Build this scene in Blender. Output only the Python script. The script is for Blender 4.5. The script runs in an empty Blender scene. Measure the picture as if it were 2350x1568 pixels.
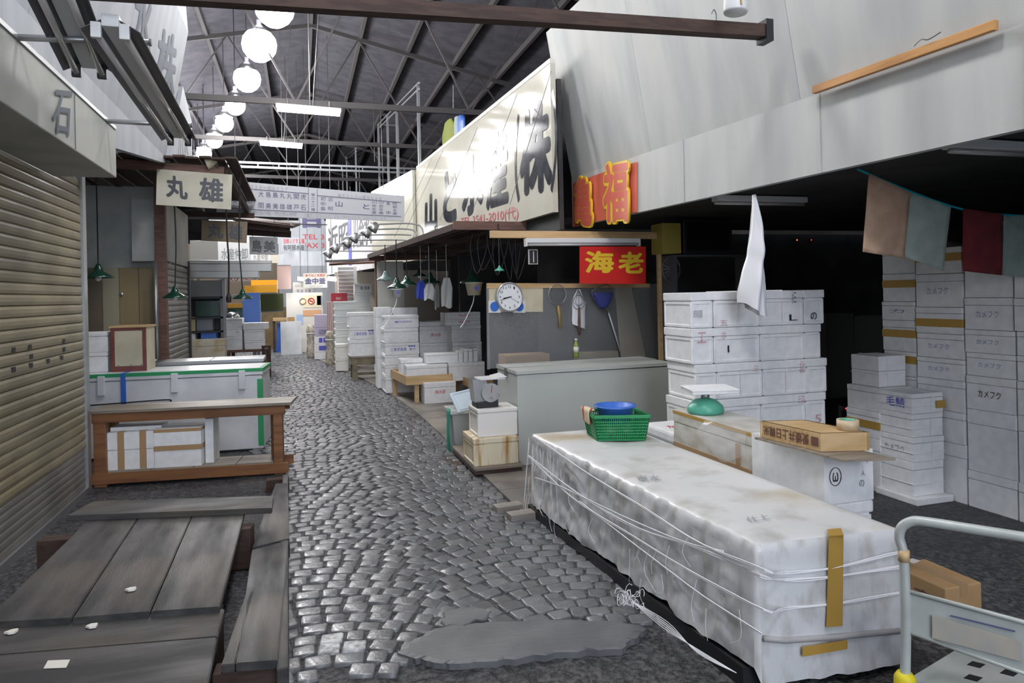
import bpy, bmesh, math, random
from mathutils import Vector, Matrix, noise
random.seed(7)
R = math.radians
# ---------------------------------------------------------------- camera
F_PX, W_PX, H_PX = 1600.0, 2350.0, 1568.0
ROLL, YAW, CAM_Z, HORIZON = R(1.25), R(16.9), 1.6, 676.0
fw = Vector((math.sin(YAW), math.cos(YAW), 0)); rt = Vector((math.cos(YAW), -math.sin(YAW), 0)); up = Vector((0, 0, 1))
c_right = math.cos(ROLL) * rt - math.sin(ROLL) * up
c_up = math.sin(ROLL) * rt + math.cos(ROLL) * up
CAM = Vector((0, 0, CAM_Z))
cam_data = bpy.data.cameras.new('camera'); cam = bpy.data.objects.new('camera', cam_data)
bpy.context.scene.collection.objects.link(cam)
m3 = Matrix((c_right, c_up, -fw)).transposed()
cam.matrix_world = Matrix.Translation(CAM) @ m3.to_4x4()
cam_data.sensor_width = 36; cam_data.lens = F_PX / W_PX * 36
cam_data.shift_y = (HORIZON - H_PX / 2) / W_PX
cam_data.clip_start = 0.05; cam_data.clip_end = 200
scene = bpy.context.scene; scene.camera = cam
# ---------------------------------------------------------------- light and exposure
scene.view_settings.view_transform = 'Standard'; scene.view_settings.look = 'None'
scene.view_settings.gamma = 1; scene.view_settings.use_curve_mapping = False
scene.view_settings.exposure = 0.2
world = bpy.data.worlds.new('hall_surroundings'); scene.world = world; world.use_nodes = True
wb = world.node_tree.nodes['Background']; wb.inputs[0].default_value = (0.70, 0.78, 0.95, 1); wb.inputs[1].default_value = 3.6
LAMP_W = 100.0      # each high-bay lamp of the row over the lane
LAMP_TINT = (1.0, 0.985, 0.96)
# ---------------------------------------------------------------- helpers
def ray(px, py): return fw + (px - W_PX / 2) / F_PX * c_right - (py - HORIZON) / F_PX * c_up
def AZ(px, py, z=0.0): d = ray(px, py); return CAM + d * ((z - CAM_Z) / d.z)
def AX(px, py, x): d = ray(px, py); return CAM + d * (x / d.x)
def AY(px, py, y): d = ray(px, py); return CAM + d * (y / d.y)
def AP(px, py, a, b):                 # on the vertical plane through a and b
    n = Vector((b[1] - a[1], a[0] - b[0], 0)); d = ray(px, py)
    return CAM + d * ((Vector((a[0], a[1], 0)) - Vector((0, 0, 0))).dot(n) / d.dot(n))
COL = scene.collection
MATS = {}
def mat(name, c, rough=0.6, metal=0.0, c2=None, scale=6, stretch=(1, 1, 1), bump=0.0, bscale=60, lo=0.4, hi=0.62, bstretch=None, emit=0, alpha=1, trans=0, sheen=0, detail=5, rvar=0, c3=None, scale3=3, lo3=.6, hi3=.75, coat=0, spec=.5):
    m = bpy.data.materials.new(name); m.use_nodes = True; nt = m.node_tree; N = nt.nodes; L = nt.links
    b = N['Principled BSDF']; b.inputs['Base Color'].default_value = (*c, 1); b.inputs['Roughness'].default_value = rough; b.inputs['Metallic'].default_value = metal
    b.inputs['Specular IOR Level'].default_value = spec
    if coat: b.inputs['Coat Weight'].default_value = coat; b.inputs['Coat Roughness'].default_value = .08
    tc = N.new('ShaderNodeTexCoord')
    def nz(sc, st):
        mp = N.new('ShaderNodeMapping'); mp.inputs['Scale'].default_value = st; L.new(tc.outputs['Object'], mp.inputs[0])
        n = N.new('ShaderNodeTexNoise'); n.inputs['Scale'].default_value = sc; n.inputs['Detail'].default_value = detail; L.new(mp.outputs[0], n.inputs['Vector']); return n
    def ramp(n, l, h):
        r = N.new('ShaderNodeMapRange'); r.inputs['From Min'].default_value = l; r.inputs['From Max'].default_value = h; L.new(n.outputs['Fac'], r.inputs['Value']); return r
    if c2:
        n = nz(scale, stretch); r = ramp(n, lo, hi)
        mx = N.new('ShaderNodeMix'); mx.data_type = 'RGBA'; mx.inputs[6].default_value = (*c, 1); mx.inputs[7].default_value = (*c2, 1)
        L.new(r.outputs[0], mx.inputs[0]); out = mx.outputs[2]
        if c3:
            n3 = nz(scale3, (1, 1, 1)); r3 = ramp(n3, lo3, hi3)
            mx3 = N.new('ShaderNodeMix'); mx3.data_type = 'RGBA'; mx3.inputs[7].default_value = (*c3, 1); L.new(out, mx3.inputs[6]); L.new(r3.outputs[0], mx3.inputs[0]); out = mx3.outputs[2]
        L.new(out, b.inputs['Base Color'])
        if rvar:
            rr = N.new('ShaderNodeMapRange'); rr.inputs['To Min'].default_value = rough; rr.inputs['To Max'].default_value = rough + rvar; L.new(r.outputs[0], rr.inputs['Value']); L.new(rr.outputs[0], b.inputs['Roughness'])
    if bump:
        n2 = nz(bscale, bstretch or (1, 1, 1)); bp = N.new('ShaderNodeBump'); bp.inputs['Strength'].default_value = bump; bp.inputs['Distance'].default_value = 0.03 if name == 'wet_asphalt' else 0.01
        L.new(n2.outputs['Fac'], bp.inputs['Height']); L.new(bp.outputs[0], b.inputs['Normal'])
    if emit: b.inputs['Emission Color'].default_value = (*c, 1); b.inputs['Emission Strength'].default_value = emit
    if trans: b.inputs['Transmission Weight'].default_value = trans; b.inputs['IOR'].default_value = 1.2
    if alpha < 1: b.inputs['Alpha'].default_value = alpha
    MATS[name] = m; return m
# ---- mesh building
def nb(): return bmesh.new()
def hexa(bm, p):                      # p: 4 bottom + 4 top, counter-clockwise from above
    v = [bm.verts.new(q) for q in p]
    for f in ((3, 2, 1, 0), (4, 5, 6, 7), (0, 1, 5, 4), (1, 2, 6, 5), (2, 3, 7, 6), (3, 0, 4, 7)): bm.faces.new([v[i] for i in f])
    return v
def box(bm, x0, x1, y0, y1, z0, z1, bev=0.0):
    t = bmesh.new() if bev else bm
    hexa(t, [(x0, y0, z0), (x1, y0, z0), (x1, y1, z0), (x0, y1, z0), (x0, y0, z1), (x1, y0, z1), (x1, y1, z1), (x0, y1, z1)])
    if bev:
        bmesh.ops.bevel(t, geom=t.edges[:], offset=bev, segments=2, affect='EDGES', profile=0.6); merge(bm, t)
    return bm
def merge(bm, t, mtx=None):
    if mtx: bmesh.ops.transform(t, matrix=mtx, verts=t.verts[:])
    me = bpy.data.meshes.new('tmp'); t.to_mesh(me); t.free(); bm.from_mesh(me); bpy.data.meshes.remove(me)
def rbox(bm, c, s, rz=0, bev=0.0, rx=0, ry=0):
    t = bmesh.new(); box(t, -s[0] / 2, s[0] / 2, -s[1] / 2, s[1] / 2, -s[2] / 2, s[2] / 2, bev)
    merge(bm, t, Matrix.Translation(c) @ Matrix.Rotation(rz, 4, 'Z') @ Matrix.Rotation(rx, 4, 'X') @ Matrix.Rotation(ry, 4, 'Y')); return bm
def bar(bm, a, b, w, h, upv=(0, 0, 1), bev=0.0):   # square bar from a to b
    a = Vector(a); b = Vector(b); d = (b - a); l = d.length; d.normalize(); s = d.cross(Vector(upv))
    if s.length < 1e-4: s = d.cross(Vector((1, 0, 0)))
    s.normalize(); u = s.cross(d).normalized()
    t = bmesh.new(); box(t, -w / 2, w / 2, 0, l, -h / 2, h / 2, bev)
    merge(bm, t, Matrix.Translation(a) @ Matrix((s, d, u)).transposed().to_4x4()); return bm
def tube(bm, pts, r, n=8, caps=True):
    pts = [Vector(p) for p in pts]; rings = []; ref = None
    for i, p in enumerate(pts):
        d = (pts[min(i + 1, len(pts) - 1)] - pts[max(i - 1, 0)]).normalized()
        if ref is None: ref = d.orthogonal().normalized()
        ref = (ref - d * ref.dot(d)); ref = ref.normalized() if ref.length > 1e-5 else d.orthogonal().normalized()
        s = d.cross(ref); rr = r[i] if isinstance(r, (list, tuple)) else r
        rings.append([bm.verts.new(p + (ref * math.cos(2 * math.pi * k / n) + s * math.sin(2 * math.pi * k / n)) * rr) for k in range(n)])
    for a, b in zip(rings, rings[1:]):
        for k in range(n): bm.faces.new((a[k], a[(k + 1) % n], b[(k + 1) % n], b[k]))
    if caps: bm.faces.new(rings[0][::-1]); bm.faces.new(rings[-1])
    return bm
def curve(pts, k=6):                  # smooth polyline through points
    pts = [Vector(p) for p in pts]; out = []
    for i in range(len(pts) - 1):
        p0 = pts[max(i - 1, 0)]; p1 = pts[i]; p2 = pts[i + 1]; p3 = pts[min(i + 2, len(pts) - 1)]
        for j in range(k):
            t = j / k; out.append(0.5 * ((2 * p1) + (p2 - p0) * t + (2 * p0 - 5 * p1 + 4 * p2 - p3) * t * t + (3 * p1 - p0 - 3 * p2 + p3) * t ** 3))
    return out + [pts[-1]]
def lathe(bm, prof, c, n=20, mtx=None, cap=True):
    t = bmesh.new(); rings = [[t.verts.new((r * math.cos(2 * math.pi * k / n), r * math.sin(2 * math.pi * k / n), z)) for k in range(n)] for r, z in prof]
    for a, b in zip(rings, rings[1:]):
        for k in range(n): t.faces.new((a[k], a[(k + 1) % n], b[(k + 1) % n], b[k]))
    cap = cap and prof[0] != prof[-1]
    if cap and prof[0][0] > 1e-4: t.faces.new(rings[0][::-1])
    if cap and prof[-1][0] > 1e-4: t.faces.new(rings[-1])
    bmesh.ops.remove_doubles(t, verts=t.verts[:], dist=1e-5)
    merge(bm, t, Matrix.Translation(c) @ (mtx or Matrix())); return bm
def slab(bm, quad, thick):            # quad of points, extruded along its normal by -thick
    q = [Vector(p) for p in quad]; n = (q[1] - q[0]).cross(q[3] - q[0]).normalized(); o = [p - n * thick for p in q]
    v = [bm.verts.new(p) for p in q + o]
    for f in ((0, 1, 2, 3), (7, 6, 5, 4), (0, 4, 5, 1), (1, 5, 6, 2), (2, 6, 7, 3), (3, 7, 4, 0)): bm.faces.new([v[i] for i in f])
    return bm
def root_inv(p):
    m = Matrix()
    while p is not None:
        m = (Matrix.Translation(p.location) @ p.rotation_euler.to_matrix().to_4x4()) @ m; p = p.parent
    return m.inverted()
def obj(name, bm, m, parent=None, smooth=False, local=False):
    me = bpy.data.meshes.new(name)
    bmesh.ops.recalc_face_normals(bm, faces=bm.faces[:])
    if parent is not None and not local: bmesh.ops.transform(bm, matrix=root_inv(parent), verts=bm.verts[:])
    off = None
    if parent is None and bm.verts:
        xs = [v.co.x for v in bm.verts]; ys = [v.co.y for v in bm.verts]; off = Vector(((min(xs) + max(xs)) / 2, (min(ys) + max(ys)) / 2, min(v.co.z for v in bm.verts)))
        bmesh.ops.translate(bm, vec=-off, verts=bm.verts[:])
    bm.to_mesh(me); bm.free()
    for mm in (m if isinstance(m, (list, tuple)) else [m]): me.materials.append(mm)
    if smooth:
        for p in me.polygons: p.use_smooth = True
    o = bpy.data.objects.new(name, me); COL.objects.link(o)
    if parent is not None: o.parent = parent
    elif off is not None: o.location = off
    return o
def tag(o, label, cat, group=None):
    o['label'] = label; o['category'] = cat
    if group: o['group'] = group
    return o
def solo(name, bm, m, label, cat, group=None, smooth=False): return tag(obj(name, bm, m, None, smooth), label, cat, group)
def struct(name, bm, m, smooth=False):
    o = obj(name, bm, m, None, smooth); o['kind'] = 'structure'; return o
def thing(name, label, cat, loc=(0, 0, 0), rz=0.0, group=None):
    o = bpy.data.objects.new(name, None); COL.objects.link(o); o.location = loc; o.rotation_euler = (0, 0, rz); o.empty_display_size = .1
    return tag(o, label, cat, group)
# ---- lettering: a text fitted into a quad bl, br, tr, tl
def letter_mesh(s, bold=0.0, extrude=0.0):
    cu = bpy.data.curves.new('lettering', 'FONT'); cu.body = s; cu.size = 1; cu.offset = bold; cu.extrude = extrude; cu.resolution_u = 3
    cu.space_line = 1.0
    o = bpy.data.objects.new('lettering', cu); COL.objects.link(o)
    dg = bpy.context.evaluated_depsgraph_get(); me = bpy.data.meshes.new_from_object(o.evaluated_get(dg)); bpy.data.objects.remove(o); bpy.data.curves.remove(cu)
    return me
def letters(s, quad, m, parent, bold=0.01, off=0.003, name='lettering', thick=0.0, pad=0.0, label=None, warp=0, keep=False):
    me = letter_mesh(s, 0.0, 0.5 if thick else 0.0); q = [Vector(p) for p in quad]
    n = (q[1] - q[0]).cross(q[3] - q[0]).normalized()
    xs = [v.co.x for v in me.vertices]; ys = [v.co.y for v in me.vertices]
    x0, x1, y0, y1 = min(xs), max(xs), min(ys), max(ys)
    bm = nb(); bm.from_mesh(me)
    if bold > .006:
        nn = 8 if bold < .05 else 14
        for k in range(nn):
            i0 = len(bm.verts); bm.from_mesh(me); bm.verts.ensure_lookup_table(); dx, dy = bold * math.cos(k * 6.2832 / nn), bold * math.sin(k * 6.2832 / nn)
            for v in bm.verts[i0:]: v.co.x += dx; v.co.y += dy; v.co.z -= .0004 * (k + 1) / max(thick, .01) * .1 if thick else .01 * (k + 1)
        x0 -= bold; x1 += bold; y0 -= bold; y1 += bold
    bpy.data.meshes.remove(me)
    for v in bm.verts:
        a = (v.co.x - x0) / (x1 - x0); b = (v.co.y - y0) / (y1 - y0)
        a = -pad + a * (1 + 2 * pad); b = -pad + b * (1 + 2 * pad)
        if warp: a += warp * noise.noise((a * 5, b * 5, 3)); b += warp * noise.noise((a * 5, b * 5, 9))
        p = q[0].lerp(q[1], a).lerp(q[3].lerp(q[2], a), b) + n * (off + (v.co.z * 2 * thick if thick else v.co.z * .012))
        v.co = p
    inv = root_inv(parent) if parent is not None else Matrix()
    bmesh.ops.transform(bm, matrix=inv, verts=bm.verts[:])
    me = bpy.data.meshes.new(name); bm.to_mesh(me); bm.free(); me.materials.append(m)
    o = bpy.data.objects.new(name, me); COL.objects.link(o); o.parent = parent
    if label: o['label'] = label
    return o
def pq(x0, y0, x1, y1, fn, sl=0.0):   # quad of four rays: left, top, right, bottom; sl = slope of its lines
    dx = (x1 - x0) * sl
    return [fn(x0, y1), fn(x1, y1 + dx), fn(x1, y0 + dx), fn(x0, y0)]
# ---------------------------------------------------------------- materials
FOAM = mat('expanded_foam', (.85, .86, .87), .55, c2=(.78, .79, .80), scale=14, bump=.12, bscale=160)
FOAM_OLD = mat('dirty_foam', (.74, .73, .69), .6, c2=(.50, .44, .34), scale=4, lo=.5, hi=.75, bump=.15, bscale=120)
RUSTY = mat('rust_stained_foam', (.74, .66, .48), .55, c2=(.42, .22, .06), scale=3.2, stretch=(5, 5, .5), lo=.50, hi=.70, bump=.1, bscale=90)
TAPE = mat('brown_packing_tape', (.42, .27, .14), .35)
TAPE_D = mat('amber_packing_tape', (.46, .28, .06), .35)
TAPE_G = mat('green_tape', (.03, .34, .13), .4)
STRING = mat('white_plastic_twine', (.85, .85, .88), .4)
PANEL = mat('painted_panel', (.52, .53, .515), .6, c2=(.42, .44, .44), scale=1.3, stretch=(3, 3, .5), lo=.42, hi=.72, bump=.05, bscale=30, spec=.25)
PANEL_W = mat('white_painted_panel', (.46, .485, .52), .75, c2=(.40, .425, .46), scale=1.6, stretch=(3, 3, .6), spec=.15)
PANEL_C = mat('glossy_cream_signboard', (.60, .585, .50), .08, c2=(.56, .545, .46), scale=2, bump=.004, bscale=3, spec=.04)
GREYBOX = mat('grey_fascia_paint', (.45, .46, .43), .6, c2=(.30, .32, .30), scale=2, lo=.45, hi=.7)
SHUT = mat('beige_shutter_paint', (.29, .25, .155), .42, c2=(.22, .19, .115), scale=2, stretch=(1, 1, 3))
SHUT_G = mat('grey_paint_and_lower_shade', (.22, .21, .19), .45, c2=(.16, .15, .14), scale=2)  # narrow shutter's own grey; on the beige shutter, shade put into the colour
STEEL = mat('galvanised_steel', (.45, .46, .47), .35, .8)
STEEL_D = mat('dull_dark_steel', (.16, .16, .17), .45, .6)
TUBE_OFF = mat('unlit_fluorescent_tube', (.55, .53, .52), .12, coat=.6)
FIX_DARK = mat('fixture_reflector', (.10, .10, .11), .3, .2)
WHITE_E = mat('white_enamel', (.72, .73, .73), .35)
BROWN = mat('rust_brown_timber', (.07, .04, .03), .75, c2=(.04, .023, .018), scale=6, stretch=(1, 6, 6))
BROWN2 = mat('reddish_painted_timber', (.17, .085, .06), .6, c2=(.11, .055, .04), scale=6, stretch=(1, 6, 6))
TIMBER = mat('weathered_timber_boards', (.08, .077, .075), .5, c2=(.032, .032, .034), scale=7, stretch=(1.2, .25, 3), lo=.36, hi=.62, bump=.25, bscale=30, bstretch=(9, .35, 3), rvar=.18, c3=(.12, .10, .075), scale3=1.6, lo3=.5, hi3=.75)
TIMBER_X = mat('weathered_timber_cross_boards', (.08, .077, .075), .5, c2=(.032, .032, .034), scale=7, stretch=(.25, 1.2, 3), lo=.36, hi=.62, bump=.25, bscale=30, bstretch=(.35, 9, 3), rvar=.18, c3=(.12, .10, .075), scale3=1.6, lo3=.5, hi3=.75)
TABLEW = mat('worn_table_top', (.30, .26, .21), .5, c2=(.19, .16, .13), scale=5, stretch=(.3, 4, 4), bump=.15, bscale=30, bstretch=(.4, 8, 8))
ORANGEW = mat('varnished_orange_timber', (.26, .115, .045), .5, c2=(.17, .07, .03), scale=5, stretch=(.4, 4, 4))
PINE = mat('pine_timber', (.60, .42, .22), .5, c2=(.50, .33, .15), scale=4, stretch=(.5, 5, 5))
PINE_O = mat('orange_pine_batten', (.55, .28, .09), .5, c2=(.44, .20, .06), scale=5, stretch=(5, .5, 5))
FRZ = mat('grey_green_chest_paint', (.50, .53, .50), .42, c2=(.46, .49, .46), scale=1.5, bump=.03, bscale=8)
FRZ_W = mat('white_chest_paint', (.74, .76, .78), .4, c2=(.62, .64, .66), scale=3)
BLACK = mat('black_paint', (.015, .015, .018), .5)
INK = mat('black_brush_ink', (.07, .075, .085), .35)
INK_F = mat('faded_blue_grey_ink', (.12, .145, .175), .7)
INK_FF = mat('washed_out_ink', (.30, .32, .33), .7)
NAVY = mat('navy_lettering', (.09, .09, .20), .5)
BLUE_INK = mat('blue_print', (.10, .11, .50), .5)
RED_INK = mat('red_print', (.55, .04, .05), .5)
BROWN_INK = mat('brown_print', (.16, .07, .05), .6)
GREEN_E = mat('dark_green_enamel', (.008, .045, .028), .25, coat=.4)
CORD = mat('black_cord', (.02, .02, .02), .6)
RED_S = mat('red_signboard', (.62, .02, .015), .4)
YEL_S = mat('yellow_lettering', (.80, .53, .03), .45)
SALMON = mat('salmon_red_board', (.68, .14, .09), .5)
BLUE_P = mat('blue_plastic', (.05, .17, .60), .35)
BLUE_B = mat('blue_insulation_board', (.12, .26, .75), .5)
GREEN_P = mat('green_plastic', (.01, .26, .08), .35)
MINT = mat('mint_green_enamel', (.10, .42, .30), .35)
CARD = mat('cardboard', (.46, .29, .14), .75, c2=(.40, .25, .11), scale=5)
PAPER = mat('paper', (.74, .72, .66), .7)
CREAM = mat('cream_board', (.62, .57, .42), .55, c2=(.54, .48, .34), scale=4)
ASPH = mat('wet_asphalt', (.025, .026, .03), .5, c2=(.115, .115, .12), scale=38, lo=.42, hi=.66, bump=1.0, bscale=48, rvar=.2)
LANEBED = mat('dark_joint_grit', (.02, .02, .022), .7, bump=.5, bscale=80)
STONES = [mat('granite_setts' + n, tuple(f * v for v in (.165, .168, .175)), .27, c2=tuple(f * v for v in (.12, .123, .13)), scale=9, lo=.35, hi=.65, bump=.22, bscale=60, rvar=.14, coat=.14) for n, f in (('', 1.0), ('_dark', .8), ('_light', 1.22))]
CONC = mat('concrete_patch', (.15, .155, .16), .5, c2=(.11, .115, .12), scale=5, bump=.4, bscale=18, bstretch=(.5, 5, 1))
SLABC = mat('worn_concrete_walkway', (.30, .27, .23), .5, c2=(.15, .14, .13), scale=2.2, lo=.38, hi=.62, bump=.2, bscale=30, rvar=.2)
ROOF = mat('dark_roof_sheets', (.09, .087, .105), .85, c2=(.06, .06, .075), scale=3)
TRUSS = mat('grey_brown_truss_steel', (.085, .08, .08), .8)
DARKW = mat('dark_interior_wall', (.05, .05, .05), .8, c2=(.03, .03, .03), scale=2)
GLOW = mat('lamp_glow', (1, .97, 1), emit=26)
GLOW_T = mat('lit_fluorescent_tube', (1, .98, 1), emit=9)
# ================================================================ THE SETTING
def lane_c(y):                        # the lane bends to the left in the distance
    if y < 8: return 0.0
    if y < 15.5: return -0.0115 * (y - 8) ** 2
    return -0.647 - 0.135 * (y - 15.5)
def xr(y): return 1.49 + lane_c(y)
bm = nb(); box(bm, -14, 16, -8, 46, -0.2, 0.0); struct('floor', bm, ASPH)
bm = nb(); ys = [2.9 + i * .5 for i in range(54)]
for y0, y1 in zip(ys, ys[1:]):
    bm.faces.new([bm.verts.new(p) for p in ((-.55 + lane_c(y0), y0, .013 if y0 > 3 else .001), (1.8 + lane_c(y0), y0, .013 if y0 > 3 else .001), (1.8 + lane_c(y1), y1, .013), (-.55 + lane_c(y1), y1, .013))])
lane = struct('lane_bed', bm, ASPH)
def in_patch(x, y):
    return ((x - 1.02) / .62) ** 2 + ((y - 2.83 - .1 * (x - 1)) / .2) ** 2 < 1 or ((x - .71) / .17) ** 2 + ((y - 3.2) / .13) ** 2 < 1
W1 = AZ(765, 1450, .02); W2 = AZ(785, 1487, .02)
V, Fc, MI = [], [], []
for side, uc in ((0, -.02), (1, 1.22)):
    for k in range(245):
        y0 = 2.55 + k * .1025 + (.05 if side else 0)
        u = -.64 + random.uniform(0, .05)
        while u < .62:
            wd = random.uniform(.088, .135); um = u + wd / 2; u += wd + .004
            t = um / .62; yy = y0 + .21 * (1 - t * t); ang = math.atan2(-2 * .21 * t / .62, 1) * .92
            xx = uc + um + lane_c(yy)
            if um + uc < -.5 or um + uc > 1.78 or yy > 27: continue
            edge = 2.98 + .16 * noise.noise((xx * 2.3, 5, 1)) - .12 * max(0, xx - .9)
            if xx < -.17 and yy < 7.6: continue
            if xx < .75: edge += .02
            if yy < edge or in_patch(xx, yy): continue
            if yy < 3.45 and random.random() < .10 and xx < .9: continue
            a = (wd / 2 - .002) * random.uniform(.93, 1); b = .0485 * random.uniform(.93, 1)
            ang += random.uniform(-.06, .06); zt = .022 + random.uniform(-.005, .005); tx, ty = random.uniform(-.05, .05), random.uniform(-.05, .05)
            ca, sa = math.cos(ang), math.sin(ang); i0 = len(V)
            for (fa, z) in ((1.0, -.012), (.98, zt - .006), (.93, zt - .0015), (.84, zt)):
                for sx, sy in ((-1, -.78), (-.88, -1), (.88, -1), (1, -.78), (1, .78), (.88, 1), (-.88, 1), (-1, .78)):
                    lx, ly = sx * a - math.copysign((1 - fa) * .05, sx), sy * b - math.copysign((1 - fa) * .05, sy)
                    if z > 0: lx += random.uniform(-.0025, .0025); ly += random.uniform(-.0025, .0025)
                    V.append((xx + lx * ca - ly * sa, yy + lx * sa + ly * ca, z + (tx * lx + ty * ly if z > 0 else 0)))
            for r0 in (0, 8, 16):
                for j in range(8): Fc.append((i0 + r0 + j, i0 + r0 + (j + 1) % 8, i0 + r0 + 8 + (j + 1) % 8, i0 + r0 + 8 + j))
            Fc.append(tuple(range(i0 + 24, i0 + 32)))
            white = (Vector((xx, yy, 0)) - Vector((W1.x, W1.y, 0))).length < .06 or (Vector((xx, yy, 0)) - Vector((W2.x, W2.y, 0))).length < .06
            MI += [3 if white else random.choice((0, 0, 0, 1, 1, 2))] * 25
me = bpy.data.meshes.new('cobbles'); me.from_pydata(V, [], Fc); [me.materials.append(s) for s in STONES]
me.materials.append(mat('white_paint_on_stone', (.62, .63, .63), .5, c2=(.25, .25, .26), scale=30))
for p, i in zip(me.polygons, MI): p.material_index = i; p.use_smooth = True
co = bpy.data.objects.new('cobbled_lane', me); COL.objects.link(co); co['kind'] = 'structure'
def outline_slab(bm, pts, z, th, wob=.012):
    P = []
    for a, b in zip(pts, pts[1:] + pts[:1]):
        for j in range(7):
            q = Vector(a).lerp(Vector(b), j / 7); P.append(Vector((q.x + wob * noise.noise((q.x * 25, q.y * 25, 0)) * 2, q.y + wob * noise.noise((q.x * 25, q.y * 25, 7)) * 2, z)))
    lo = [bm.verts.new((p.x, p.y, z - th)) for p in P]; c = sum(P, Vector()) / len(P); hi = [bm.verts.new(p) for p in P]; inn = [bm.verts.new(c + (p - c) * .93 + Vector((0, 0, .006))) for p in P]; n = len(P)
    for i in range(n):
        j = (i + 1) % n; bm.faces.new((lo[i], lo[j], hi[j], hi[i])); bm.faces.new((hi[i], hi[j], inn[j], inn[i]))
    bm.faces.new(inn)
bm = nb(); outline_slab(bm, [AZ(*p, .02) for p in ((905, 1497), (955, 1468), (1005, 1447), (1120, 1432), (1300, 1427), (1420, 1432), (1482, 1444), (1465, 1465), (1420, 1492), (1250, 1507), (1090, 1527), (1010, 1527), (935, 1512))], .028, .03)
solo('concrete_patch', bm, CONC, 'long smooth grey concrete repair patch where the cobbles end in the foreground', 'paving patch')
bm = nb(); outline_slab(bm, [AZ(*p, .02) for p in ((1015, 1427), (1020, 1407), (1080, 1394), (1130, 1406), (1118, 1420), (1062, 1440), (1025, 1442))], .024, .03)
solo('concrete_patch', bm, CONC, 'small round concrete repair patch among the cobbles behind the long one', 'paving patch')
c = AZ(890, 1181, .02); bm = nb(); lathe(bm, [(.075, 0), (.075, .022), (.06, .026), (0, .027)], (c.x, c.y, .008), 20)
solo('valve_cover', bm, STEEL_D, 'small round iron valve cover set into the cobbles', 'cover')
# raised walkway along the right of the lane
bm = nb(); y = 4.75; k = 0
while y < 23:
    y1 = y + .62
    hexa(bm, [(xr(y) , y, -.02), (xr(y) + 1.5, y, -.02), (xr(y1) + 1.5, y1 - .008, -.02), (xr(y1), y1 - .008, -.02), (xr(y), y, .04), (xr(y) + 1.5, y, .04), (xr(y1) + 1.5, y1 - .008, .04), (xr(y1), y1 - .008, .04)]); y = y1
struct('walkway', bm, SLABC)
for i, (px, py) in enumerate(((1150, 1165), (1182, 1183))):
    p = AZ(px, py, .05); bm = nb(); rbox(bm, (p.x + .05, p.y, .035), (.2, .1, .07), R(4), .006)
    solo('paving_brick', bm, SLABC, ['grey paving brick against the walkway edge, the farther of two', 'grey paving brick next to the corner of the sheeted pallet'][i], 'brick', 'loose paving bricks')
# roof and hall
bm = nb()
for x0, z0, x1, z1 in ((-9, 6.6, .4, 8.6), (.4, 8.6, 9.8, 6.6)):
    hexa(bm, [(x0, -7, z0), (x1, -7, z1), (x1, 46, z1), (x0, 46, z0), (x0, -7, z0 + .1), (x1, -7, z1 + .1), (x1, 46, z1 + .1), (x0, 46, z0 + .1)])
struct('ceiling', bm, ROOF)
bm = nb()
for x in [-8 + i * 1.2 for i in range(15)]:
    zz = 8.55 - abs(x - .4) * .2128; box(bm, x - .04, x + .04, -7, 46, zz - .14, zz - .0)
struct('roof_purlins', bm, TRUSS)
def truss(y, z, yaw=0):
    bm = nb(); hw = 6.5
    def pt(x, zz): return (x * math.cos(yaw) , y + x * math.sin(yaw), zz)
    bar(bm, pt(-hw, z), pt(hw, z), .07, .1)
    top = lambda x: 8.4 - abs(x - .4) * .2128
    bar(bm, pt(-hw, top(-hw)), pt(.4, top(.4)), .07, .1); bar(bm, pt(.4, top(.4)), pt(hw, top(hw)), .07, .1)
    xs = [-6.2 + 1.55 * i for i in range(9)]
    for i in range(len(xs) - 1):
        a = xs[i]; b = xs[i + 1]
        bar(bm, pt(a, z if i % 2 == 0 else top(a)), pt(b, top(b) if i % 2 == 0 else z), .028, .035)
    o = obj('roof_truss', bm, TRUSS); o['kind'] = 'structure'
for y, z, a in ((12.6, 5.0, 0.0), (18, 5.5, .02), (24, 5.6, .05), (30, 5.6, .08), (37, 5.6, .1), (6.9, 5.0, 0)): truss(y, z, a)
bm = nb(); box(bm, -9, 9.8, 45.9, 46.1, 0, 8.75); struct('wall_back', bm, DARKW)
bm = nb(); box(bm, -9, -2.2, -6.9, -6.8, 0, 7.9); struct('light_block_near_left', bm, DARKW)  # unseen wall added to narrow the open end and cut its light
bm = nb(); box(bm, 3.2, 9.7, -6.9, -6.8, 0, 7.9); struct('light_block_near_right', bm, DARKW)  # unseen wall added to keep open-end light off the right stacks
bm = nb(); box(bm, -9.1, -9, -7, 46, 0, 6.7); struct('wall_left', bm, DARKW)
bm = nb(); box(bm, 9.7, 9.8, -7, 46, 0, 6.7); struct('wall_right', bm, DARKW)
# the long dark cross beam low over the lane
a = AY(640, 3, 3.61); b = AY(1752, 74, 3.61); d = (a - b).normalized()
t = thing('cross_beam', 'long dark brown beam crossing high over the lane to the white wall panel', 'beam', b)
bm = nb(); bar(bm, b, b + d * 5.2, .075, .075); obj('beam', bm, BROWN, t)
bm = nb(); rbox(bm, b + Vector((.01, 0, 0)), (.05, .1, .13)); obj('bracket', bm, BLACK, t)
bm = nb(); tube(bm, curve([b + d * .33 + Vector((0, 0, .03)), b + d * .33 + Vector((0, 0, .09)), b + d * .345 + Vector((0, 0, .115)), b + d * .36 + Vector((0, 0, .09))]), .003, 5); obj('hook', bm, STEEL_D, t)
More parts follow.
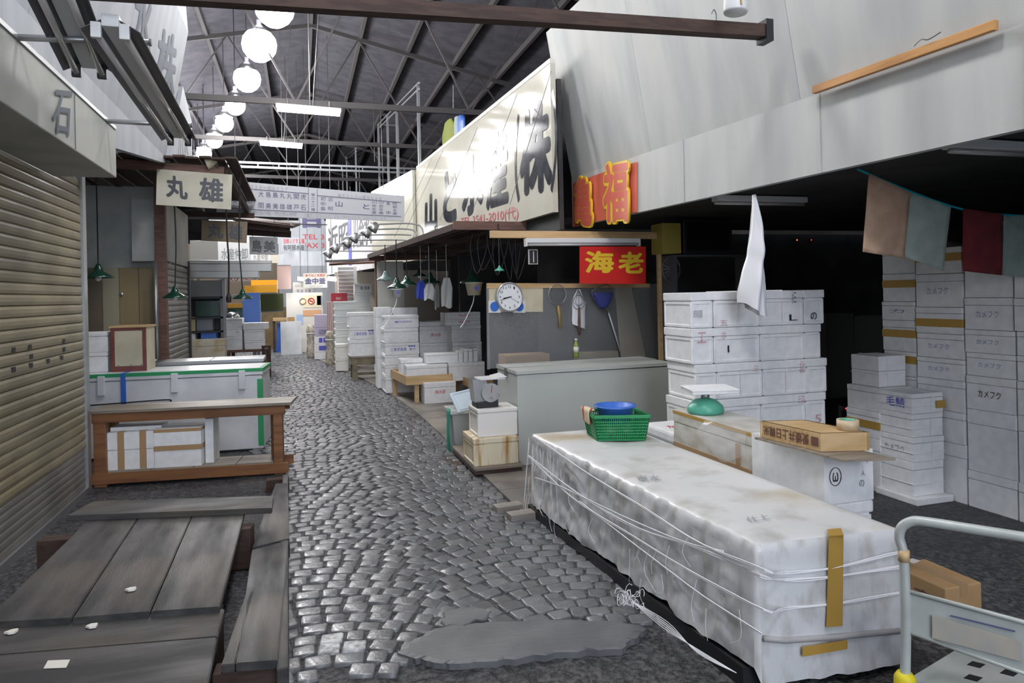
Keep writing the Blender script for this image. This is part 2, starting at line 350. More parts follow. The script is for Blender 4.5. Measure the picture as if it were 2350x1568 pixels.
# right: shop front band and leaning panel above it
YN = -1.6
jf = AX(1310, 410, 3.0); bf = AX(1315, 520, 3.0); jn = AX(2330, 60, 3.0); bn_ = AX(2330, 300, 3.0)
def lin(a, b, y): return a.lerp(b, (y - a.y) / (b.y - a.y))
bm = nb(); q0, q1, q2, q3 = lin(bf, bn_, 7.43), lin(bf, bn_, 2.2), lin(jf, jn, 2.2), lin(jf, jn, 7.43)
slab(bm, [q0, q1, q2, q3], .05); fb = struct('wall_right_fascia', bm, PANEL)
r0, r1, r2, r3 = lin(bf, bn_, 2.19) + Vector((-.03, 0, -.02)), lin(bf, bn_, YN) + Vector((-.03, 0, -.02)), lin(jf, jn, YN) + Vector((-.03, 0, .0)), lin(jf, jn, 2.19) + Vector((-.03, 0, 0))
bm = nb(); slab(bm, [r0, r1, r2, r3], .05); struct('wall_right_fascia', bm, PANEL)
tf = AY(1253, 75, 7.43); lean = tf - jf; YS = [7.43, 5.55, 3.62, 1.6, YN]
for y0, y1 in zip(YS, YS[1:]):
    bm = nb(); p0, p1 = lin(jf, jn, y0 - .004), lin(jf, jn, y1); L1 = Vector((lean.x, 0, lean.z))
    slab(bm, [p0, p1, p1 + L1, p0 + L1], .05); struct('wall_right_upper', bm, PANEL)
bm = nb(); tube(bm, [lin(bf, bn_, 7.2) + Vector((-.006, 0, .08)), lin(bf, bn_, 7.2) + Vector((-.006, 0, .5))], .003, 5)
for yy in (5.0, 3.45): tube(bm, [lin(bf, bn_, yy) + Vector((-.002, 0, .0)), lin(jf, jn, yy) + Vector((-.002, 0, 0))], .0025, 5)
struct('trim_1', bm, GREYBOX)
# stall ceiling and interior walls on the right, with an added light block
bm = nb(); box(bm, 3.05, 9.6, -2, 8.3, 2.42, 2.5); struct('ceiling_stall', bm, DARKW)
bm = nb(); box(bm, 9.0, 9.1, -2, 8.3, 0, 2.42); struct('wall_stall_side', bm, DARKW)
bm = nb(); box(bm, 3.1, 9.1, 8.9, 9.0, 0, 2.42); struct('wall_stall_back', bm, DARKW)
bm = nb(); box(bm, 3.1, 9.6, -2.0, -1.9, 0, 2.42); struct('light_block_stall_near', bm, DARKW)  # unseen partition added to stop light from behind, darkening the stall
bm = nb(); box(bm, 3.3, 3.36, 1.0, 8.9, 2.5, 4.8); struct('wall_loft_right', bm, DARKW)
# ---------------------------------------------------------------- lamps of the lane
def bay_lamp(p, label, power, sz=1.0):
    t = thing('high_bay_lamp', label, 'lamp', p, 0, 'row of bright high bay lamps over the lane')
    bm = nb(); lathe(bm, [(.05, .42), (.06, .34), (.12, .28), (.21, .15), (.20, .15), (.10, .26), (0, .27)], p, 20); obj('lamp_shade', bm, STEEL, t, True)
    bm = nb(); lathe(bm, [(0, -.29), (.115, -.27), (.205, -.205), (.27, -.11), (.29, .0), (.27, .11), (.205, .2), (0, .28)], p, 24, Matrix.Scale(sz, 4)); obj('bulb', bm, GLOW, t, True)  # globe enlarged to the width of the bloom, glare put into the shape
    bm = nb(); tube(bm, [p + Vector((0, 0, .42)), Vector((p.x, p.y, 8.56 - abs(p.x - .4) * .2128))], .012, 6); obj('rod', bm, STEEL_D, t)
    ld = bpy.data.lights.new('bulb_light', 'POINT'); ld.energy = power; ld.color = LAMP_TINT; ld.shadow_soft_size = .24
    lo = bpy.data.objects.new('bulb_light', ld); COL.objects.link(lo); lo.parent = t; lo.location = (0, 0, -.42)
    ld = bpy.data.lights.new('upward_glow', 'POINT'); ld.energy = power * .07; ld.color = (.86, .80, 1); ld.shadow_soft_size = .2
    lo = bpy.data.objects.new('upward_glow', ld); COL.objects.link(lo); lo.parent = t; lo.location = (0, 0, .62)
LP = [(630, 18), (595, 103), (567, 181), (540, 242), (515, 283), (492, 322), (468, 352)]
ordn = ['nearest', 'second', 'third', 'fourth', 'fifth', 'sixth', 'seventh']
for i, (px, py) in enumerate(LP):
    p = AZ(px, py, 6.0); bay_lamp(p, 'glaring white high bay lamp under the roof, %s from the camera in the row' % ordn[i], LAMP_W * (.8 if i < 3 else 2.4), 1 if i < 2 else .9 if i < 3 else .75)
    if i == 0: P0 = p
    if i == 1: P1 = p
for k in range(1, 5):
    p = Vector((.5, P0.y - 3.1 * k, 6.0)); bay_lamp(p, 'high bay lamp of the same row, overhead and behind the viewpoint', LAMP_W * 1.1)
for k, w in ((0, 'eighth'), (1, 'ninth'), (2, 'tenth')):
    p = AZ(456 - k * 10, 372 + k * 13, 6.0); bay_lamp(p, 'high bay lamp far down the row, %s from the camera, half hidden by the canopy' % w, LAMP_W * 3, .7)
def tube_lamp(y, x0, y0_, x1, y1_, label, pw):
    a = AY(x0, y0_, y); b = AY(x1, y1_, y); mid = (a + b) / 2
    t = thing('fluorescent_batten', label, 'lamp', mid, 0, 'lit fluorescent battens under the roof beams')
    bm = nb(); bar(bm, a + Vector((0, 0, .06)), b + Vector((0, 0, .06)), .16, .05, bev=.008); obj('housing', bm, WHITE_E, t)
    for s in (-1, 1):
        bm = nb(); tube(bm, [a + Vector((.02, s * .05, 0)), b + Vector((-.02, s * .05, 0))], .03, 10); obj('tube', bm, GLOW_T, t, True)
    for f in (.18, .82):
        bm = nb(); q = a.lerp(b, f); tube(bm, [q + Vector((0, 0, .08)), q + Vector((0, 0, .2))], .01, 5); obj('hanger', bm, STEEL, t)
    for f, dx in ((.52, 0), (.56, .25)):
        bm = nb(); q = a.lerp(b, f); tube(bm, [q + Vector((0, 0, .08)), q + Vector((dx, 0, 3.3))], .007, 5); obj('chain', bm, STEEL, t)
    ld = bpy.data.lights.new('tube_light', 'POINT'); ld.energy = pw; ld.shadow_soft_size = .3
    lo = bpy.data.objects.new('tube_light', ld); COL.objects.link(lo); lo.parent = t; lo.location = (0, 0, -.2)
for i, (x, y) in enumerate(((.7, -2.6), (1.9, -2.6))):  # unseen fill battens added to brighten surfaces that face the camera
    a = Vector((x - .55, y, 3.0)); b = a + Vector((1.1, 0, 0)); t = thing('fluorescent_batten', 'added fill light batten, unseen behind the viewpoint, %s one' % ('left', 'right')[i], 'lamp', (a + b) / 2, 0, 'added fill lights behind the viewpoint')
    bm = nb(); bar(bm, a + up * .05, b + up * .05, .14, .05, bev=.008); obj('housing', bm, WHITE_E, t)
    bm = nb(); tube(bm, [a, b], .02, 10); obj('tube', bm, GLOW_T, t, True)
    bm = nb(); tube(bm, [(a + b) / 2 + up * .07, Vector((x, y, 8.56 - abs(x - .4) * .2128))], .008, 5); obj('rod', bm, STEEL_D, t)
    ld = bpy.data.lights.new('tube_light', 'POINT'); ld.energy = 60; ld.color = (1, .99, .97); ld.shadow_soft_size = .35
    lo = bpy.data.objects.new('tube_light', ld); COL.objects.link(lo); lo.parent = t; lo.location = (0, 0, -.4)
tube_lamp(12.5, 633, 250, 783, 262, 'lit white fluorescent batten under the nearer roof beam', 40)
tube_lamp(17.9, 595, 330, 695, 338, 'lit white fluorescent batten under the farther roof beam', 40)

t = thing('cable_tray', 'grey cable tray crossing the hall high above the hanging aisle sign', 'cable tray', AY(660, 380, 22))
bm = nb()
for dy in (0, 10): bar(bm, AY(380, 366 + dy, 22), AY(960, 388 + dy, 22), .05, .06)
for k in range(12): bar(bm, AY(400 + k * 48, 367 + k * 1.85, 22), AY(400 + k * 48, 379 + k * 1.85, 22), .03, .03)
obj('tray', bm, STEEL, t)
bm = nb()
for x in (470, 860): q = AY(x, 372, 22); tube(bm, [q, Vector((q.x, q.y, 8.56 - abs(q.x - .4) * .2128))], .012, 5)
obj('rods', bm, STEEL_D, t)
# ================================================================ LEFT SIDE, NEAR
XW = -1.77
def slats(bm, x, y0, y1, z0, z1, pitch=.075, depth=.014, face=1):
    n = max(1, int(round((z1 - z0) / pitch))); pitch = (z1 - z0) / n; prof = []
    for i in range(n):
        for f, d in ((0, 0), (.08, .75), (.35, 1), (.7, .9), (.93, .35)): prof.append((x + face * d * depth, z0 + (i + f) * pitch))
    prof.append((x, z1)); A = [bm.verts.new((px, y0, z)) for px, z in prof]; B = [bm.verts.new((px, y1, z)) for px, z in prof]
    for i in range(len(prof) - 1): bm.faces.new((A[i], B[i], B[i + 1], A[i + 1]))
t = thing('roller_shutter', 'long beige slatted roller shutter closed at the left edge of the lane', 'shutter', (XW, 3.5, 0))
bm = nb(); slats(bm, XW, -1, 6.68, .38, 2.66); obj('curtain', bm, SHUT, t)
bm = nb(); slats(bm, XW, -1, 6.68, .05, .38, .06, .006); obj('lower_panel', bm, SHUT_G, t)['label'] = 'lower slats, greyed for the shade there'  # shade low on the shutter is put into the slat colour
bm = nb(); box(bm, XW - .02, XW + .03, -1, 6.68, .0, .05); obj('bottom_bar', bm, STEEL, t)
bm = nb(); box(bm, XW - .04, XW + .03, 6.68, 6.77, 0, 2.7); obj('guide_rail', bm, STEEL, t)
for py in (779, 798, 815):
    z = AX(164, py, XW).z
    for k in range(14):
        y = 6.15 - k * .33 + random.uniform(-.05, .05)
        if random.random() < .85: bm = nb(); box(bm, XW + .008, XW + .017, y - .028, y + .028, z - .016, z + .016); obj('vent_slot', bm, BLACK, t)
# grey fascia box above it
t = thing('shop_fascia', 'dirty grey fascia box with a faded blue character above the beige shutter', 'fascia', (-1.5, 3, 2.54))
bm = nb(); box(bm, XW + .055, -1.3, -1, 5.87, 2.54, 2.915, .008); obj('casing', bm, GREYBOX, t)
bm = nb(); box(bm, -1.305, -1.293, -1, 5.86, 2.90, 2.925); obj('edge_strip', bm, STEEL, t)
bm = nb(); box(bm, -1.3, -1.2965, 4.86, 4.868, 2.55, 2.9); obj('joint', bm, INK_F, t)
A = lambda px, py: AX(px, py, -1.296)
letters('石', [A(117, 305), A(160, 315), A(165, 210), A(125, 205)], INK_F, t, bold=.02, name='faded_character')
# left shop: white band and leaning sign panels above
jl = AX(379, 361, -1.45); YL = jl.y; top = AY(432, 75, YL); up2 = AY(420, 0, YL)
bm = nb(); box(bm, -1.52, -1.45, -1, 5.9, 2.93, jl.z); za, zb = AX(270, 366, -1.45).z, AX(379, 374, -1.45).z
hexa(bm, [(-1.52, 5.9, za), (-1.45, 5.9, za), (-1.45, YL, zb), (-1.52, YL, zb), (-1.52, 5.9, jl.z), (-1.45, 5.9, jl.z), (-1.45, YL, jl.z), (-1.52, YL, jl.z)]); struct('wall_left_fascia', bm, PANEL_W)
ll = top - jl
ysp = [YL, 6.6, 4.6, 2.4, -1]
for i, (y1, y0) in enumerate(zip(ysp, ysp[1:])):
    bm = nb(); slab(bm, [(jl.x, y0, jl.z), (jl.x, y1 - .006, jl.z), (top.x, y1 - .006, top.z), (top.x, y0, top.z)], .07)
    slab(bm, [(top.x, y0, top.z), (top.x, y1 - .006, top.z), (up2.x, y1 - .006, up2.z + .5), (up2.x, y0, up2.z + .5)], .07); struct('wall_left_upper', bm, PANEL_W)
def AL(px, py):                       # on the leaning left panel
    d = ray(px, py); n = Vector((0, 1, 0)).cross(ll); return CAM + d * ((jl - CAM).dot(n) / d.dot(n))
t = thing('sign_lettering', 'faded blue grey brush characters painted on the leaning white panel at upper left', 'sign', AL(385, 150))
def band(px0, px1, za, zb, z0=None): return None
for s, (x0, yb0, yt0, x1, yb1, yt1), m_ in (('株', (352, 205, 60, 398, 235, 85), INK_F), ('水', (300, 130, -60, 342, 150, -25), INK_F)):
    letters(s, [AL(x0, yb0), AL(x1, yb1), AL(x1 + 12, yt1), AL(x0 + 14, yt0)], m_, t, bold=.03, name='brush_character', off=.004)
# next white sign board further along
bm = nb(); F = lambda px, py: AX(px, py, -1.42)
slab(bm, [F(388, 372), F(441, 370), F(441, 283), F(420, 198)], .05)
t = tag(obj('signboard', bm, PANEL_W), 'brightly lit white signboard with cut corner beyond the leaning left panel', 'sign')
letters('川水', [F(408, 366), F(432, 366), F(433, 300), F(410, 296)], INK_FF, t, bold=.01)
# pipes that carry the unlit fixtures
def pipe(px0, py0, px1, py1, y, label):
    a = AY(px0, py0, y); b = AY(px1, py1, y); a.x = -1.42; t = thing('bracket_pipe', label, 'pipe', a, 0, 'pipes holding the unlit fixtures')
    bm = nb(); tube(bm, [a, b], .017, 10); obj('pipe', bm, STEEL, t, True)
    bm = nb(); tube(bm, [b - Vector((.004, 0, 0)), b + Vector((.006, 0, 0))], .019, 10); obj('end_cap', bm, STEEL_D, t); return t
pipe(40, 88, 345, 98, 3.97, 'thin grey pipe sticking out over the lane, the nearer of two at upper left')
pipe(245, 278, 440, 288, 5.62, 'thin grey pipe sticking out over the lane, the farther of two at upper left')
def twin(a, b, label):                # unlit twin tube fixture from a to b
    t = thing('fluorescent_fixture', label, 'lamp', (a + b) / 2, 0, 'unlit twin tube fixtures at upper left')
    d = (b - a).normalized(); s = Vector((d.y, -d.x, 0)).normalized(); u = s.cross(d)
    bm = nb(); bar(bm, a + u * .03, b + u * .03, .075, .06, bev=.006); obj('housing', bm, WHITE_E, t)
    bm = nb()
    for k in (-1, 1): slab(bm, [a + s * k * .038 + u * .03, b + s * k * .038 + u * .03, b + s * k * .125 - u * .02, a + s * k * .125 - u * .02], .004)
    obj('reflector', bm, FIX_DARK, t)
    for k in (-1, 1):
        bm = nb(); tube(bm, [a + s * k * .06 - u * .035, b + s * k * .06 - u * .035], .0165, 12); obj('tube', bm, TUBE_OFF, t, True)
        for q, e in ((a, 1), (b, -1)):
            bm = nb(); rbox(bm, q + s * k * .06 - u * .02 + d * e * .012, (.045, .03, .075), math.atan2(-d.x, d.y), .006); obj('tube_holder', bm, WHITE_E if e == 1 else BLACK, t)
    return t
twin(AX(252, 60, -.83), AX(412, 318, -.85), 'unlit twin tube fixture whose near end shows, upper left over the lane')
a = AX(206, 158, -1.07); b = AX(120, -40, -1.02)
twin(b + (b - a) * .3, a, 'unlit twin tube fixture running out of the top left corner of the frame')
# ---- canopy, signs and horn over the second shop
t = thing('canopy', 'dark timber canopy with reddish front beam carrying the cream sign', 'canopy', (-1.6, 10.5, 3.1))
bm = nb(); a = AY(250, 374, 8.9); b = AY(515, 394, 8.9); bar(bm, a, b, .09, .1, bev=.006); obj('front_beam', bm, BROWN2, t)
bm = nb()
for k in range(14):
    x = -2.6 + k * .138; box(bm, x, x + .13, 8.7, 12.4, 3.24 + .012 * (k % 2), 3.265 + .012 * (k % 2))
obj('roof_boards', bm, BROWN, t)
for x in (-2.2, -1.5, -.82):
    bm = nb(); bar(bm, (x, 8.95, 3.16), (x, 12.4, 3.1), .06, .1); obj('rafter', bm, BROWN, t)
bm = nb(); bar(bm, (-2.6, 12.3, 3.02), (-.7, 12.3, 3.0), .06, .08); obj('rear_beam', bm, BROWN, t)
p = AY(487, 372, 8.85)
t = thing('horn_speaker', 'small cream horn loudspeaker on the end of the reddish beam', 'speaker', p)
bm = nb(); lathe(bm, [(.075, .07), (.078, .062), (.05, -.01), (.032, -.05), (0, -.055)], p, 20, Matrix.Rotation(R(70), 4, 'Y') @ Matrix.Rotation(R(180), 4, 'X')); obj('horn', bm, CREAM, t, True)
bm = nb(); rbox(bm, p + Vector((.05, .0, -.03)), (.035, .03, .06), 0, .004); obj('mount', bm, BLACK, t)
def board(name, label, quad, th, m, cat='sign', grp=None):
    bm = nb(); slab(bm, quad, th); return tag(obj(name, bm, m), label, cat, grp)
S1 = lambda px, py: AY(px, py, 8.78)
SIGN_G = mat('glossy_ivory_sign', (.62, .60, .50), .12, c2=(.54, .51, .40), scale=3)
t = board('hanging_sign', 'ivory sign with two brush characters hung under the reddish beam at left', [S1(358, 470), S1(530, 481), S1(533, 401), S1(360, 388)], .02, SIGN_G)
letters('丸', [S1(381, 452), S1(432, 460), S1(428, 405), S1(380, 402)], INK, t, bold=.035)
letters('雄', [S1(456, 462), S1(512, 466), S1(513, 410), S1(457, 407)], INK, t, bold=.03)
S2 = lambda px, py: AY(px, py, 10.4)
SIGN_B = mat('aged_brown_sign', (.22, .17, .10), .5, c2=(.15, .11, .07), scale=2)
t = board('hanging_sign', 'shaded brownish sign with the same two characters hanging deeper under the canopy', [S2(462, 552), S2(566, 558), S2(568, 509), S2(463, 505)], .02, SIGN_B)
letters('丸', [S2(476, 546), S2(513, 549), S2(512, 514), S2(476, 512)], INK, t, bold=.04); letters('雄', [S2(524, 550), S2(556, 552), S2(557, 515), S2(525, 513)], INK, t, bold=.04)
bm = nb()
for x in (478, 552): q = S2(x, 508); tube(bm, [q, Vector((q.x, q.y, 3.245))], .005, 5)
obj('hangers', bm, CORD, t)
S3 = lambda px, py: AY(px, py, 13.2)
SIGN_GR = mat('grey_sign', (.40, .40, .39), .25)
t = board('hanging_sign', 'small grey sign with two black characters below the farther brown roof', [S3(573, 584), S3(637, 585), S3(637, 545), S3(572, 543)], .02, SIGN_GR)
letters('島', [S3(578, 579), S3(601, 580), S3(601, 551), S3(578, 550)], INK, t, bold=.03); letters('美', [S3(605, 579), S3(632, 580), S3(632, 553), S3(605, 552)], INK, t, bold=.03)
bm = nb()
for x in (580, 630): q = S3(x, 545); tube(bm, [q, Vector((q.x, q.y + .02, q.z + .32))], .005, 5)
obj('hangers', bm, CORD, t)
# farther brown roof
t = thing('canopy', 'low brown thatched looking roof reaching over the lane beyond the cream sign', 'canopy', AY(620, 520, 13.6))
bm = nb(); Q = lambda px, py, y: AY(px, py, y)
slab(bm, [Q(535, 500, 12.6), Q(672, 518, 12.9), Q(690, 512, 14.6), Q(548, 495, 15.2)], .05); obj('roof', bm, BROWN, t)
bm = nb(); bar(bm, Q(540, 512, 12.9), Q(665, 524, 13.1), .08, .16); obj('fascia_board', bm, BROWN, t)
bm = nb(); bar(bm, Q(560, 532, 13.4), Q(668, 538, 13.4), .06, .12); obj('rear_board', bm, BROWN, t)
bm = nb(); tube(bm, [Q(670, 514, 13.4), Q(750, 516, 14.5)], .012, 6); obj('pole', bm, STEEL_D, t)
# ---- green pendant lamps
def pendant(p, r, length, label, grp, sway=0.0, m=GREEN_E, top=None):
    if top: length = top - p.z
    t = thing('pendant_lamp', label, 'lamp', p, 0, grp)
    bm = nb(); lathe(bm, [(.018 * r / .14, .13 * r / .14), (.03 * r / .14, .10 * r / .14), (.05 * r / .14, .055 * r / .14), (.12 * r / .14, .015 * r / .14), (r, -.008), (r * .985, -.012), (.11 * r / .14, .008), (0, .05 * r / .14)], p, 22); obj('shade', bm, m, t, True)
    bm = nb(); lathe(bm, [(0, -.045 * r / .14), (.026 * r / .14, -.03 * r / .14), (.03 * r / .14, 0), (.015 * r / .14, .05 * r / .14)], p, 12); obj('bulb', bm, WHITE_E, t, True)
    bm = nb(); tp = p + Vector((0, 0, length)); mid = p + Vector((sway, 0, length * .45)); tube(bm, curve([p + Vector((0, 0, .12 * r / .14)), p + Vector((sway * .5, 0, length * .22)), mid, tp], 5), .008, 6); obj('cord', bm, CORD, t)
    return t
GL = 'green shaded pendant lamps over the left shop'
pendant(AY(226, 636, 8.85), .16, 1.25, 'dark green pendant lamp hanging in the shadow beside the beige shutter', GL, top=3.245)
pendant(AY(402, 682, 8.9), .14, 1.5, 'dark green pendant lamp hanging before the narrow grey shutter', GL, .02, top=3.245)
pendant(AY(557, 684, 9.6), .125, 1.35, 'dark green pendant lamp hanging in front of the blue board', GL, -.03, top=3.245)
p = AY(525, 690, 9.6); t = thing('cord_socket', 'black cord with a bare lamp socket left of the green lamp by the blue board', 'cord', p)
bm = nb(); tube(bm, curve([p + Vector((0, 0, .08)), p + Vector((.01, 0, .5)), p + Vector((-.005, 0, .9)), Vector((p.x, p.y, 3.245))], 5), .011, 6); obj('cord', bm, CORD, t)
bm = nb(); lathe(bm, [(.0, -.03), (.03, -.02), (.035, .04), (.015, .09)], p, 12); obj('socket', bm, BLACK, t)
# ---- back of the second shop
bm = nb(); box(bm, -4.0, -1.62, 10.02, 10.1, 2.05, 3.1); struct('wall_shop_lintel', bm, GREYBOX)
t = thing('plywood_partition', 'tall shaded partition of brown and tan boards behind the chest at left', 'partition', (-2.2, 10, 0))
for i, (x0, x1, m_) in enumerate(((150, 236, 'dark_ply'), (236, 275, 'pale_ply'), (275, 320, 'brown_ply'), (320, 356, 'brown_ply2'))):
    mm = mat(m_, ((.16, .13, .09), (.34, .31, .22), (.27, .20, .10), (.24, .18, .09))[i], .6)
    a = AY(x0, 700, 9.95); b = AY(x1, 700, 9.95); bm = nb(); box(bm, a.x, b.x - .006, 9.95, 10.0, .0, 2.05); obj('board', bm, mm, t)
a = AY(280, 675, 9.94); bm = nb(); lathe(bm, [(0, 0), (.02, 0), (.02, .03), (0, .035)], a, 10, Matrix.Rotation(R(90), 4, 'X')); obj('knob', bm, STEEL, t)
bm = nb(); box(bm, -1.72, -1.60, 9.6, 9.72, 0, 3.1); struct('shop_post', bm, BROWN2)
a = AY(358, 700, 9.5); bm = nb(); tube(bm, [(a.x, 9.5, .9), (a.x, 9.5, 2.1)], .025, 10); solo('steel_pole', bm, STEEL, 'upright steel pole before the brown partition at left', 'pole', smooth=True)
t = thing('roller_shutter', 'narrow grey roller shutter facing the lane between partition and shelf rack', 'shutter', (-1.62, 10.7, 0))
bm = nb(); slats(bm, -1.62, 9.74, 11.4, .05, 2.1, .08); obj('curtain', bm, SHUT_G, t)
bm = nb(); box(bm, -1.66, -1.58, 11.4, 11.48, 0, 2.2); obj('guide_rail', bm, BLACK, t)
bm = nb(); box(bm, -2.0, -1.6, 9.72, 11.5, 2.12, 2.9); obj('shutter_box', bm, GREYBOX, t)
# a pale strip hanging by the shutter jamb
p0 = AY(184, 617, 6.78); bm = nb(); q = AY(196, 735, 6.78); box(bm, p0.x, q.x, 6.772, 6.79, q.z, p0.z, .003); solo('paper_strip', bm, PAPER, 'pale paper strip fixed beside the jamb of the beige shutter', 'paper')
# ---- foam box builder
def foam(label, loc, w, d, h, rz=0.0, group=None, lid=.24, rec='x', m=FOAM, name='foam_box', cat='box', tapes=(), prints=(), straps=(), bev=.007):
    t = thing(name, label, cat, loc, rz, group)
    hb = h * (1 - lid); b = nb(); box(b, -w / 2, w / 2, 0, d, 0, hb)
    for ax in rec:
        fs = [f for f in b.faces if abs(getattr(f.normal, ax)) > .9]; b.normal_update()
        fs = [f for f in b.faces if abs(getattr(f.normal, ax)) > .9]
        th = min(.05, .16 * min(d if ax == 'x' else w, hb))
        r1 = bmesh.ops.inset_individual(b, faces=fs, thickness=th, depth=0)
        bmesh.ops.inset_individual(b, faces=fs, thickness=.006, depth=-.007)
    bmesh.ops.bevel(b, geom=[e for e in b.edges if e.is_manifold and e.calc_face_angle(0) > 1.2 and all(abs(v.co.x) > w / 2 - .001 and (v.co.y < .001 or v.co.y > d - .001) for v in e.verts)], offset=bev, segments=2, affect='EDGES')
    obj('body', b, m, t, local=True)
    if lid:
        b = nb(); g = .003; box(b, -w / 2 - g, w / 2 + g, -g, d + g, hb + .002, h, bev); obj('lid', b, m, t, local=True)
    for kind, c, tw, tm in tapes:      # v: up the front and over the top, h: round the box
        b = nb(); e = .0045
        if kind == 'v': box(b, c - tw / 2, c + tw / 2, -e, d + e, .004, h + .0025)
        else: box(b, -w / 2 - e, w / 2 + e, -e, d + e, c - tw / 2, c + tw / 2)
        obj('tape', b, tm, t, local=True)
    for kind, c in straps:
        b = nb(); e = .005; r = .0028
        pts = [(c, -e, 0), (c, -e, h + .003), (c, d + e, h + .003), (c, d + e, 0)] if kind == 'v' else [(-w / 2 - e, -e, c), (w / 2 + e, -e, c), (w / 2 + e, d + e, c), (-w / 2 - e, d + e, c), (-w / 2 - e, -e, c)]
        tube(b, pts, r, 5); obj('strap', b, STRING, t, local=True)
    M = Matrix.Translation(loc) @ Matrix.Rotation(rz, 4, 'Z')
    for face, s, u0, v0, u1, v1, mm, bo in prints:
        if face == 'f': f = lambda u, v: M @ Vector((-w / 2 + u * w, -.0032, v * h))
        elif face == 'l': f = lambda u, v: M @ Vector((-w / 2 - .0032, d - u * d, v * h))
        elif face == 't': f = lambda u, v: M @ Vector((-w / 2 + u * w, v * d, h + .001))
        else: f = lambda u, v: M @ Vector((w / 2 + .0032, u * d, v * h))
        letters(s, [f(u0, v0), f(u1, v0), f(u1, v1), f(u0, v1)], mm, t, bold=bo, name='printing', off=.0015)
    return t
def fr(x0, y0, x1, y1, Y):            # front rectangle at depth Y: left x, right x, bottom z, top z
    a = AY(x0, (y0 + y1) / 2, Y); b = AY(x1, (y0 + y1) / 2, Y); xm = (x0 + x1) / 2
    return a.x, b.x, AY(xm, y1, Y).z, AY(xm, y0, Y).z
def foam_px(label, x0, y0, x1, y1, Y, d, z0=None, **k):
    a, b, lo, hi = fr(x0, y0, x1, y1, Y); z = lo if z0 is None else z0
    foam(label, Vector(((a + b) / 2, Y, z)), b - a, d, hi - z, **k); return hi
# ---- white chest with green tape
ca = AZ(190, 863, .86); cb = AZ(601, 848, .86); dv = cb - ca; CR = math.atan2(dv.y, dv.x) * .6; cw = 2.05
t = thing('insulated_chest', 'long white insulated chest edged with green tape behind the wooden table', 'chest', (cb.x, cb.y, 0), CR)
MC = Matrix.Translation((cb.x, cb.y, 0)) @ Matrix.Rotation(CR, 4, 'Z')
def lb(name, x0, x1, y0, y1, z0, z1, m_, par, bev=0.0, M=None):
    b = nb(); box(b, x0, x1, y0, y1, z0, z1, bev); return obj(name, b, m_, par, local=True)
lb('body', -cw, 0, 0, .62, .02, .80, FRZ_W, t, .01)
lb('lid', -cw - .01, .01, -.012, .63, .805, .875, FRZ_W, t, .008)
lb('lid_tape', -cw - .012, .012, -.0145, .635, .842, .877, TAPE_G, t); lb('lid_top', -cw, -.03, .02, .60, .87, .8785, FRZ_W, t)
lb('corner_tape', -.05, .003, -.004, .03, .05, .76, TAPE_G, t)
for x in (-1.55, -.86, -.2):
    h_ = lb('latch', x - .033, x + .033, -.034, -.01, .66, .86, FRZ_W, t, .006)
lb('blue_strap', -1.37, -1.325, -.02, .64, .45, .88, BLUE_P, t)
lb('base', -cw, 0, .03, .6, 0, .03, BLACK, t)
b = nb(); tube(b, curve([(-2.0, -.02, .56), (-1.5, -.03, .575), (-.95, -.03, .59), (-.9, -.03, .57)]), .007, 6); obj('hose', b, CORD, t, local=True)
# second chest behind with bright metal top
t = thing('steel_topped_bench', 'low bench with a shiny metal top behind the green taped chest', 'bench', (-1.4, 9.05, 0))
a = AY(606, 838, 9.1); bm = nb(); box(bm, -2.6, a.x, 9.1, 9.62, .84, .885, .006); obj('top', bm, STEEL, t)
bm = nb(); box(bm, -2.6, a.x - .04, 9.14, 9.6, 0, .84); obj('body', bm, FRZ_W, t)
bm = nb(); box(bm, -1.06, -1.045, 9.099, 9.62, .883, .8875); obj('joint', bm, BLACK, t)
# cabinet and foam boxes on the chest
z = .8785
a, b_, lo, hi = fr(253, 748, 336, 850, 8.18); t = thing('wooden_cabinet', 'small cream cabinet with dark red frame standing on the white chest', 'cabinet', ((a + b_) / 2, 8.18, z), R(-4))
w = b_ - a; h = hi - z; DR = mat('dark_red_paint', (.22, .07, .06), .5, c2=(.16, .05, .04), scale=6)
lb('carcass', -w / 2, w / 2, .012, .34, 0, h - .02, CREAM, t, .003); lb('top_board', -w / 2 - .012, w / 2 + .012, -.012, .35, h - .02, h, PINE, t, .003)
for x0, x1 in ((-w / 2, -w / 2 + .035), (w / 2 - .035, w / 2)): lb('stile', x0, x1, 0, .02, 0, h - .02, DR, t, .002)
lb('rail', -w / 2 + .035, w / 2 - .035, 0, .02, 0, .055, DR, t, .002); lb('rail', -w / 2 + .035, w / 2 - .035, 0, .02, h - .05, h - .02, DR, t, .002)
d_ = lb('door', -w / 2 + .036, w / 2 - .036, .006, .02, .056, h - .051, CREAM, t, .003)
for x in (-.1, .02, .12): lb('pin', x - .004, x + .004, .002, .01, .064, .072, BLACK, d_)
hi2 = foam_px('foam box lying under another, squeezed between beige shutter and cream cabinet', 172, 810, 247, 855, 8.22, .36, z0=z, lid=.2, m=FOAM, group='foam boxes beside the cream cabinet')
foam_px('foam box on top of another beside the cream cabinet at left', 172, 764, 247, 811, 8.22, .36, z0=hi2 + .001, lid=.2, group='foam boxes beside the cream cabinet')
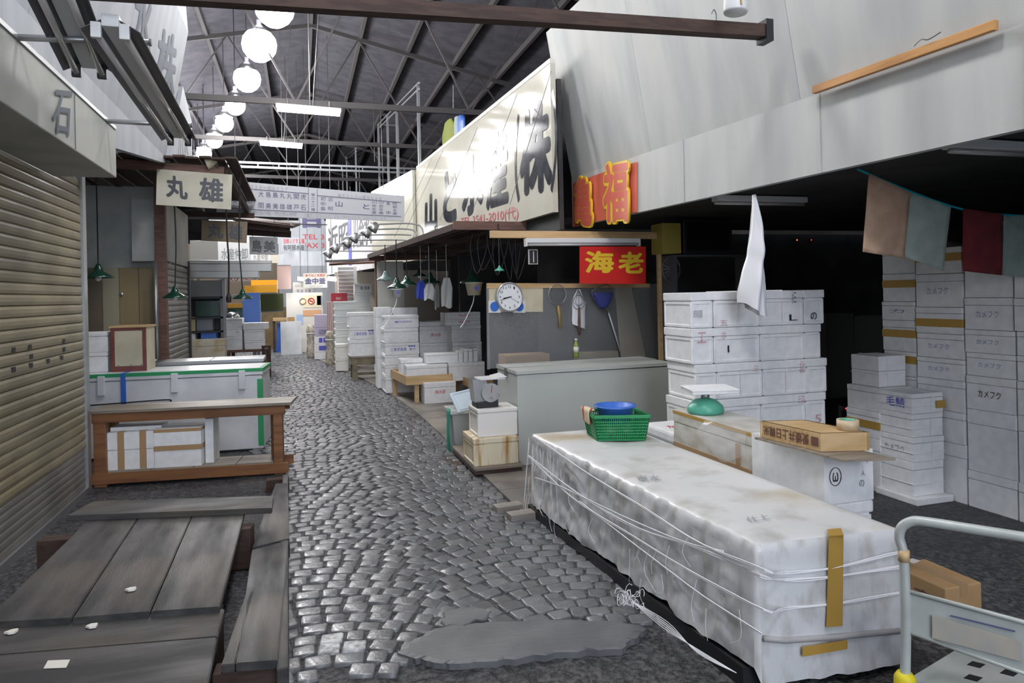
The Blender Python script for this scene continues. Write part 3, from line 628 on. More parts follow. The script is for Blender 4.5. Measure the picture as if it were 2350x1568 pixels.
# ---- wooden table
ta = AZ(200, 938, .66); tb = AZ(668, 926, .66); dv = tb - ta; TR = math.atan2(dv.y, dv.x) * .45; tw = 1.70
t = thing('wooden_table', 'long plain orange brown wooden table with lower shelf at left', 'table', (tb.x, tb.y, 0), TR)
lb('tabletop', -tw, 0, 0, .38, .645, .67, TABLEW, t, .004)
lb('apron', -tw + .03, -.06, .03, .065, .56, .645, ORANGEW, t, .003)
lb('apron', -tw + .03, -.06, .33, .365, .56, .645, ORANGEW, t, .003)
for x0, x1 in ((-tw + .04, -tw + .14), (-.165, -.085)):
    for y0, sx in ((.035, 0), (.265, -.06 if x1 > -.5 else 0)): lb('leg', x0 + sx, x1 + sx, y0, y0 + .085, 0, .57, ORANGEW, t, .004)
lb('shelf_rail', -tw + .02, -.04, .02, .035, .03, .125, ORANGEW, t, .003); lb('shelf_rail', -tw + .02, -.04, .375, .39, .03, .12, ORANGEW, t, .003)
for k in range(4): lb('shelf_board', -tw + .145 + k * .355, -tw + .145 + (k + 1) * .355 - .006 if k < 3 else -.17, .04, .375, .12, .135, TABLEW, t, .002)
MT = Matrix.Translation((tb.x, tb.y, 0)) @ Matrix.Rotation(TR, 4, 'Z')
GB = 'taped foam boxes on the lower shelf of the wooden table'
def xl(px, py, yl): # local table x of a ray at local depth yl
    o = MT @ Vector((0, yl, 0)); d = MT.to_3x3() @ Vector((1, 0, 0)); return (MT.inverted() @ AP(px, py, o, o + d)).x
x0, x1, x2 = xl(246, 1050, .07), xl(355, 1050, .07), xl(463, 1050, .07); zb = .136
foam('foam box with two vertical brown tapes on the shelf under the wooden table', MT @ Vector(((x0 + x1) / 2, .07, zb)), x1 - x0 - .006, .3, .33, TR, GB, lid=.48, rec='', tapes=(('v', -.08, .055, TAPE), ('v', .1, .055, TAPE)))
foam('foam box with horizontal brown tapes on the shelf under the wooden table', MT @ Vector(((x1 + x2) / 2, .06, zb)), x2 - x1 - .004, .3, .345, TR, GB, lid=.5, rec='', tapes=(('h', .17, .045, TAPE), ('h', .325, .03, TAPE)))
x3 = xl(490, 1020, .2); foam('plain foam box standing behind the horizontally taped one under the wooden table', MT @ Vector((x2 + (x3 - x2) / 2 + .012, .15, zb)), x3 - x2, .22, .40, TR, GB, lid=0, rec='')
bm = nb(); rbox(bm, (0, 0, 0), (.42, .2, .035), 0, .004)
lo_ = obj('foam_sheet', bm, FOAM); lo_.location = MT @ Vector((x0 + .22, .22, zb + .332)); lo_.rotation_euler = (0, 0, TR); tag(lo_, 'loose foam lid lying on the vertically taped box under the wooden table', 'foam sheet')
# ---- low platforms of weathered boards
def plank(label, quad, z, th, m_, name='plank', cat='plank', grp=None, wob=0):
    bm = nb(); slab(bm, [AZ(*p, z) if len(p) == 2 else Vector(p) for p in quad], th)
    bmesh.ops.bevel(bm, geom=bm.edges[:], offset=.004, segments=2, affect='EDGES'); return solo(name, bm, m_, label, cat, grp)
PG = 'weathered boards of the low stall platform'
plank('broad board across the far end of the low platform at left', ((152, 1184), (624, 1166), (628, 1138), (215, 1150)), .335, .035, TIMBER_X, grp=PG)
ed = [((-42, 1430), (212, 1183)), ((165, 1419), (322, 1181)), ((345, 1404), (444, 1176)), ((506, 1393), (563, 1172))]
nm = ['leftmost of the three wide grey boards running along the platform', 'middle of the three wide grey boards running along the platform', 'rightmost wide grey board of the platform with bright scratches']
for i in range(3):
    (a0, a1), (b0, b1) = ed[i], ed[i + 1]; g = 2
    plank(nm[i], ((a0[0] + g, a0[1]), (b0[0] - g, b0[1]), (b1[0] - g * .5, b1[1]), (a1[0] + g * .5, a1[1])), .30, .035, TIMBER, grp=PG)
f0, f1 = AZ(-120, 1436, .275), AZ(515, 1397, .275)
q1, q0 = AZ(498, 1462, .275), AZ(-150, 1516, .275); e1, e0 = AZ(478, 1590, .275), AZ(-170, 1700, .275)
plank('cross board in the foreground with brown far half, bottom left', (q0 + Vector((0, .004, 0)), q1 + Vector((0, .004, 0)), f1, f0), .275, .035, TIMBER_X, grp=PG)
plank('nearest dark cross board with the paper scrap, bottom left corner', (e0 + Vector((0, -.3, 0)), e1 + Vector((0, -.3, 0)), q1, q0), .275, .035, TIMBER_X, grp=PG)
bm = nb(); slab(bm, [AZ(*p, .2785) for p in ((100, 1534), (152, 1532), (161, 1514), (110, 1516))], .002); solo('paper_scrap', bm, PAPER, 'small white paper scrap on the nearest dark board', 'paper')
for i, (x, y) in enumerate(((213, 1438), (28, 1452), (302, 1354))):
    c = AZ(x, y, .279 if i < 2 else .304); bm = nb(); outline_slab(bm, [c + Vector((.028 * math.cos(k * 1.05) * (1 if k % 2 else .6), .018 * math.sin(k * 1.05), .001)) for k in range(6)], c.z + .0012, .002, .003)
    solo('foam_crumb', bm, PAPER, ['white crumb on the brown cross board, the right one', 'white crumb on the brown cross board near the left frame edge', 'white crumb on the middle platform board'][i], 'crumb')
# bearers below the platform
for i, (pa, pb) in enumerate((((-1.45, 4.62), (-.3, 4.42)), ((-1.5, 3.45), (-.36, 3.28)))):
    bm = nb(); bar(bm, (*pa, .14), (*pb, .14), .1, .24, bev=.005); solo('bearer', bm, BROWN, ['dark timber bearer under the far end of the platform boards', 'dark timber bearer under the near end of the platform boards'][i], 'timber', 'bearers of the low platform')
bm = nb(); bar(bm, (-1.5, 2.2, .12), (-.36, 2.1, .12), .1, .22, bev=.005); solo('bearer', bm, BROWN, 'dark timber bearer under the foreground cross boards', 'timber', 'bearers of the low platform')
LG = 'narrow boards of the step beside the lane'
plank('wide grey step board along the lane, bright flecks at its near end', ((541, 1523), (637, 1516), (662, 1240), (578, 1262)), .17, .035, TIMBER, grp=LG)
plank('narrow grey step board between platform and wide step board', ((507, 1527), (538, 1524), (600, 1300), (585, 1302)), .17, .035, TIMBER, grp=LG)
plank('farther step board beside the lane, running back to the table', ((578, 1258), (664, 1236), (660, 1108), (632, 1110)), .165, .035, TIMBER, grp=LG)
bm = nb(); a = AZ(655, 1568, .1); b = AZ(664, 1105, .1); bar(bm, (a.x - .01, a.y - .0, .08), (b.x - .03, b.y, .08), .045, .16, bev=.008); solo('edge_beam', bm, TIMBER, 'long split timber edge beam bordering the cobbled lane on the left', 'timber')
bm = nb(); a = AZ(575, 1500, .1); bar(bm, (-.36, 3.02, .065), (-.10, 3.0, .065), .09, .13, bev=.006); solo('bearer', bm, BROWN, 'short dark bearer under the near end of the step boards', 'timber')
bm = nb(); bar(bm, (-.36, 4.5, .06), (-.10, 4.45, .06), .09, .12, bev=.006); solo('bearer', bm, BROWN, 'short dark bearer under the middle of the step boards', 'timber')
bm = nb(); bar(bm, (-.30, 6.1, .06), (-.12, 6.1, .06), .09, .12, bev=.006); solo('bearer', bm, BROWN, 'short dark bearer under the far end of the step boards', 'timber')
# ================================================================ RIGHT SIDE, NEAR
# ---- big tied stack of foam boxes
GS = 'foam boxes of the tied stack before the dark stall'
XS = [2.72, 2.905, 3.30, 3.70, 3.885]; RH = .2645
rown = ['bottom row', 'fifth row from the top', 'fourth row from the top', 'third row from the top', 'second row from the top', 'top row']; coln = ['first from the left', 'second from the left', 'third from the left', 'rightmost']
PENCIL = mat('grey_pencil_marks', (.34, .34, .38), .6); SC_ = None; PINKM = mat('faded_pink_marks', (.62, .36, .40), .6)
for r in range(6):
    sh = (-.012, .006, 0, .012, -.006, -.004)[r]
    for c in range(4):
        x0, x1 = XS[c] + sh, XS[c + 1] + sh - (.03 if (c == 3 and r in (4,)) else 0)
        pr = []
        if r == 5 and c == 3: pr = [('f', 'の', .3, .12, .6, .34, BLACK, .0)]
        if r == 5 and c == 2: pr = [('f', '小三', .72, .62, .82, .97, BLACK, .0), ('f', 'L', .66, .12, .84, .3, BLACK, .0)]
        if r == 5 and c == 0: pr = [('f', '四国', .1, .3, .5, .5, PENCIL, .0)]
        if r == 4 and c == 1: pr = [('f', 'l', .28, .3, .31, .5, BLACK, .02), ('f', 'ホ', .15, .68, .26, .9, PINKM, .0)]
        if r == 5 and c == 1: pr = [('f', '五', .12, .05, .28, .2, PINKM, .0), ('f', '行', .72, .75, .86, .97, PINKM, .0)]
        if r == 3 and c == 2: pr = [('f', '北', .8, .62, .95, .95, PINKM, 0)]
        if r == 3 and c == 1: pr = [('f', 'ミ', .78, .72, .9, .9, PINKM, 0)]
        if r == 2 and c == 2: pr = [('f', '印', .82, .7, .96, .95, PINKM, 0)]
        if r == 2 and c == 3: pr = [('f', '5', .45, .1, .75, .35, PINKM, 0)]
        if r == 4 and c == 0: pr = [('f', 'エ', .25, .6, .65, .9, PINKM, 0)]
        foam('white foam box in the tied stack, %s, %s' % (rown[r], coln[c]), Vector(((x0 + x1) / 2, 4.47 + random.uniform(-.006, .006), r * RH + .001)), x1 - x0 - .004, .40, RH - .003, R(random.uniform(-.5, .5)), GS, lid=.24, rec='xy', prints=pr, straps=(('v', 0),) if c in (1, 2) and r in (5, 3, 1) else ())
# ---- boxes beside the sheeted pallet
GP = 'foam boxes standing beside the sheeted pallet'
y0, y1 = AX(1893, 1165, 2.42).y, AX(1727, 1100, 2.42).y; d_ = y1 - y0; w_ = .295
foam('foam box on the ground at the foot of the stack with the circled mark', Vector((2.42 + w_ / 2, y0 + .005, 0)), w_ - .006, d_, .268, 0, GP, rec='', bev=.012)
foam('foam box directly under the one with the circled mark', Vector((2.42 + w_ / 2 - .002, y0 + .002, .27)), w_ - .004, d_, .268, 0, GP, rec='x', bev=.012)
t = foam('long foam box with a circled letter on its end, carrying a plank', Vector((2.42 + w_ / 2, y0, .54)), w_, d_, .25, 0, GP, lid=0, rec='', bev=.02, prints=[('f', 'の', .70, .28, .80, .42, PENCIL, 0), ('f', 'フ', .84, .74, .92, .86, PENCIL, 0), ('f', '人', .74, .5, .82, .6, PENCIL, 0), ('f', 'ω', .16, .44, .27, .62, BLACK, -.01)])
c = Vector((2.42 + w_ * .215, y0 - .004, .54 + .25 * .54)); bm = nb(); tube(bm, [c + Vector((.034 * math.cos(k * .26), 0, .044 * math.sin(k * .26))) for k in range(25)], .0017, 4); obj('circle_mark', bm, BLACK, t)
FT = 'taped foam box'; ya, yb = AX(1735, 1105, 2.43).y + .02, AX(1548, 1035, 2.43).y
foam('foam box on the ground beneath the long taped box', Vector((2.43 + .14, ya, 0)), .27, yb - ya, .25, 0, GP, rec='')
foam('foam box directly beneath the long taped box', Vector((2.43 + .14, ya, .251)), .27, yb - ya, .25, 0, GP, rec='')
PLASTIC_OLD = mat('dirty_plastic_wrapped_foam', (.66, .65, .60), .28, c2=(.50, .47, .40), scale=3, stretch=(2, 2, 5))
t = foam('long dirty foam box sealed with brown tape and loose clear film', Vector((2.43 + .14, ya, .502)), .28, yb - ya, .29, 0, GP, lid=.3, rec='', m=PLASTIC_OLD, tapes=(('h', .035, .07, TAPE), ('h', .272, .02, TAPE_D)))
bm = nb(); box(bm, 2.424, 2.43, ya + .12, ya + .16, .57, .70); obj('tape', bm, TAPE, t)
FILM = mat('clear_plastic_film', (.85, .86, .9), .1, alpha=.22)
bm = nb(); a = Vector((2.424, ya + .02, .77)); P = []
for i in range(9):
    for j in range(7):
        u, v = i / 8, j / 6; P.append(bm.verts.new((2.418 - .05 * math.sin(v * 2.2) * (.3 + u) - .012 * noise.noise((i * .7, j * .9, 2)), ya + .04 + u * .42, .785 - v * (.09 + .13 * (1 - abs(u - .45) * 1.6)))))
for i in range(8):
    for j in range(6): bm.faces.new((P[i * 7 + j], P[i * 7 + j + 1], P[i * 7 + j + 8], P[i * 7 + j + 7]))
obj('film', bm, FILM, t, True)['label'] = 'loose crumpled clear film'
foam('foam box on the ground under the small lidded one beside the green basket', Vector((2.565, 4.26, 0)), .26, .44, .3, 0, GP, rec='')
foam('small lidded foam box with red marks on its lid behind the green basket', Vector((2.565, 4.26, .301)), .27, .45, .32, 0, GP, lid=.25, rec='', bev=.02, prints=[('t', '水産', .25, .35, .85, .6, RED_INK, 0)])
# plank, crate and tape roll
zp = .80; pa, pb, pc = AZ(1732, 1004, zp), AZ(1934, 1056, zp), AZ(2056, 1052, zp)
bm = nb(); slab(bm, [pa, pb, pc, pc + (pa - pb)], .010); solo('plank', bm, TABLEW, 'thin brown plank lying on the foam box with the circled mark', 'plank')
ka, kb, kc = AZ(1745, 1004, zp + .002), AZ(1884, 1037, zp + .002), AZ(1996, 1034, zp + .002); kh = AP(1886, 996, kb, kc).z - zp; kd = kc + (ka - kb)
t = thing('wooden_crate', 'flat pine crate with upside down brown lettering lying on the plank', 'crate', (kb.x, kb.y, zp + .002))
vu = Vector((0, 0, kh)); ins = lambda p, f: (ka + kb + kc + kd) / 4 + (p - (ka + kb + kc + kd) / 4) * f
for p, q in ((ka, kb), (kb, kc), (kc, kd), (kd, ka)):
    bm = nb(); slab(bm, [p, q, q + vu, p + vu], .012); obj('side_board', bm, PINE, t)
bm = nb(); slab(bm, [ins(ka, .99) + vu, ins(kb, .99) + vu, ins(kc, .99) + vu, ins(kd, .99) + vu], .012); obj('top_board', bm, PINE, t)
L = lambda u, v: ka.lerp(kb, u) + vu * v
letters('愛媛井上日韓米', [L(.82, .82), L(.06, .82), L(.06, .2), L(.82, .2)], BROWN_INK, t, bold=.015, off=-.0015 * 0 + .002)
letters('■', [L(.97, .74), L(.86, .74), L(.86, .26), L(.97, .26)], BROWN_INK, t, bold=0)
p = AZ(1946, 987, zp + kh); t = thing('tape_roll', 'roll of beige packing tape standing on the pine crate', 'tape', p + Vector((0, 0, .004)))
bm = nb(); lathe(bm, [(.036, 0), (.052, 0), (.052, .048), (.036, .048), (.036, 0)], p + Vector((0, 0, .004)), 26); obj('tape', bm, mat('beige_tape', (.60, .47, .31), .4), t, True)
bm = nb(); lathe(bm, [(.033, .001), (.037, .001), (.037, .0485), (.033, .0485), (.033, .001)], p + Vector((0, 0, .004)), 26); obj('core', bm, MINT, t, True)
# kitchen scale on the taped box
p = Vector((2.54, 4.03, .7945)); t = thing('kitchen_scale', 'mint green dial scale with a white tray, behind the taped box', 'scale', p)
bm = nb(); lathe(bm, [(.115, 0), (.12, .02), (.11, .05), (.07, .085), (.03, .095), (0, .095)], p, 24); obj('housing', bm, MINT, t, True)
bm = nb(); tube(bm, [p + Vector((0, 0, .09)), p + Vector((0, 0, .135))], .028, 14); obj('stem', bm, STEEL, t, True)
bm = nb(); rbox(bm, p + Vector((.03, .0, .145)), (.30, .26, .02), R(-14), .006); rbox(bm, p + Vector((.03, 0, .16)), (.31, .27, .012), R(-14), .005); obj('tray', bm, FOAM, t)
# ---- sheeted pallet
TA, TB, TC = AZ(1222, 992, .6), AZ(1735, 1242, .6), AZ(2060, 1206, .6); TD = TA + Vector((.72, -.02, 0)); ZT = .6
t = thing('sheeted_pallet', 'long pallet load under a dirty white plastic sheet bound with twine', 'pallet load', ((TA + TC) / 2).to_tuple()[:2] + (0,))
SHEET = mat('dirty_white_plastic_sheet', (.70, .705, .70), .38, c2=(.46, .45, .42), scale=5.5, lo=.52, hi=.78, bump=.18, bscale=9, c3=(.50, .42, .28), scale3=1.7, lo3=.56, hi3=.74)
SHEET_S = mat('dirty_white_plastic_skirt', (.66, .67, .68), .26, c2=(.42, .40, .37), scale=7, stretch=(1.9, 1.9, .8), lo=.48, hi=.74, bump=.35, bscale=12)
bm = nb(); nu, nv = 110, 26
def topz(u, v):
    e = min(u * 22, (1 - u) * 22, v * 8, (1 - v) * 8); e = min(1, max(0, e))
    return ZT - .014 * (1 - e) ** 2 + .006 * noise.noise((u * 9, v * 4, 1)) * e
def tp(u, v): # u along the lane from far (0) to near (1), v across
    p = TA.lerp(TB, u).lerp(TD.lerp(TC, u), v); return Vector((p.x, p.y, topz(u, v)))
G = [[bm.verts.new(tp(i / nu, j / nv)) for j in range(nv + 1)] for i in range(nu + 1)]
for i in range(nu):
    for j in range(nv): bm.faces.new((G[i][j], G[i + 1][j], G[i + 1][j + 1], G[i][j + 1])).material_index = 0
ctr = (TA + TB + TC + TD) / 4
def skirt(edge, nrm, amp, seed, nr=22, zbot=.1, along=2.4):
    rows = [edge]; n = len(edge)
    for r in range(1, nr + 1):
        row = []; f = r / nr
        for i, e in enumerate(edge):
            u = i / (n - 1); z = ZT - .02 - (ZT - .02 - zbot - .022 * noise.noise((u * 26, seed, 8)) - .015 * noise.noise((u * 9, seed, 2))) * f
            k = min(1, u * 14, (1 - u) * 14) if True else 1
            d = .010 + amp * f ** .5 * (.5 + noise.noise((u * 17 * along / 2.4, f * 1.3 + seed, 3))) * k + .4 * amp * noise.noise((u * 44 * along / 2.4 + f * 6, f * 6, seed)) * k + amp * .8 * max(0, noise.noise((u * 11 * along / 2.4 - f * 3.2, f * 2.6, seed + 5))) * k * min(1, f * 3)
            p = e.co.copy(); p += nrm * (d + .012 * f); p.z = z; row.append(bm.verts.new(p))
        rows.append(row)
    for a, b in zip(rows, rows[1:]):
        for i in range(n - 1): bm.faces.new((a[i], a[i + 1], b[i + 1], b[i])).material_index = 1
    return rows
nL = Vector((TB.y - TA.y, -(TB.x - TA.x), 0)).normalized(); nL = nL if nL.x < 0 else -nL
nF = Vector((TC.y - TB.y, -(TC.x - TB.x), 0)).normalized(); nF = nF if nF.y < 0 else -nF
e1 = [G[i][0] for i in range(nu + 1)]; e2 = [G[nu][j] for j in range(nv + 1)]; e3 = [G[i][nv] for i in range(nu, -1, -1)]; e4 = [G[0][j] for j in range(nv, -1, -1)]
s1 = skirt(e1, nL, .030, 1.0); s2 = skirt(e2, nF, .010, 4.0, along=.65, zbot=.035); s3 = skirt(e3, -nL, .004, 7.0); s4 = skirt(e4, -nF, .008, 9.0, along=.6)
def seam(a, b):
    for r in range(1, len(a)): bm.faces.new((a[r - 1][-1], b[r - 1][0], b[r][0], a[r][-1])) if a[r - 1][-1] is not b[r - 1][0] else bm.faces.new((a[r - 1][-1], b[r][0], a[r][-1]))
for a, b in ((s1, s2), (s2, s3), (s3, s4), (s4, s1)): seam(a, b)
sh = obj('sheet', bm, [SHEET, SHEET_S], t, True)
bm = nb(); Pp = [TA, TB, TC, TD]; cc = ctr.copy()
slab(bm, [Vector((q.x, q.y, .085)) + d_ for q, d_ in ((TA, nL * .05), (TB, nL * .05 - nF * .04), (TC, -nF * .04), (TD, Vector()))], .085); obj('pallet_base', bm, BLACK, t)
bm = nb(); slab(bm, [Vector((q.x, q.y, .56)) - (Vector((q.x, q.y, 0)) - Vector((cc.x, cc.y, 0))) * .05 for q in Pp], .45); obj('load', bm, FOAM_OLD, t)
def side(px, py, o=.05): return AP(px, py, TA + nL * o, TB + nL * o)
def front(px, py, o=.03): return AP(px, py, TB + nF * o, TC + nF * o)
def strand(pts, r=.0032, n=3, sp=.006, name='twine', lab=None):
    bm = nb()
    for k in range(n):
        off = Vector((0, 0, random.uniform(-sp, sp))); tube(bm, [p + off * (1 + .6 * math.sin(i + k)) for i, p in enumerate(curve(pts, 4))], r * random.uniform(.6, 1.1), 5)
    o = obj(name, bm, STRING, t)
    if lab: o['label'] = lab
corner = lambda py: [side(1752, py, .05), front(1775, py + 8, .03)]
strand([side(1226, 1004, .03), side(1330, 1075), side(1480, 1170), side(1620, 1255), side(1755, 1310), front(1800, 1318), front(1920, 1303), front(2063, 1270)])
strand([side(1212, 1045, .045), side(1330, 1135), side(1460, 1210), side(1600, 1255), side(1700, 1300), side(1757, 1324), front(1800, 1330), front(1920, 1322), front(2063, 1300)], n=4, sp=.008)
strand([side(1216, 1050, .045), side(1310, 1140), side(1450, 1230), side(1600, 1320), side(1752, 1400), front(1800, 1398), front(1920, 1385), front(2063, 1362)])
strand([side(1228, 1096, .045), side(1290, 1118), side(1420, 1180), side(1560, 1240), side(1660, 1265)], n=4, sp=.006)
strand([side(1330, 1152, .05), side(1430, 1230), side(1560, 1330), side(1660, 1400), side(1748, 1455)], n=3)
strand([side(1214, 1010, .035), side(1208, 1080, .05), side(1203, 1150, .055)], n=5, sp=.02, r=.002)
bm = nb()
for k in range(9):
    q = side(1215 + k * 8, 1015 + k * 5, .05); l = random.uniform(.15, .4); tube(bm, curve([q, q + Vector((random.uniform(-.02, .02), random.uniform(-.03, .03), -l * .5)), q + Vector((random.uniform(-.03, .01), random.uniform(-.04, .04), -l))], 4), .0012, 4)
for k in range(26):
    u = random.random(); q = TA.lerp(TB, u) + nL * .06; q.z = random.uniform(.14, .5); l = random.uniform(.06, .2); tube(bm, curve([q, q + Vector((-.015, random.uniform(-.05, .05), -l * .6)), q + Vector((-.01, random.uniform(-.08, .08), -l))], 4), .001, 4)
obj('loose_threads', bm, STRING, t)['kind'] = 'stuff'
bm = nb()
for k in range(14):
    q = AZ(1440 + random.uniform(-18, 30), 1372 + random.uniform(-14, 18), .12); r = random.uniform(.02, .05); ph = random.random() * 6; tl = random.uniform(-.6, .6)
    tube(bm, [q + Vector((r * math.cos(ph + a * .5) * .6, r * math.sin(ph + a * .5), .015 * math.sin(a + ph) + tl * r * math.cos(a * .5))) for a in range(11)], .0016, 4)
for k in range(5): tube(bm, curve([AZ(1450, 1380, .13), AZ(1520 + k * 3, 1440 - k * 3, .11), AZ(1600, 1490 + k * 2, .10), AZ(1690, 1545, .09)], 5), .0016, 4)
solo('twine_tangle', bm, STRING, 'tangle of loose white twine at the foot of the sheeted pallet', 'twine')
bm = nb(); w3 = [(1752, 1466), (1800, 1470), (1920, 1462), (2063, 1448)]; tube(bm, [front(x, y, .028) for x, y in w3], .013, 6); obj('sheet_band', bm, mat('grey_sheet_band', (.42, .41, .41), .5), t, True)
bm = nb(); slab(bm, [front(1897, 1440, .037), front(1934, 1437, .037), front(1936, 1228, .030), front(1903, 1230, .03)], .003); slab(bm, [AZ(1903, 1230, .602), AZ(1936, 1228, .602), AZ(1930, 1212, .607), AZ(1898, 1215, .607)], .003); obj('tape', bm, TAPE_D, t)
bm = nb(); slab(bm, [front(1842, 1508, .045), front(1945, 1490, .045), front(1945, 1470, .045), front(1842, 1486, .045)], .003); obj('tape', bm, TAPE_D, t)
M3 = lambda px, py: AZ(px, py, .606)
letters('東水', [M3(1465, 1105), M3(1520, 1104), M3(1512, 1090), M3(1458, 1092)], PENCIL, t, bold=-.01, off=.002)
letters('仕上', [M3(1720, 1200), M3(1770, 1192), M3(1760, 1180), M3(1708, 1188)], PENCIL, t, bold=-.01, off=.002)
# green basket with tub and towel
b0 = AZ(1372, 1013, .605); br = R(-3); t = thing('green_basket', 'green plastic lattice basket standing on the sheeted pallet', 'basket', b0)
bw, bd, bh = .315, .25, .165; fx, fy = Vector((.99, -.06, 0)), Vector((-.50, .87, 0)).normalized()
fx = (AZ(1457, 1012, .605) - b0).normalized(); fy = (AZ(1330, 1008, .605) - b0); fy = (fy.normalized() * .3 + Vector((-fx.y, fx.x, 0))).normalized()
c4 = [b0, b0 + fx * bw, b0 + fx * bw + fy * bd, b0 + fy * bd]; cm = sum(c4, Vector()) / 4
def bk(i, f, z): p = c4[i % 4].lerp(c4[(i + 1) % 4], f); q = cm + (p - cm) * (1 + .16 * z / bh); return Vector((q.x, q.y, b0.z + z))
bm = nb(); slab(bm, [Vector((p.x, p.y, b0.z + .012)) for p in c4], .008); obj('bottom', bm, GREEN_P, t)
for i in range(4):
    bm = nb()
    for z in (.006, .03, .05, .07, .09, .11, .13): bar(bm, bk(i, 0, z), bk(i, 1, z), .004, .0075)
    nvv = 26 if i % 2 == 0 else 20
    for k in range(nvv + 1): bar(bm, bk(i, k / nvv, .004), bk(i, k / nvv, bh - .01), .006, .004)
    obj('lattice_side', bm, GREEN_P, t)
    bm = nb(); bar(bm, bk(i, -.01, bh), bk(i, 1.01, bh), .016, .022, bev=.003); obj('rim', bm, GREEN_P, t)
p = cm + Vector((.0, 0, bh - .06)); t = thing('blue_tub', 'shallow blue plastic tub sitting in the green basket', 'tub', p)
bm = nb(); lathe(bm, [(0, .004), (.105, .004), (.125, .105), (.145, .108), (.145, .118), (.118, .118), (.10, .012), (0, .01)], p, 28); obj('tub', bm, BLUE_P, t, True)
bm = nb(); a = bk(3, .25, bh + .012) ; P = []
for i in range(13):
    for j in range(5):
        v = i / 12; f = .08 + j / 4 * .62; o = (bk(3, f, 0) - cm).normalized(); o.z = 0
        z = bh + .014 - max(0, v - .3) * .13; q = bk(3, f, min(bh, z)); out = .012 + (.012 * math.sin(v * 6 + j)) * .25 if v > .3 else -.03 + v / .3 * .04
        P.append(bm.verts.new(q + o * out + Vector((0, 0, z + .012 - min(bh, z)))))
for i in range(12):
    for j in range(4):
        f = bm.faces.new((P[i * 5 + j], P[i * 5 + j + 1], P[i * 5 + j + 6], P[i * 5 + j + 5])); f.material_index = 0
tw_m = bpy.data.materials.new('striped_towel'); tw_m.use_nodes = True; _n = tw_m.node_tree; _b = _n.nodes['Principled BSDF']; _b.inputs['Roughness'].default_value = .9
_t = _n.nodes.new('ShaderNodeTexCoord'); _m = _n.nodes.new('ShaderNodeMapping'); _m.inputs['Rotation'].default_value = (0, 0, R(30)); _w = _n.nodes.new('ShaderNodeTexWave'); _w.inputs['Scale'].default_value = 4.5; _w.inputs['Distortion'].default_value = .4
_r = _n.nodes.new('ShaderNodeValToRGB'); _r.color_ramp.elements[0].position = .86; _r.color_ramp.elements[0].color = (.70, .58, .42, 1); _r.color_ramp.elements[1].position = .9; _r.color_ramp.elements[1].color = (.45, .08, .04, 1)
_n.links.new(_t.outputs['Object'], _m.inputs[0]); _n.links.new(_m.outputs[0], _w.inputs['Vector']); _n.links.new(_w.outputs['Fac'], _r.inputs[0]); _n.links.new(_r.outputs[0], _b.inputs['Base Color'])
tl = solo('towel', bm, tw_m, 'cream towel with red stripes hung over the rim of the green basket', 'towel', smooth=True); sm = tl.modifiers.new('thick', 'SOLIDIFY'); sm.thickness = .008
# ---- grey chest freezer
t = thing('chest_freezer', 'large pale grey chest freezer behind the rust stained boxes', 'freezer', (2.66, 6.4, 0))
bm = nb(); box(bm, 1.87, 3.45, 6.05, 6.72, .04, .865, .006); obj('body', bm, FRZ, t)
bm = nb(); slab(bm, [(1.862, 6.04, .90), (3.46, 6.04, .905), (3.46, 6.36, .905), (1.862, 6.36, .90)], .03); slab(bm, [(1.862, 6.385, .905), (3.46, 6.385, .91), (3.46, 6.73, .91), (1.862, 6.73, .905)], .035); obj('lid', bm, FRZ, t)
bm = nb(); box(bm, 1.862, 3.46, 6.362, 6.383, .87, .90); obj('lid_gap', bm, STEEL_D, t)
bm = nb(); rbox(bm, (1.858, 6.39, .85), (.014, .03, .10), 0, .003); obj('clasp', bm, STEEL_D, t)
bm = nb(); box(bm, 1.9, 3.4, 6.08, 6.7, .0, .04); obj('plinth', bm, BLACK, t)
# ---- clear screen with the things hung on it
SA, SB = Vector((1.83, 6.86, 0)), Vector((3.75, 7.2, 0))
def SC(px, py, o=0.0):
    n = Vector((SB.y - SA.y, -(SB.x - SA.x), 0)).normalized(); return AP(px, py, SA + n * o, SB + n * o)
ACR = mat('smudged_clear_acrylic', (.42, .44, .46), .3, c2=(.5, .5, .5), scale=2, alpha=.24)
t = thing('clear_screen', 'large smudged clear acrylic screen standing behind the grey freezer', 'screen', SC(1320, 838))
bm = nb(); slab(bm, [SC(1124, 846), SC(1530, 846), SC(1530, 652), SC(1120, 652)], .008); obj('pane', bm, ACR, t)
bm = nb(); slab(bm, [SC(1119, 662, .012), SC(1492, 660, .012), SC(1492, 651, .012), SC(1119, 650, .012)], .03); obj('top_rail', bm, PINE, t)
bm = nb(); slab(bm, [SC(1119, 848, .006), SC(1125, 848, .006), SC(1122, 660, .006), SC(1117, 660, .006)], .015); obj('edge_strip', bm, STEEL, t)
bm = nb(); slab(bm, [SC(1121, 716, .006), SC(1246, 716, .006), SC(1246, 661, .006), SC(1121, 661, .006)], .002); solo('notice_paper', bm, CREAM, 'cream paper sheet fixed to the screen behind the wall clock', 'paper')
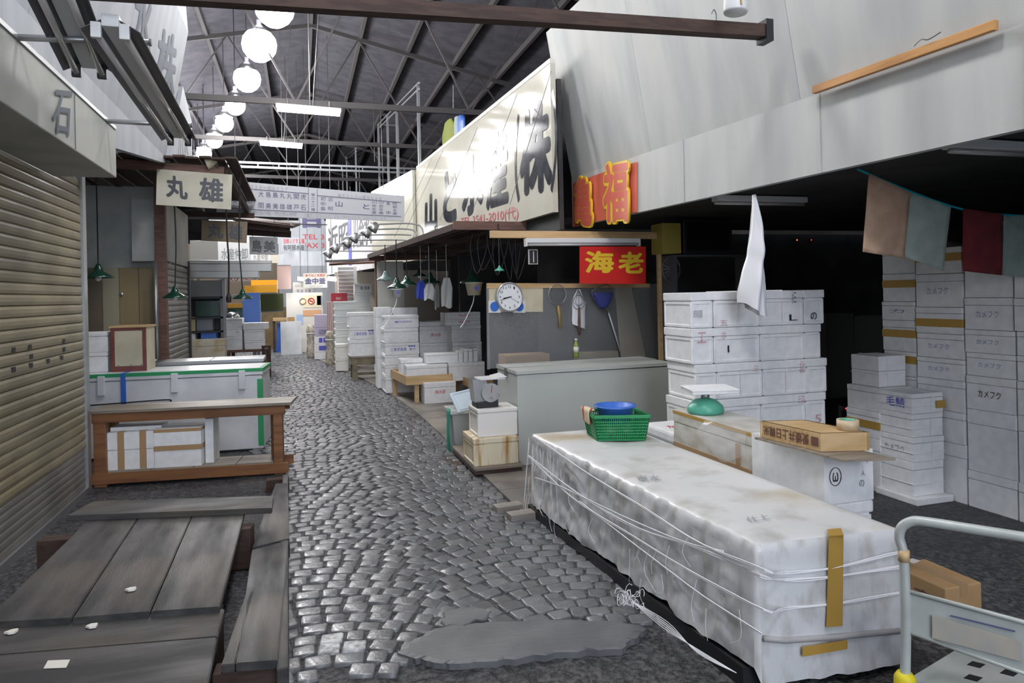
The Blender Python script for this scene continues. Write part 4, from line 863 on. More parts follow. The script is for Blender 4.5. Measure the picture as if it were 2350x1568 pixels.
for x0, l in ((1121, 'white paper with a blue round emblem, left of the clock'), (1178, 'white paper with a blue round emblem, right below the clock')):
    t = thing('emblem_paper', l, 'paper', SC(x0 + 14, 718), 0, 'papers with blue emblems behind the clock'); bm = nb(); slab(bm, [SC(x0, 718, .012), SC(x0 + 28, 718, .012), SC(x0 + 28, 690, .012), SC(x0, 690, .012)], .002); obj('sheet', bm, PAPER, t)
    c = SC(x0 + 14, 704, .0135); bm = nb(); outline_slab(bm, [c + Vector((.045 * math.cos(k * .6), .008, .045 * math.sin(k * .6))) for k in range(1)] * 3, 0, 0) if False else tube(bm, [c, c + Vector((0.0004, -.002, 0))], .05, 20); obj('emblem', bm, BLUE_P, t)
cp = SC(1170, 682, .055); t = thing('wall_clock', 'round white wall clock in a silver frame on the clear screen', 'clock', cp); nS = Vector((SB.y - SA.y, -(SB.x - SA.x), 0)).normalized()
if nS.y > 0: nS = -nS
ex = Vector((-nS.y, nS.x, 0)); MCL = Matrix.Translation(cp) @ Matrix((ex, Vector((0, 0, 1)), nS)).transposed().to_4x4(); RC = .153
def cm_(prof, m_, name, n=40):
    b = nb(); lathe(b, prof, (0, 0, 0), n, cap=False); bmesh.ops.transform(b, matrix=MCL, verts=b.verts[:]); return obj(name, b, m_, t, True)
cm_([(RC, -.04), (RC, .0), (RC * .97, .008), (RC * .90, .006), (RC * .89, 0)], mat('silver_clock_frame', (.5, .51, .52), .3, .7), 'frame'); cm_([(RC * .9, -.004), (0, -.0035)], mat('clock_face', (.86, .87, .88), .4), 'face')
for k in range(1, 13):
    a = R(90 - 30 * k); cx, cy = RC * .70 * math.cos(a), RC * .70 * math.sin(a); hw = .0085 * len(str(k)); f = lambda x, y: MCL @ Vector((x, y, -.003))
    letters(str(k), [f(cx - hw, cy - .0135), f(cx + hw, cy - .0135), f(cx + hw, cy + .0135), f(cx - hw, cy + .0135)], BLACK, t, bold=0, name='numeral', off=.001)
def hand(deg, l, w, name):
    a = R(90 - deg); b = nb(); q = MCL @ Vector((-.2 * l * math.cos(a), -.2 * l * math.sin(a), .001)); r_ = MCL @ Vector((l * math.cos(a), l * math.sin(a), .001)); bar(b, q, r_, w, .002, upv=nS); obj(name, b, BLACK, t)
hand(261, RC * .5, .009, 'hour_hand'); hand(254, RC * .74, .006, 'minute_hand'); hand(120, RC * .6, .002, 'second_hand')
# skimmers and nets hung on the screen rail
def ring(b, c, r, rad, n=26, axis=None):
    tube(b, [c + ex * r * math.cos(k * 2 * math.pi / n) + Vector((0, 0, r * math.sin(k * 2 * math.pi / n))) for k in range(n + 1)], rad, 6)
c = SC(1279, 676, .04); t = thing('wire_skimmer', 'round wire skimmer with a short handle hung on the screen, left of the white bag', 'skimmer', c)
bm = nb(); ring(bm, c, .108, .004); obj('hoop', bm, STEEL, t, True)
bm = nb()
for k in range(-4, 5):
    o = k * .022; l = math.sqrt(max(0, .106 ** 2 - o * o)); tube(bm, [c + ex * o + Vector((0, 0, -l)), c + ex * o + Vector((0, 0, l))], .0011, 4); tube(bm, [c + ex * -l + Vector((0, 0, o)), c + ex * l + Vector((0, 0, o))], .0011, 4)
obj('mesh', bm, STEEL_D, t)
bm = nb(); tube(bm, [SC(1281, 702, .04), SC(1284, 722, .04), SC(1285, 754, .04)], [.014, .017, .011], 10); obj('handle', bm, mat('yellow_brown_handle', (.34, .23, .06), .5), t, True)
c = SC(1328, 690, .05); t = thing('strainer', 'conical wire strainer with wooden handle hung in front of the white bag', 'strainer', c)
bm = nb(); top_ = SC(1327, 664, .05)
for k in range(10):
    a = k * 2 * math.pi / 10; tube(bm, [top_, c + ex * .075 * math.cos(a) + nS * .045 * math.sin(a) + Vector((0, 0, -.02)), c + Vector((0, 0, -.06))], .0022, 4)
ring(bm, c + Vector((0, 0, -.02)), .076, .003); obj('wires', bm, STEEL_D, t)
bm = nb(); tube(bm, [SC(1329, 705, .05), SC(1329, 740, .05), SC(1330, 768, .05)], [.012, .016, .012], 10); obj('handle', bm, BROWN2, t, True)
bm = nb(); P = []
for i in range(10):
    v = i / 9; w = (.03 + .14 * min(1, v * 3.2)) * (1 - .12 * max(0, v - .5)); cx = SC(1328, 664 + 86 * v, .025)
    for j in range(13):
        a = j / 12 * 2 * math.pi; P.append(bm.verts.new(cx + ex * (w / 2 * math.cos(a) + .012 * noise.noise((v * 4, j, 1))) + nS * (.018 * math.sin(a) + .012 * noise.noise((v * 5, j * .8, 4))) + Vector((0, 0, -.03 * math.cos(a) * v))))
for i in range(9):
    for j in range(12): bm.faces.new((P[i * 13 + j], P[i * 13 + j + 1], P[i * 13 + j + 14], P[i * 13 + j + 13]))
solo('plastic_bag', bm, mat('white_bag_plastic', (.72, .73, .76), .4), 'white plastic bag hanging on the screen behind the wire strainer', 'bag', smooth=True)
c = SC(1383, 672, .06); t = thing('landing_net', 'blue hand net with a long white handle hung on the clear screen', 'net', c)
bm = nb(); tube(bm, [SC(1358, 668, .09), SC(1372, 660, .09), SC(1392, 652, .09), SC(1406, 662, .09), SC(1412, 682, .09), SC(1408, 705, .09), SC(1396, 718, .09), SC(1376, 700, .09), SC(1360, 682, .09), SC(1358, 668, .09)], .005, 6); obj('hoop', bm, STEEL_D, t, True)
bm = nb(); lathe(bm, [(.115, .05), (.105, .0), (.085, -.06), (.05, -.11), (.0, -.13)], SC(1384, 682, .11), 18, Matrix.Scale(.6, 4, (0, 1, 0))); obj('net_bag', bm, mat('blue_netting', (.05, .07, .30), .7, alpha=.8), t, True)
bm = nb(); tube(bm, [SC(1396, 716, .06), SC(1424, 808, .06)], .0085, 8); obj('handle', bm, WHITE_E, t, True)
p = SC(1323, 833, .05); p.z = .911; t = thing('tea_bottle', 'green tea bottle standing on the back of the grey freezer', 'bottle', p)
bm = nb(); lathe(bm, [(.026, 0), (.03, .01), (.03, .12), (.026, .135), (.014, .165), (.013, .18)], p, 16); obj('bottle', bm, mat('green_tea_bottle', (.28, .36, .08), .15), t, True)
bm = nb(); lathe(bm, [(.0155, .178), (.0155, .198), (0, .199)], p, 14); obj('cap', bm, WHITE_E, t, True)
bm = nb(); lathe(bm, [(.0306, .05), (.0306, .11)], p, 16); obj('bottle_label', bm, PAPER, t, True)
# things dimly seen behind the screen
bm = nb(); slab(bm, [AY(1428, 842, 7.7), AY(1486, 842, 7.7), AY(1448, 655, 7.9), AY(1412, 655, 7.9)], .02); solo('leaning_board', bm, CREAM, 'beige board leaning behind the clear screen near the blue net', 'board')
bm = nb(); a, b_, lo, hi = fr(1160, 814, 1262, 838, 7.6); box(bm, a, b_, 7.6, 7.9, .0, hi, .01); solo('carton', bm, CARD, 'brown carton dimly seen low behind the clear screen', 'carton')
bm = nb(); a, b_, lo, hi = fr(1330, 808, 1420, 838, 7.9); box(bm, a, b_, 7.9, 8.1, 0, hi, .01); solo('shelf_board', bm, CREAM, 'beige bench dimly seen behind the screen under the blue net', 'bench')
# ---- pine beam, post, unlit batten and red sign
t = thing('pine_frame', 'pine beam and post spanning the front of the dark stall', 'frame', AY(1320, 540, 6.9))
bm = nb(); bar(bm, AY(1125, 538, 6.9), AY(1520, 541, 6.9), .06, .075, bev=.003); obj('beam', bm, PINE, t)
bm = nb(); a = AY(1512, 600, 6.9); box(bm, a.x - .02, a.x + .02, 6.88, 6.92, .0, 2.18); obj('post', bm, PINE, t)
bm = nb(); a, b_ = AY(1205, 553, 6.8), AY(1463, 553, 6.8)
t = thing('fluorescent_fixture', 'white unlit batten under the pine beam above the red sign', 'lamp', (a + b_) / 2); bar(bm, a, b_, .11, .05, bev=.008); obj('housing', bm, WHITE_E, t)
bm = nb(); tube(bm, [a + Vector((.02, -.03, -.04)), b_ + Vector((-.02, -.03, -.04))], .015, 10); obj('tube', bm, TUBE_OFF, t, True)
for q in (a, b_):
    bm = nb(); rbox(bm, q + Vector((0, -.02, -.02)), (.02, .07, .08), 0, .004); obj('tube_holder', bm, WHITE_E, t)
E6 = lambda px, py: AY(px, py, 6.72)
t = board('red_sign', 'red sign with two yellow characters hung under the white batten', [E6(1331, 651), E6(1482, 652), E6(1482, 566), E6(1331, 566)], .015, RED_S)
letters('海', [E6(1342, 627), E6(1409, 627), E6(1409, 576), E6(1342, 576)], YEL_S, t, bold=.035); letters('老', [E6(1418, 628), E6(1478, 628), E6(1476, 578), E6(1420, 578)], YEL_S, t, bold=.035)
# big cut-out sign at the end of the white band
def K(px, py): return AX(px, py, 2.985)
t = thing('cutout_sign', 'salmon red board with two yellow rimmed cut-out characters on the white band', 'sign', K(1385, 520))
for n_, (x0, t0, b0_, x1, t1, b1) in enumerate(((1314, 421, 521, 1380, 397, 506), (1380, 397, 506, 1460, 372, 487))):
    bm = nb(); slab(bm, [K(x0 + .6, b0_), K(x1, b1), K(x1, t1), K(x0 + .6, t0)], .012); obj('board', bm, SALMON, t)
for ch, (x0, t0, b0_, x1, t1, b1) in (('亀', (1324, 412, 516, 1366, 396, 520)), ('福', (1392, 378, 512, 1449, 366, 509))):
    qq = [K(x0, b0_), K(x1, b1), K(x1, t1), K(x0, t0)]
    letters(ch, qq, YEL_S, t, bold=.085, off=.028, name='character_rim', thick=.01, pad=.035); letters(ch, qq, SALMON, t, bold=.028, off=.036, name='character_face', thick=.004)
# batten nailed on the upper panel
a, b_ = AX(1868, 207, 2.945), AX(2286, 57, 2.945)
bm = nb(); bar(bm, a, b_, .03, .045, bev=.003); t = tag(obj('wood_batten', bm, PINE_O), 'orange pine batten fixed slantwise on the white upper panel at right', 'batten')
m_ = a.lerp(b_, .72); bm = nb(); tube(bm, curve([m_ + Vector((-.01, .1, .04)), m_ + Vector((-.03, .04, .05)), m_ + Vector((-.03, 0, .035)), m_ + Vector((-.02, -.06, .05))]), .003, 5); obj('wire_tie', bm, STEEL_D, t)
p = AY(1688, 30, 3.3); t = thing('paper_lantern', 'white plastic cylinder hanging at the top edge of the frame before the right panel', 'lantern', p)
bm = nb(); lathe(bm, [(.062, 0), (.066, .01), (.07, .3)], p, 24, Matrix.Rotation(R(4), 4, 'Y')); obj('cover', bm, WHITE_E, t, True)
bm = nb(); tube(bm, [p + Vector((-.01, -.066, .02)), p + Vector((-.012, -.07, .09))], .006, 6); obj('ribbon', bm, TAPE_D, t)
bm = nb(); tube(bm, [p + Vector((0, 0, .28)), p + Vector((0, 0, .9)), p + Vector((.8, .1, 1.1))], .005, 6); obj('cord', bm, CORD, t)
# white plastic bag hung from the band
top_ = AX(1722, 447, 3.02); bm = nb(); P = []; n_ = 20
for i in range(26):
    v = i / 25; z = top_.z - v * .80; cxp = .02 * math.sin(v * 5) - .02 * v; w = .018 + .085 * min(1, v * 1.6) * (1 - .25 * math.exp(-((v - .58) / .09) ** 2))
    for j in range(n_):
        a = j / n_ * 2 * math.pi; fold = 1 + .28 * math.sin(a * 4 + v * 4) * min(1, v * 2) + .2 * noise.noise((v * 5, a * 1.5, 2))
        P.append(bm.verts.new((top_.x + .03 + w * .55 * math.cos(a) * fold + cxp, top_.y + w * math.sin(a) * fold, z + .05 * v * math.sin(a - 1.0))))
for i in range(25):
    for j in range(n_): bm.faces.new((P[i * n_ + j], P[i * n_ + (j + 1) % n_], P[(i + 1) * n_ + (j + 1) % n_], P[(i + 1) * n_ + j]))
solo('plastic_bag', bm, mat('white_hanging_film', (.80, .81, .84), .35), 'long white plastic bag hanging from the lower edge of the white band', 'bag', smooth=True)
# towels on the cyan line
LY = 3.4; t = tag(obj('washing_line', tube(nb(), curve([AY(1968, 388, LY), AY(2090, 440, LY), AY(2200, 478, LY), AY(2290, 492, LY), AY(2420, 498, LY)], 6), .007, 6), mat('cyan_cord', (.0, .32, .42), .5), None, True), 'cyan cord strung under the stall ceiling carrying towels', 'cord')
def towel(name, label, px0, px1, yt0, yt1, yb0, yb1, m_, sk=0, yo=0.0, layers=1):
    bm = nb(); P = []; ni, nj = 14, 10
    for side_ in (0, 1):
        for i in range(ni + 1):
            v = i / ni
            for j in range(nj + 1):
                u = j / nj; px = px0 + (px1 - px0) * u - sk * v; py = (yt0 + (yt1 - yt0) * u) * (1 - v) + (yb0 + (yb1 - yb0) * u) * v
                if side_: py = (yt0 + (yt1 - yt0) * u) * (1 - v) + (yb0 + (yb1 - yb0) * u - 22) * v
                yy = LY + yo - .012 + (.03 if side_ else 0) * (1 - .0 * v) * (min(1, v * 5)) + .016 * math.sin(u * 7 + v * 2 + side_) * v + .01 * noise.noise((u * 4, v * 4, px0))
                P.append(bm.verts.new(AY(px, py, yy)))
    o = (ni + 1) * (nj + 1)
    for s in (0, o):
        for i in range(ni):
            for j in range(nj): bm.faces.new([P[s + k] for k in (i * (nj + 1) + j, i * (nj + 1) + j + 1, (i + 1) * (nj + 1) + j + 1, (i + 1) * (nj + 1) + j)])
    for j in range(nj): bm.faces.new((P[j], P[j + 1], P[o + j + 1], P[o + j]))
    ob = solo(name, bm, m_, label, 'towel', 'towels on the cyan line', True); md = ob.modifiers.new('thick', 'SOLIDIFY'); md.thickness = .006; return ob
TW = lambda n, c, c2: mat(n, c, .95, c2=c2, scale=9, bump=.4, bscale=150)
towel('towel', 'beige folded towel, leftmost on the cyan line', 1995, 2090, 398, 442, 578, 592, TW('beige_towelling', (.50, .34, .24), (.42, .28, .19)), 14)
towel('towel', 'pale mint towel between the beige and the dark red one', 2086, 2182, 440, 472, 588, 620, TW('mint_towelling', (.36, .42, .38), (.29, .35, .31)), 16, .01)
towel('towel', 'dark red towel on the cyan line', 2212, 2302, 478, 492, 622, 632, TW('dark_red_towelling', (.17, .02, .025), (.11, .015, .02)), 2)
towel('towel', 'pale mint towel cut off by the right frame edge', 2304, 2400, 491, 497, 632, 640, TW('grey_green_towelling', (.27, .34, .31), (.22, .28, .25)), 2, .01)
# ---- stacked foam boxes deep in the dark stall at right
def colX(tag_, px0, px1, edges, X, w, grp, start=0.0, **k):
    y1 = AX(px0, 900, X).y; y0 = AX(px1, 900, X).y; pm = (px0 + px1) / 2; zs = [AX(pm, e, X).z for e in edges]; zs[0] = start; n = len(edges) - 1; z = start
    nms = {0: 'at the bottom', n - 1: 'on top'}
    for i in range(n):
        h = zs[i + 1] - z; kw = dict(k); ex_ = kw.pop('extra', {}).get(i, {}); kw.update(ex_)
        pos = nms.get(i, '%s from the bottom' % ['', 'second', 'third', 'fourth', 'fifth', 'sixth', 'seventh', 'eighth', 'ninth'][i])
        j = random.uniform(-.012, .012)
        foam('foam box %s, %s' % (tag_, pos), Vector((X + w / 2 + j, y0 + .004, z + .001)), w, y1 - y0 - .008, h - .003, R(random.uniform(-.6, .6)), grp, rec='', **kw); z = zs[i + 1]
SC_ = mat('faint_blue_pencil', (.46, .49, .58), .6)
GR = 'foam boxes stacked deep in the dark stall'; SC_ = mat('blue_pencil', (.28, .32, .50), .6)
tp_ = lambda z: dict(tapes=(('h', z, .06, TAPE_D),)); wr = lambda s, m_=PENCIL: dict(prints=[('l', s, .25, .38, .72, .60, m_, 0)])
colX('in the far left column of the dark stall', 2029, 2104, (1100, 1040, 960, 895, 862, 806, 735, 692, 628, 572), 4.6, .33, GR, extra={4: tp_(.13), 5: tp_(.14), 7: tp_(.14), 6: wr('カ', SC_)})
colX('in the middle column of the dark stall', 2107, 2214, (1110, 1010, 940, 870, 822, 766, 705, 628, 568), 4.6, .33, GR, extra={5: tp_(.08), 4: wr('カメフク', SC_), 3: wr('カメフク', SC_), 7: tp_(.12), 6: wr('カメフク', SC_)})
colX('in the right column of the dark stall', 2217, 2330, (1170, 1090, 945, 866, 812, 758, 683, 600), 4.6, .4, GR, extra={2: wr('カメフク', BLACK), 3: wr('カメフク', SC_), 4: wr('カメフク', SC_), 5: wr('カメフク', SC_)}, straps=(('v', .1),))
colX('in the column at the right frame edge', 2333, 2440, (1200, 1120, 960, 880, 820, 762, 684, 590), 4.6, .4, GR)
y0, y1 = AX(2096, 1145, 4.27).y, AX(2021, 1135, 4.27).y
edg = (1140, 1062, 1006, 952, 905); z = .05; fl = ['lowest of the short white stack in front of the dark columns', 'second box of the short white stack, with ink writing', 'third box of the short white stack, below the writing in blue', 'top box of the short white stack, with blue characters and amber tape']
bm = nb(); box(bm, 4.24, 4.585, y0 - .06, y1 + .02, 0, .049, .008); solo('foam_slab', bm, FOAM, 'thin foam slab on the floor under the short white stack', 'slab')
for i in range(4):
    z1 = AX(2096, edg[i + 1], 4.27).z
    foam(fl[i], Vector((4.27 + .145, y0 + random.uniform(-.012, .004), z + .001)), .29, y1 - y0, z1 - z - .003, 0, GR, lid=.25, rec='', straps=(('v', .03), ('h', (z1 - z) * .35)), prints={1: [('l', 'カメフク', .15, .3, .75, .6, PENCIL, 0)], 3: [('l', '毛鯖', .25, .25, .8, .75, BLUE_INK, 0)]}.get(i, []), tapes=()); z = z1
q0 = AY(2140, 928, y0 - .012); bm = nb(); rbox(bm, (4.53, y0 - .016, AX(2096, 930, 4.27).z - .01), (.085, .006, .055)); solo('tape_piece', bm, TAPE_D, 'amber tape piece on the end of the top box of the short white stack', 'tape')
GA = 'foam boxes left of the dark stall columns'
colX('in the small stack left of the far columns', 1943, 2019, (1060, 1000, 940, 886), 4.27, .3, GA, extra={1: tp_(.1)})
y0a = AX(2019, 850, 4.29).y + .02
foam('tied pair of foam boxes on top of the small stack left of the far columns', Vector((4.44, y0a + .01, AX(1980, 886, 4.27).z + .002)), .26, .28, .24, 0, GA, lid=.5, rec='', straps=(('v', -.05), ('h', .1)))
# dark things behind
for i, (x0, y0_, x1, y1_, Y, m_, l) in enumerate(((1520, 512, 1563, 582, 6.75, 'Y', 'mustard yellow box on the shelf right of the pine post'), (1895, 720, 1960, 800, 8.3, 'G', 'dim grey carton at the back of the dark stall, left one'), (1962, 725, 2026, 800, 8.3, 'G', 'dim grey carton at the back of the dark stall, right one'))):
    a, b_, lo, hi = fr(x0, y0_, x1, y1_, Y); bm = nb(); box(bm, a, b_, Y, Y + .25, lo if m_ == 'Y' else 0, hi, .006); solo('carton', bm, mat('carton_%s%d' % (m_, i), (.38, .30, .06) if m_ == 'Y' else (.20, .20, .18), .7), l, 'carton', 'cartons in the dark stall' if m_ == 'G' else None)
bm = nb(); a = AY(1520, 505, 7.0); b_ = AY(1700, 505, 7.0); box(bm, a.x, b_.x, 6.74, 7.1, AY(1600, 588, 7.0).z - .02, AY(1600, 588, 7.0).z); t = tag(obj('shelf', bm, STEEL_D), 'dark shelf carrying the yellow box above the round fan', 'shelf')
for x in (a.x + .02, b_.x - .02):
    bm = nb(); box(bm, x - .015, x + .015, 6.76, 7.08, 0, AY(1600, 588, 7.0).z - .02); obj('support', bm, STEEL_D, t)
a, b_, lo, hi = fr(1566, 505, 1678, 586, 6.8); t = thing('monitor', 'black boxy monitor beside the mustard yellow box', 'monitor', ((a + b_) / 2, 6.9, lo)); bm = nb(); box(bm, a, b_, 6.78, 7.05, AY(1600, 588, 7.0).z, hi, .012); obj('case', bm, BLACK, t)
bm = nb(); box(bm, a + .04, b_ - .04, 6.775, 6.781, AY(1600, 588, 7.0).z + .05, hi - .03); obj('screen', bm, mat('dark_glass', (.01, .01, .012), .1), t)
c = AY(1540, 618, 6.9); t = thing('fan', 'round dark electric fan below the mustard yellow box', 'fan', c)
bm = nb(); tube(bm, [c + Vector((.11 * math.cos(k * .3), 0, .14 * math.sin(k * .3))) for k in range(22)], .012, 6); obj('guard_ring', bm, STEEL_D, t, True)
bm = nb()
for k in range(16):
    a_ = k * math.pi / 8; tube(bm, [c + Vector((0, -.03, 0)), c + Vector((.11 * math.cos(a_), 0, .14 * math.sin(a_)))], .003, 4)
obj('guard_wires', bm, STEEL_D, t); bm = nb(); lathe(bm, [(.03, -.03), (.035, .06), (0, .07)], c, 12, Matrix.Rotation(R(-90), 4, 'X')); obj('motor', bm, BLACK, t, True)
bm = nb(); tube(bm, [c + Vector((0, .05, -.05)), c + Vector((0, .06, -c.z + .04))], .015, 8); obj('stand', bm, BLACK, t)
bm = nb(); lathe(bm, [(.16, 0), (.16, .03), (.03, .05)], (c.x, c.y + .06, 0), 20); obj('foot', bm, BLACK, t)
for i, (px, py, Y, r) in enumerate(((1829, 551, 8.85, .010), (1862, 551, 8.85, .008), (1941, 938, 4.75, .006))):
    p = AY(px, py, Y); t = thing('indicator_light', ['small orange red indicator light deep in the dark stall, left of two', 'small red indicator light deep in the dark stall, right of two', 'small red indicator light low beside the small foam stack'][i], 'light', p)
    bm = nb(); lathe(bm, [(r, 0), (r * .8, r * .6), (0, r)], p, 10, Matrix.Rotation(R(90), 4, 'X')); obj('lens', bm, mat('red_led%d' % i, (1, .12 if i == 0 else .03, .03), emit=3), t, True); bm = nb(); rbox(bm, p + Vector((0, .025, 0)), (.06, .05, .04), 0, .004); obj('box', bm, BLACK, t)
    if i == 2: bm = nb(); box(bm, p.x - .02, p.x + .02, p.y + .03, p.y + .06, 0, p.z); obj('post', bm, BLACK, t)
for i, (x0, y0_, x1, y1_, Y, l) in enumerate(((1640, 442, 1845, 452, 5.2, 'unlit batten under the dark stall ceiling above the white bag'), (2180, 425, 2400, 452, 3.0, 'unlit batten under the dark stall ceiling at the right frame edge'))):
    a, b_ = AY(x0, y0_, Y), AY(x1, y1_, Y); a.z = b_.z = 2.385; t = thing('fluorescent_fixture', l, 'lamp', (a + b_) / 2, 0, 'unlit battens under the stall ceiling'); bm = nb(); bar(bm, a, b_, .1, .05, bev=.006); obj('housing', bm, WHITE_E, t)
    bm = nb(); tube(bm, [a + Vector((0, 0, -.04)), b_ + Vector((0, 0, -.04))], .014, 8); obj('tube', bm, TUBE_OFF, t, True)
# ---- platform trolley at the bottom right
PZ = .2; f0 = AZ(2062, 1572, PZ); hz = PZ + .01
fc = AZ(2205, 1485, PZ); hd = AZ(2350, 1520, PZ) - fc; hd.normalize(); ld_ = (fc - f0); ld_n = ld_.normalized()
pw = .62; far2 = fc + hd * pw; near2 = f0 + hd * pw
TG = mat('pale_grey_trolley_steel', (.52, .56, .54), .35, .15, c2=(.44, .47, .45), scale=5)
t = thing('platform_trolley', 'pale grey platform trolley with tubular handle and yellow corner at lower right', 'trolley', (f0.x, f0.y, 0))
bm = nb(); slab(bm, [f0, near2, far2, fc], .03); obj('platform', bm, TG, t)
bm = nb(); up_ = Vector((0, 0, 1)); n_ = 0
for i in range(2):
    for j in range(4):
        u, v = .16 + j * .16 + (.06 if i else 0), .72 - i * .26; q = f0 + (near2 - f0) * u + (fc - f0) * v; e1_, e2_ = hd * .020, ld_n * .022; bm = nb(); slab(bm, [q - e1_ - e2_ + up_ * .0012, q + e1_ - e2_ + up_ * .0012, q + e1_ + e2_ + up_ * .0012, q - e1_ + e2_ + up_ * .0012], .002); obj('grip_slot', bm, BLACK, t)
tpz = lambda px, py: AP(px, py, f0, f0 + hd)
h0 = f0 + hd * .02; pts = [h0 + up_ * .0, tpz(2079, 1420), tpz(2074, 1280), tpz(2064, 1235), tpz(2070, 1210), tpz(2092, 1197), tpz(2120, 1197), tpz(2230, 1214)]
e_ = pts[-1] + (tpz(2350, 1233) - pts[-1]).normalized() * .36; pts2 = [e_, e_ + hd * .05 - up_ * .03, e_ + hd * .06 - up_ * .1, Vector((e_.x, e_.y, PZ)) + hd * .06]
bm = nb(); tube(bm, curve(pts, 5) + curve(pts2, 5), .0165, 14); obj('handle', bm, TG, t, True)
bm = nb(); slab(bm, [tpz(2088, 1452), tpz(2350, 1532) + hd * .3 - up_ * .06, tpz(2350, 1422) + hd * .3 - up_ * .03, tpz(2086, 1358)], .008); obj('cross_panel', bm, TG, t)
bm = nb(); tube(bm, [tpz(2086, 1358), tpz(2350, 1422) + hd * .3 - up_ * .03], .008, 8); tube(bm, [tpz(2088, 1452), tpz(2350, 1532) + hd * .3 - up_ * .06], .007, 8); obj('panel_rim', bm, TG, t, True)
nT = Vector((hd.y, -hd.x, 0)); nT = nT if nT.y < 0 else -nT; lab = lambda px, py: tpz(px, py) + nT * .010
bm = nb(); slab(bm, [lab(2140, 1462), lab(2345, 1516), lab(2345, 1470), lab(2140, 1410)], .002); obj('worn_label', bm, mat('worn_tan_label', (.46, .42, .34), .6, c2=(.36, .36, .34), scale=6), t)
bm = nb(); tube(bm, [lab(2182, 1411), lab(2330, 1447)], .003, 4); obj('stripe', bm, NAVY, t)
bm = nb(); q = h0; tube(bm, [q - up_ * .06, q + up_ * .0, q + up_ * .035, q + up_ * .05], [.034, .036, .034, .024], 12); obj('corner_cap', bm, mat('yellow_rubber', (.72, .62, .02), .5), t, True)
bm = nb(); tube(bm, [tpz(2074, 1288), tpz(2074, 1262)], .0185, 12); obj('tape', bm, PINE, t, True)
for q in (f0 + hd * .08 + ld_ * .25, near2 - hd * .08 + ld_ * .25, fc + hd * .08 - ld_ * .2, far2 - hd * .08 - ld_ * .2):
    wv = obj('wheel', tube(nb(), [Vector((q.x, q.y, .06)) - hd * .015, Vector((q.x, q.y, .06)) + hd * .015], .06, 18), BLACK, t, True); bm = nb(); rbox(bm, (q.x, q.y, .145), (.05, .05, .05)); obj('caster_fork', bm, STEEL, wv)
# carton on the ground behind the trolley
ga, gb, gc = AZ(2085, 1420, 0), AZ(2168, 1445, 0), AZ(2252, 1410, 0)
ga, gb, gc = AX(2090, 1300, 2.78), AX(2170, 1352, 2.78), None
y0 = gb.y; hz_ = gb.z; w_ = AY(2252, 1320, y0).x - 2.78
t = thing('cardboard_carton', 'brown cardboard carton on the ground behind the trolley', 'carton', (2.9, y0 + .15, 0))
bm = nb(); box(bm, 2.78, 2.78 + w_, y0, ga.y + .12, 0, hz_, .006); obj('carton', bm, CARD, t)
bm = nb(); box(bm, 2.778 + w_ * .4, 2.782 + w_ * .6, y0 - .002, ga.y + .122, hz_ - .05, hz_ + .002); obj('tape', bm, TAPE, t)
bm = nb(); rbox(bm, (2.78 + w_ * .62, y0 + .3, hz_ + .002), (.06, .04, .002), .3); obj('paper_label', bm, PAPER, t)
letters('水産', [Vector((2.7785, y0 + .3, hz_ - .12)), Vector((2.7785, y0 + .06, hz_ - .12)), Vector((2.7785, y0 + .06, hz_ - .05)), Vector((2.7785, y0 + .3, hz_ - .05))], BROWN_INK, t, bold=.01)
# ================================================================ RIGHT SIDE, MIDDLE: the cream signboard and canopy
YA, YB = Vector((2.6, 6.98, 0)), Vector((2.2, 13.4, 0))
YM = lambda px, py, o=0.0: AP(px, py, YA + Vector((-o, 0, 0)), YB + Vector((-o, 0, 0)))
ztop = 4.06; far_ = YB.copy(); nea = YA + (YA - YB).normalized() * -.1
bm = nb(); slab(bm, [YB + Vector((0, 0, 2.47)), YA + Vector((0, 0, 2.47)), YA + Vector((0, 0, ztop)), YB + Vector((0, 0, ztop))], .06)
t = thing('cream_signboard', 'huge glossy cream signboard with black brush characters above the brown canopy', 'sign', YB + Vector((0, 0, 2.47))); obj('board', bm, PANEL_C, t)
bm = nb(); slab(bm, [YB + Vector((-.004, 0, ztop)), YA + Vector((-.004, 0, ztop)), YA + Vector((-.004, 0, ztop + .05)), YB + Vector((-.004, 0, ztop + .05))], .07); obj('top_strip', bm, FOAM_OLD, t)
INK_G = mat('glossy_black_brush_ink', (.03, .033, .042), .10, c2=(.06, .063, .075), scale=6, spec=.04)
for ch, q, bo in (('山', ((975, 530), (1004, 528), (1003, 438), (976, 450)), .07), ('と', ((1016, 512), (1048, 510), (1048, 378), (1020, 396)), .07), ('水', ((1060, 502), (1110, 484), (1106, 334), (1062, 370)), .06), ('産', ((1116, 486), (1168, 470), (1164, 282), (1120, 318)), .05),
                  ('（', ((1181, 468), (1193, 464), (1192, 258), (1182, 268)), .02), ('株', ((1192, 452), (1270, 438), (1262, 214), (1196, 262)), .06), ('）', ((1264, 444), (1280, 440), (1281, 196), (1266, 206)), .02)):
    letters(ch, [YM(*p) for p in q], INK_G, t, bold=bo * .8, name='brush_character', off=.006)
letters('TEL 3541-2010(代)', [YM(1058, 521), YM(1190, 507), YM(1190, 472), YM(1058, 498)], RED_INK, t, bold=.0, off=.006)
for i, (a, b) in enumerate((((965, 420), (1010, 250)), )): pass
bm = nb()
for x0, y0_, x1, y1_ in ((1265, 163, 1170, 470), (1186, 218, 1086, 480), (1096, 292, 1010, 505), (1017, 345, 930, 530), (990, 366, 905, 545)):
    a = YM(x0, y0_, .05); b = AX(x1, y1_, 1.75); bm = nb(); tube(bm, [a, b], .0035, 4); obj('stay_wire', bm, STEEL_D, t)
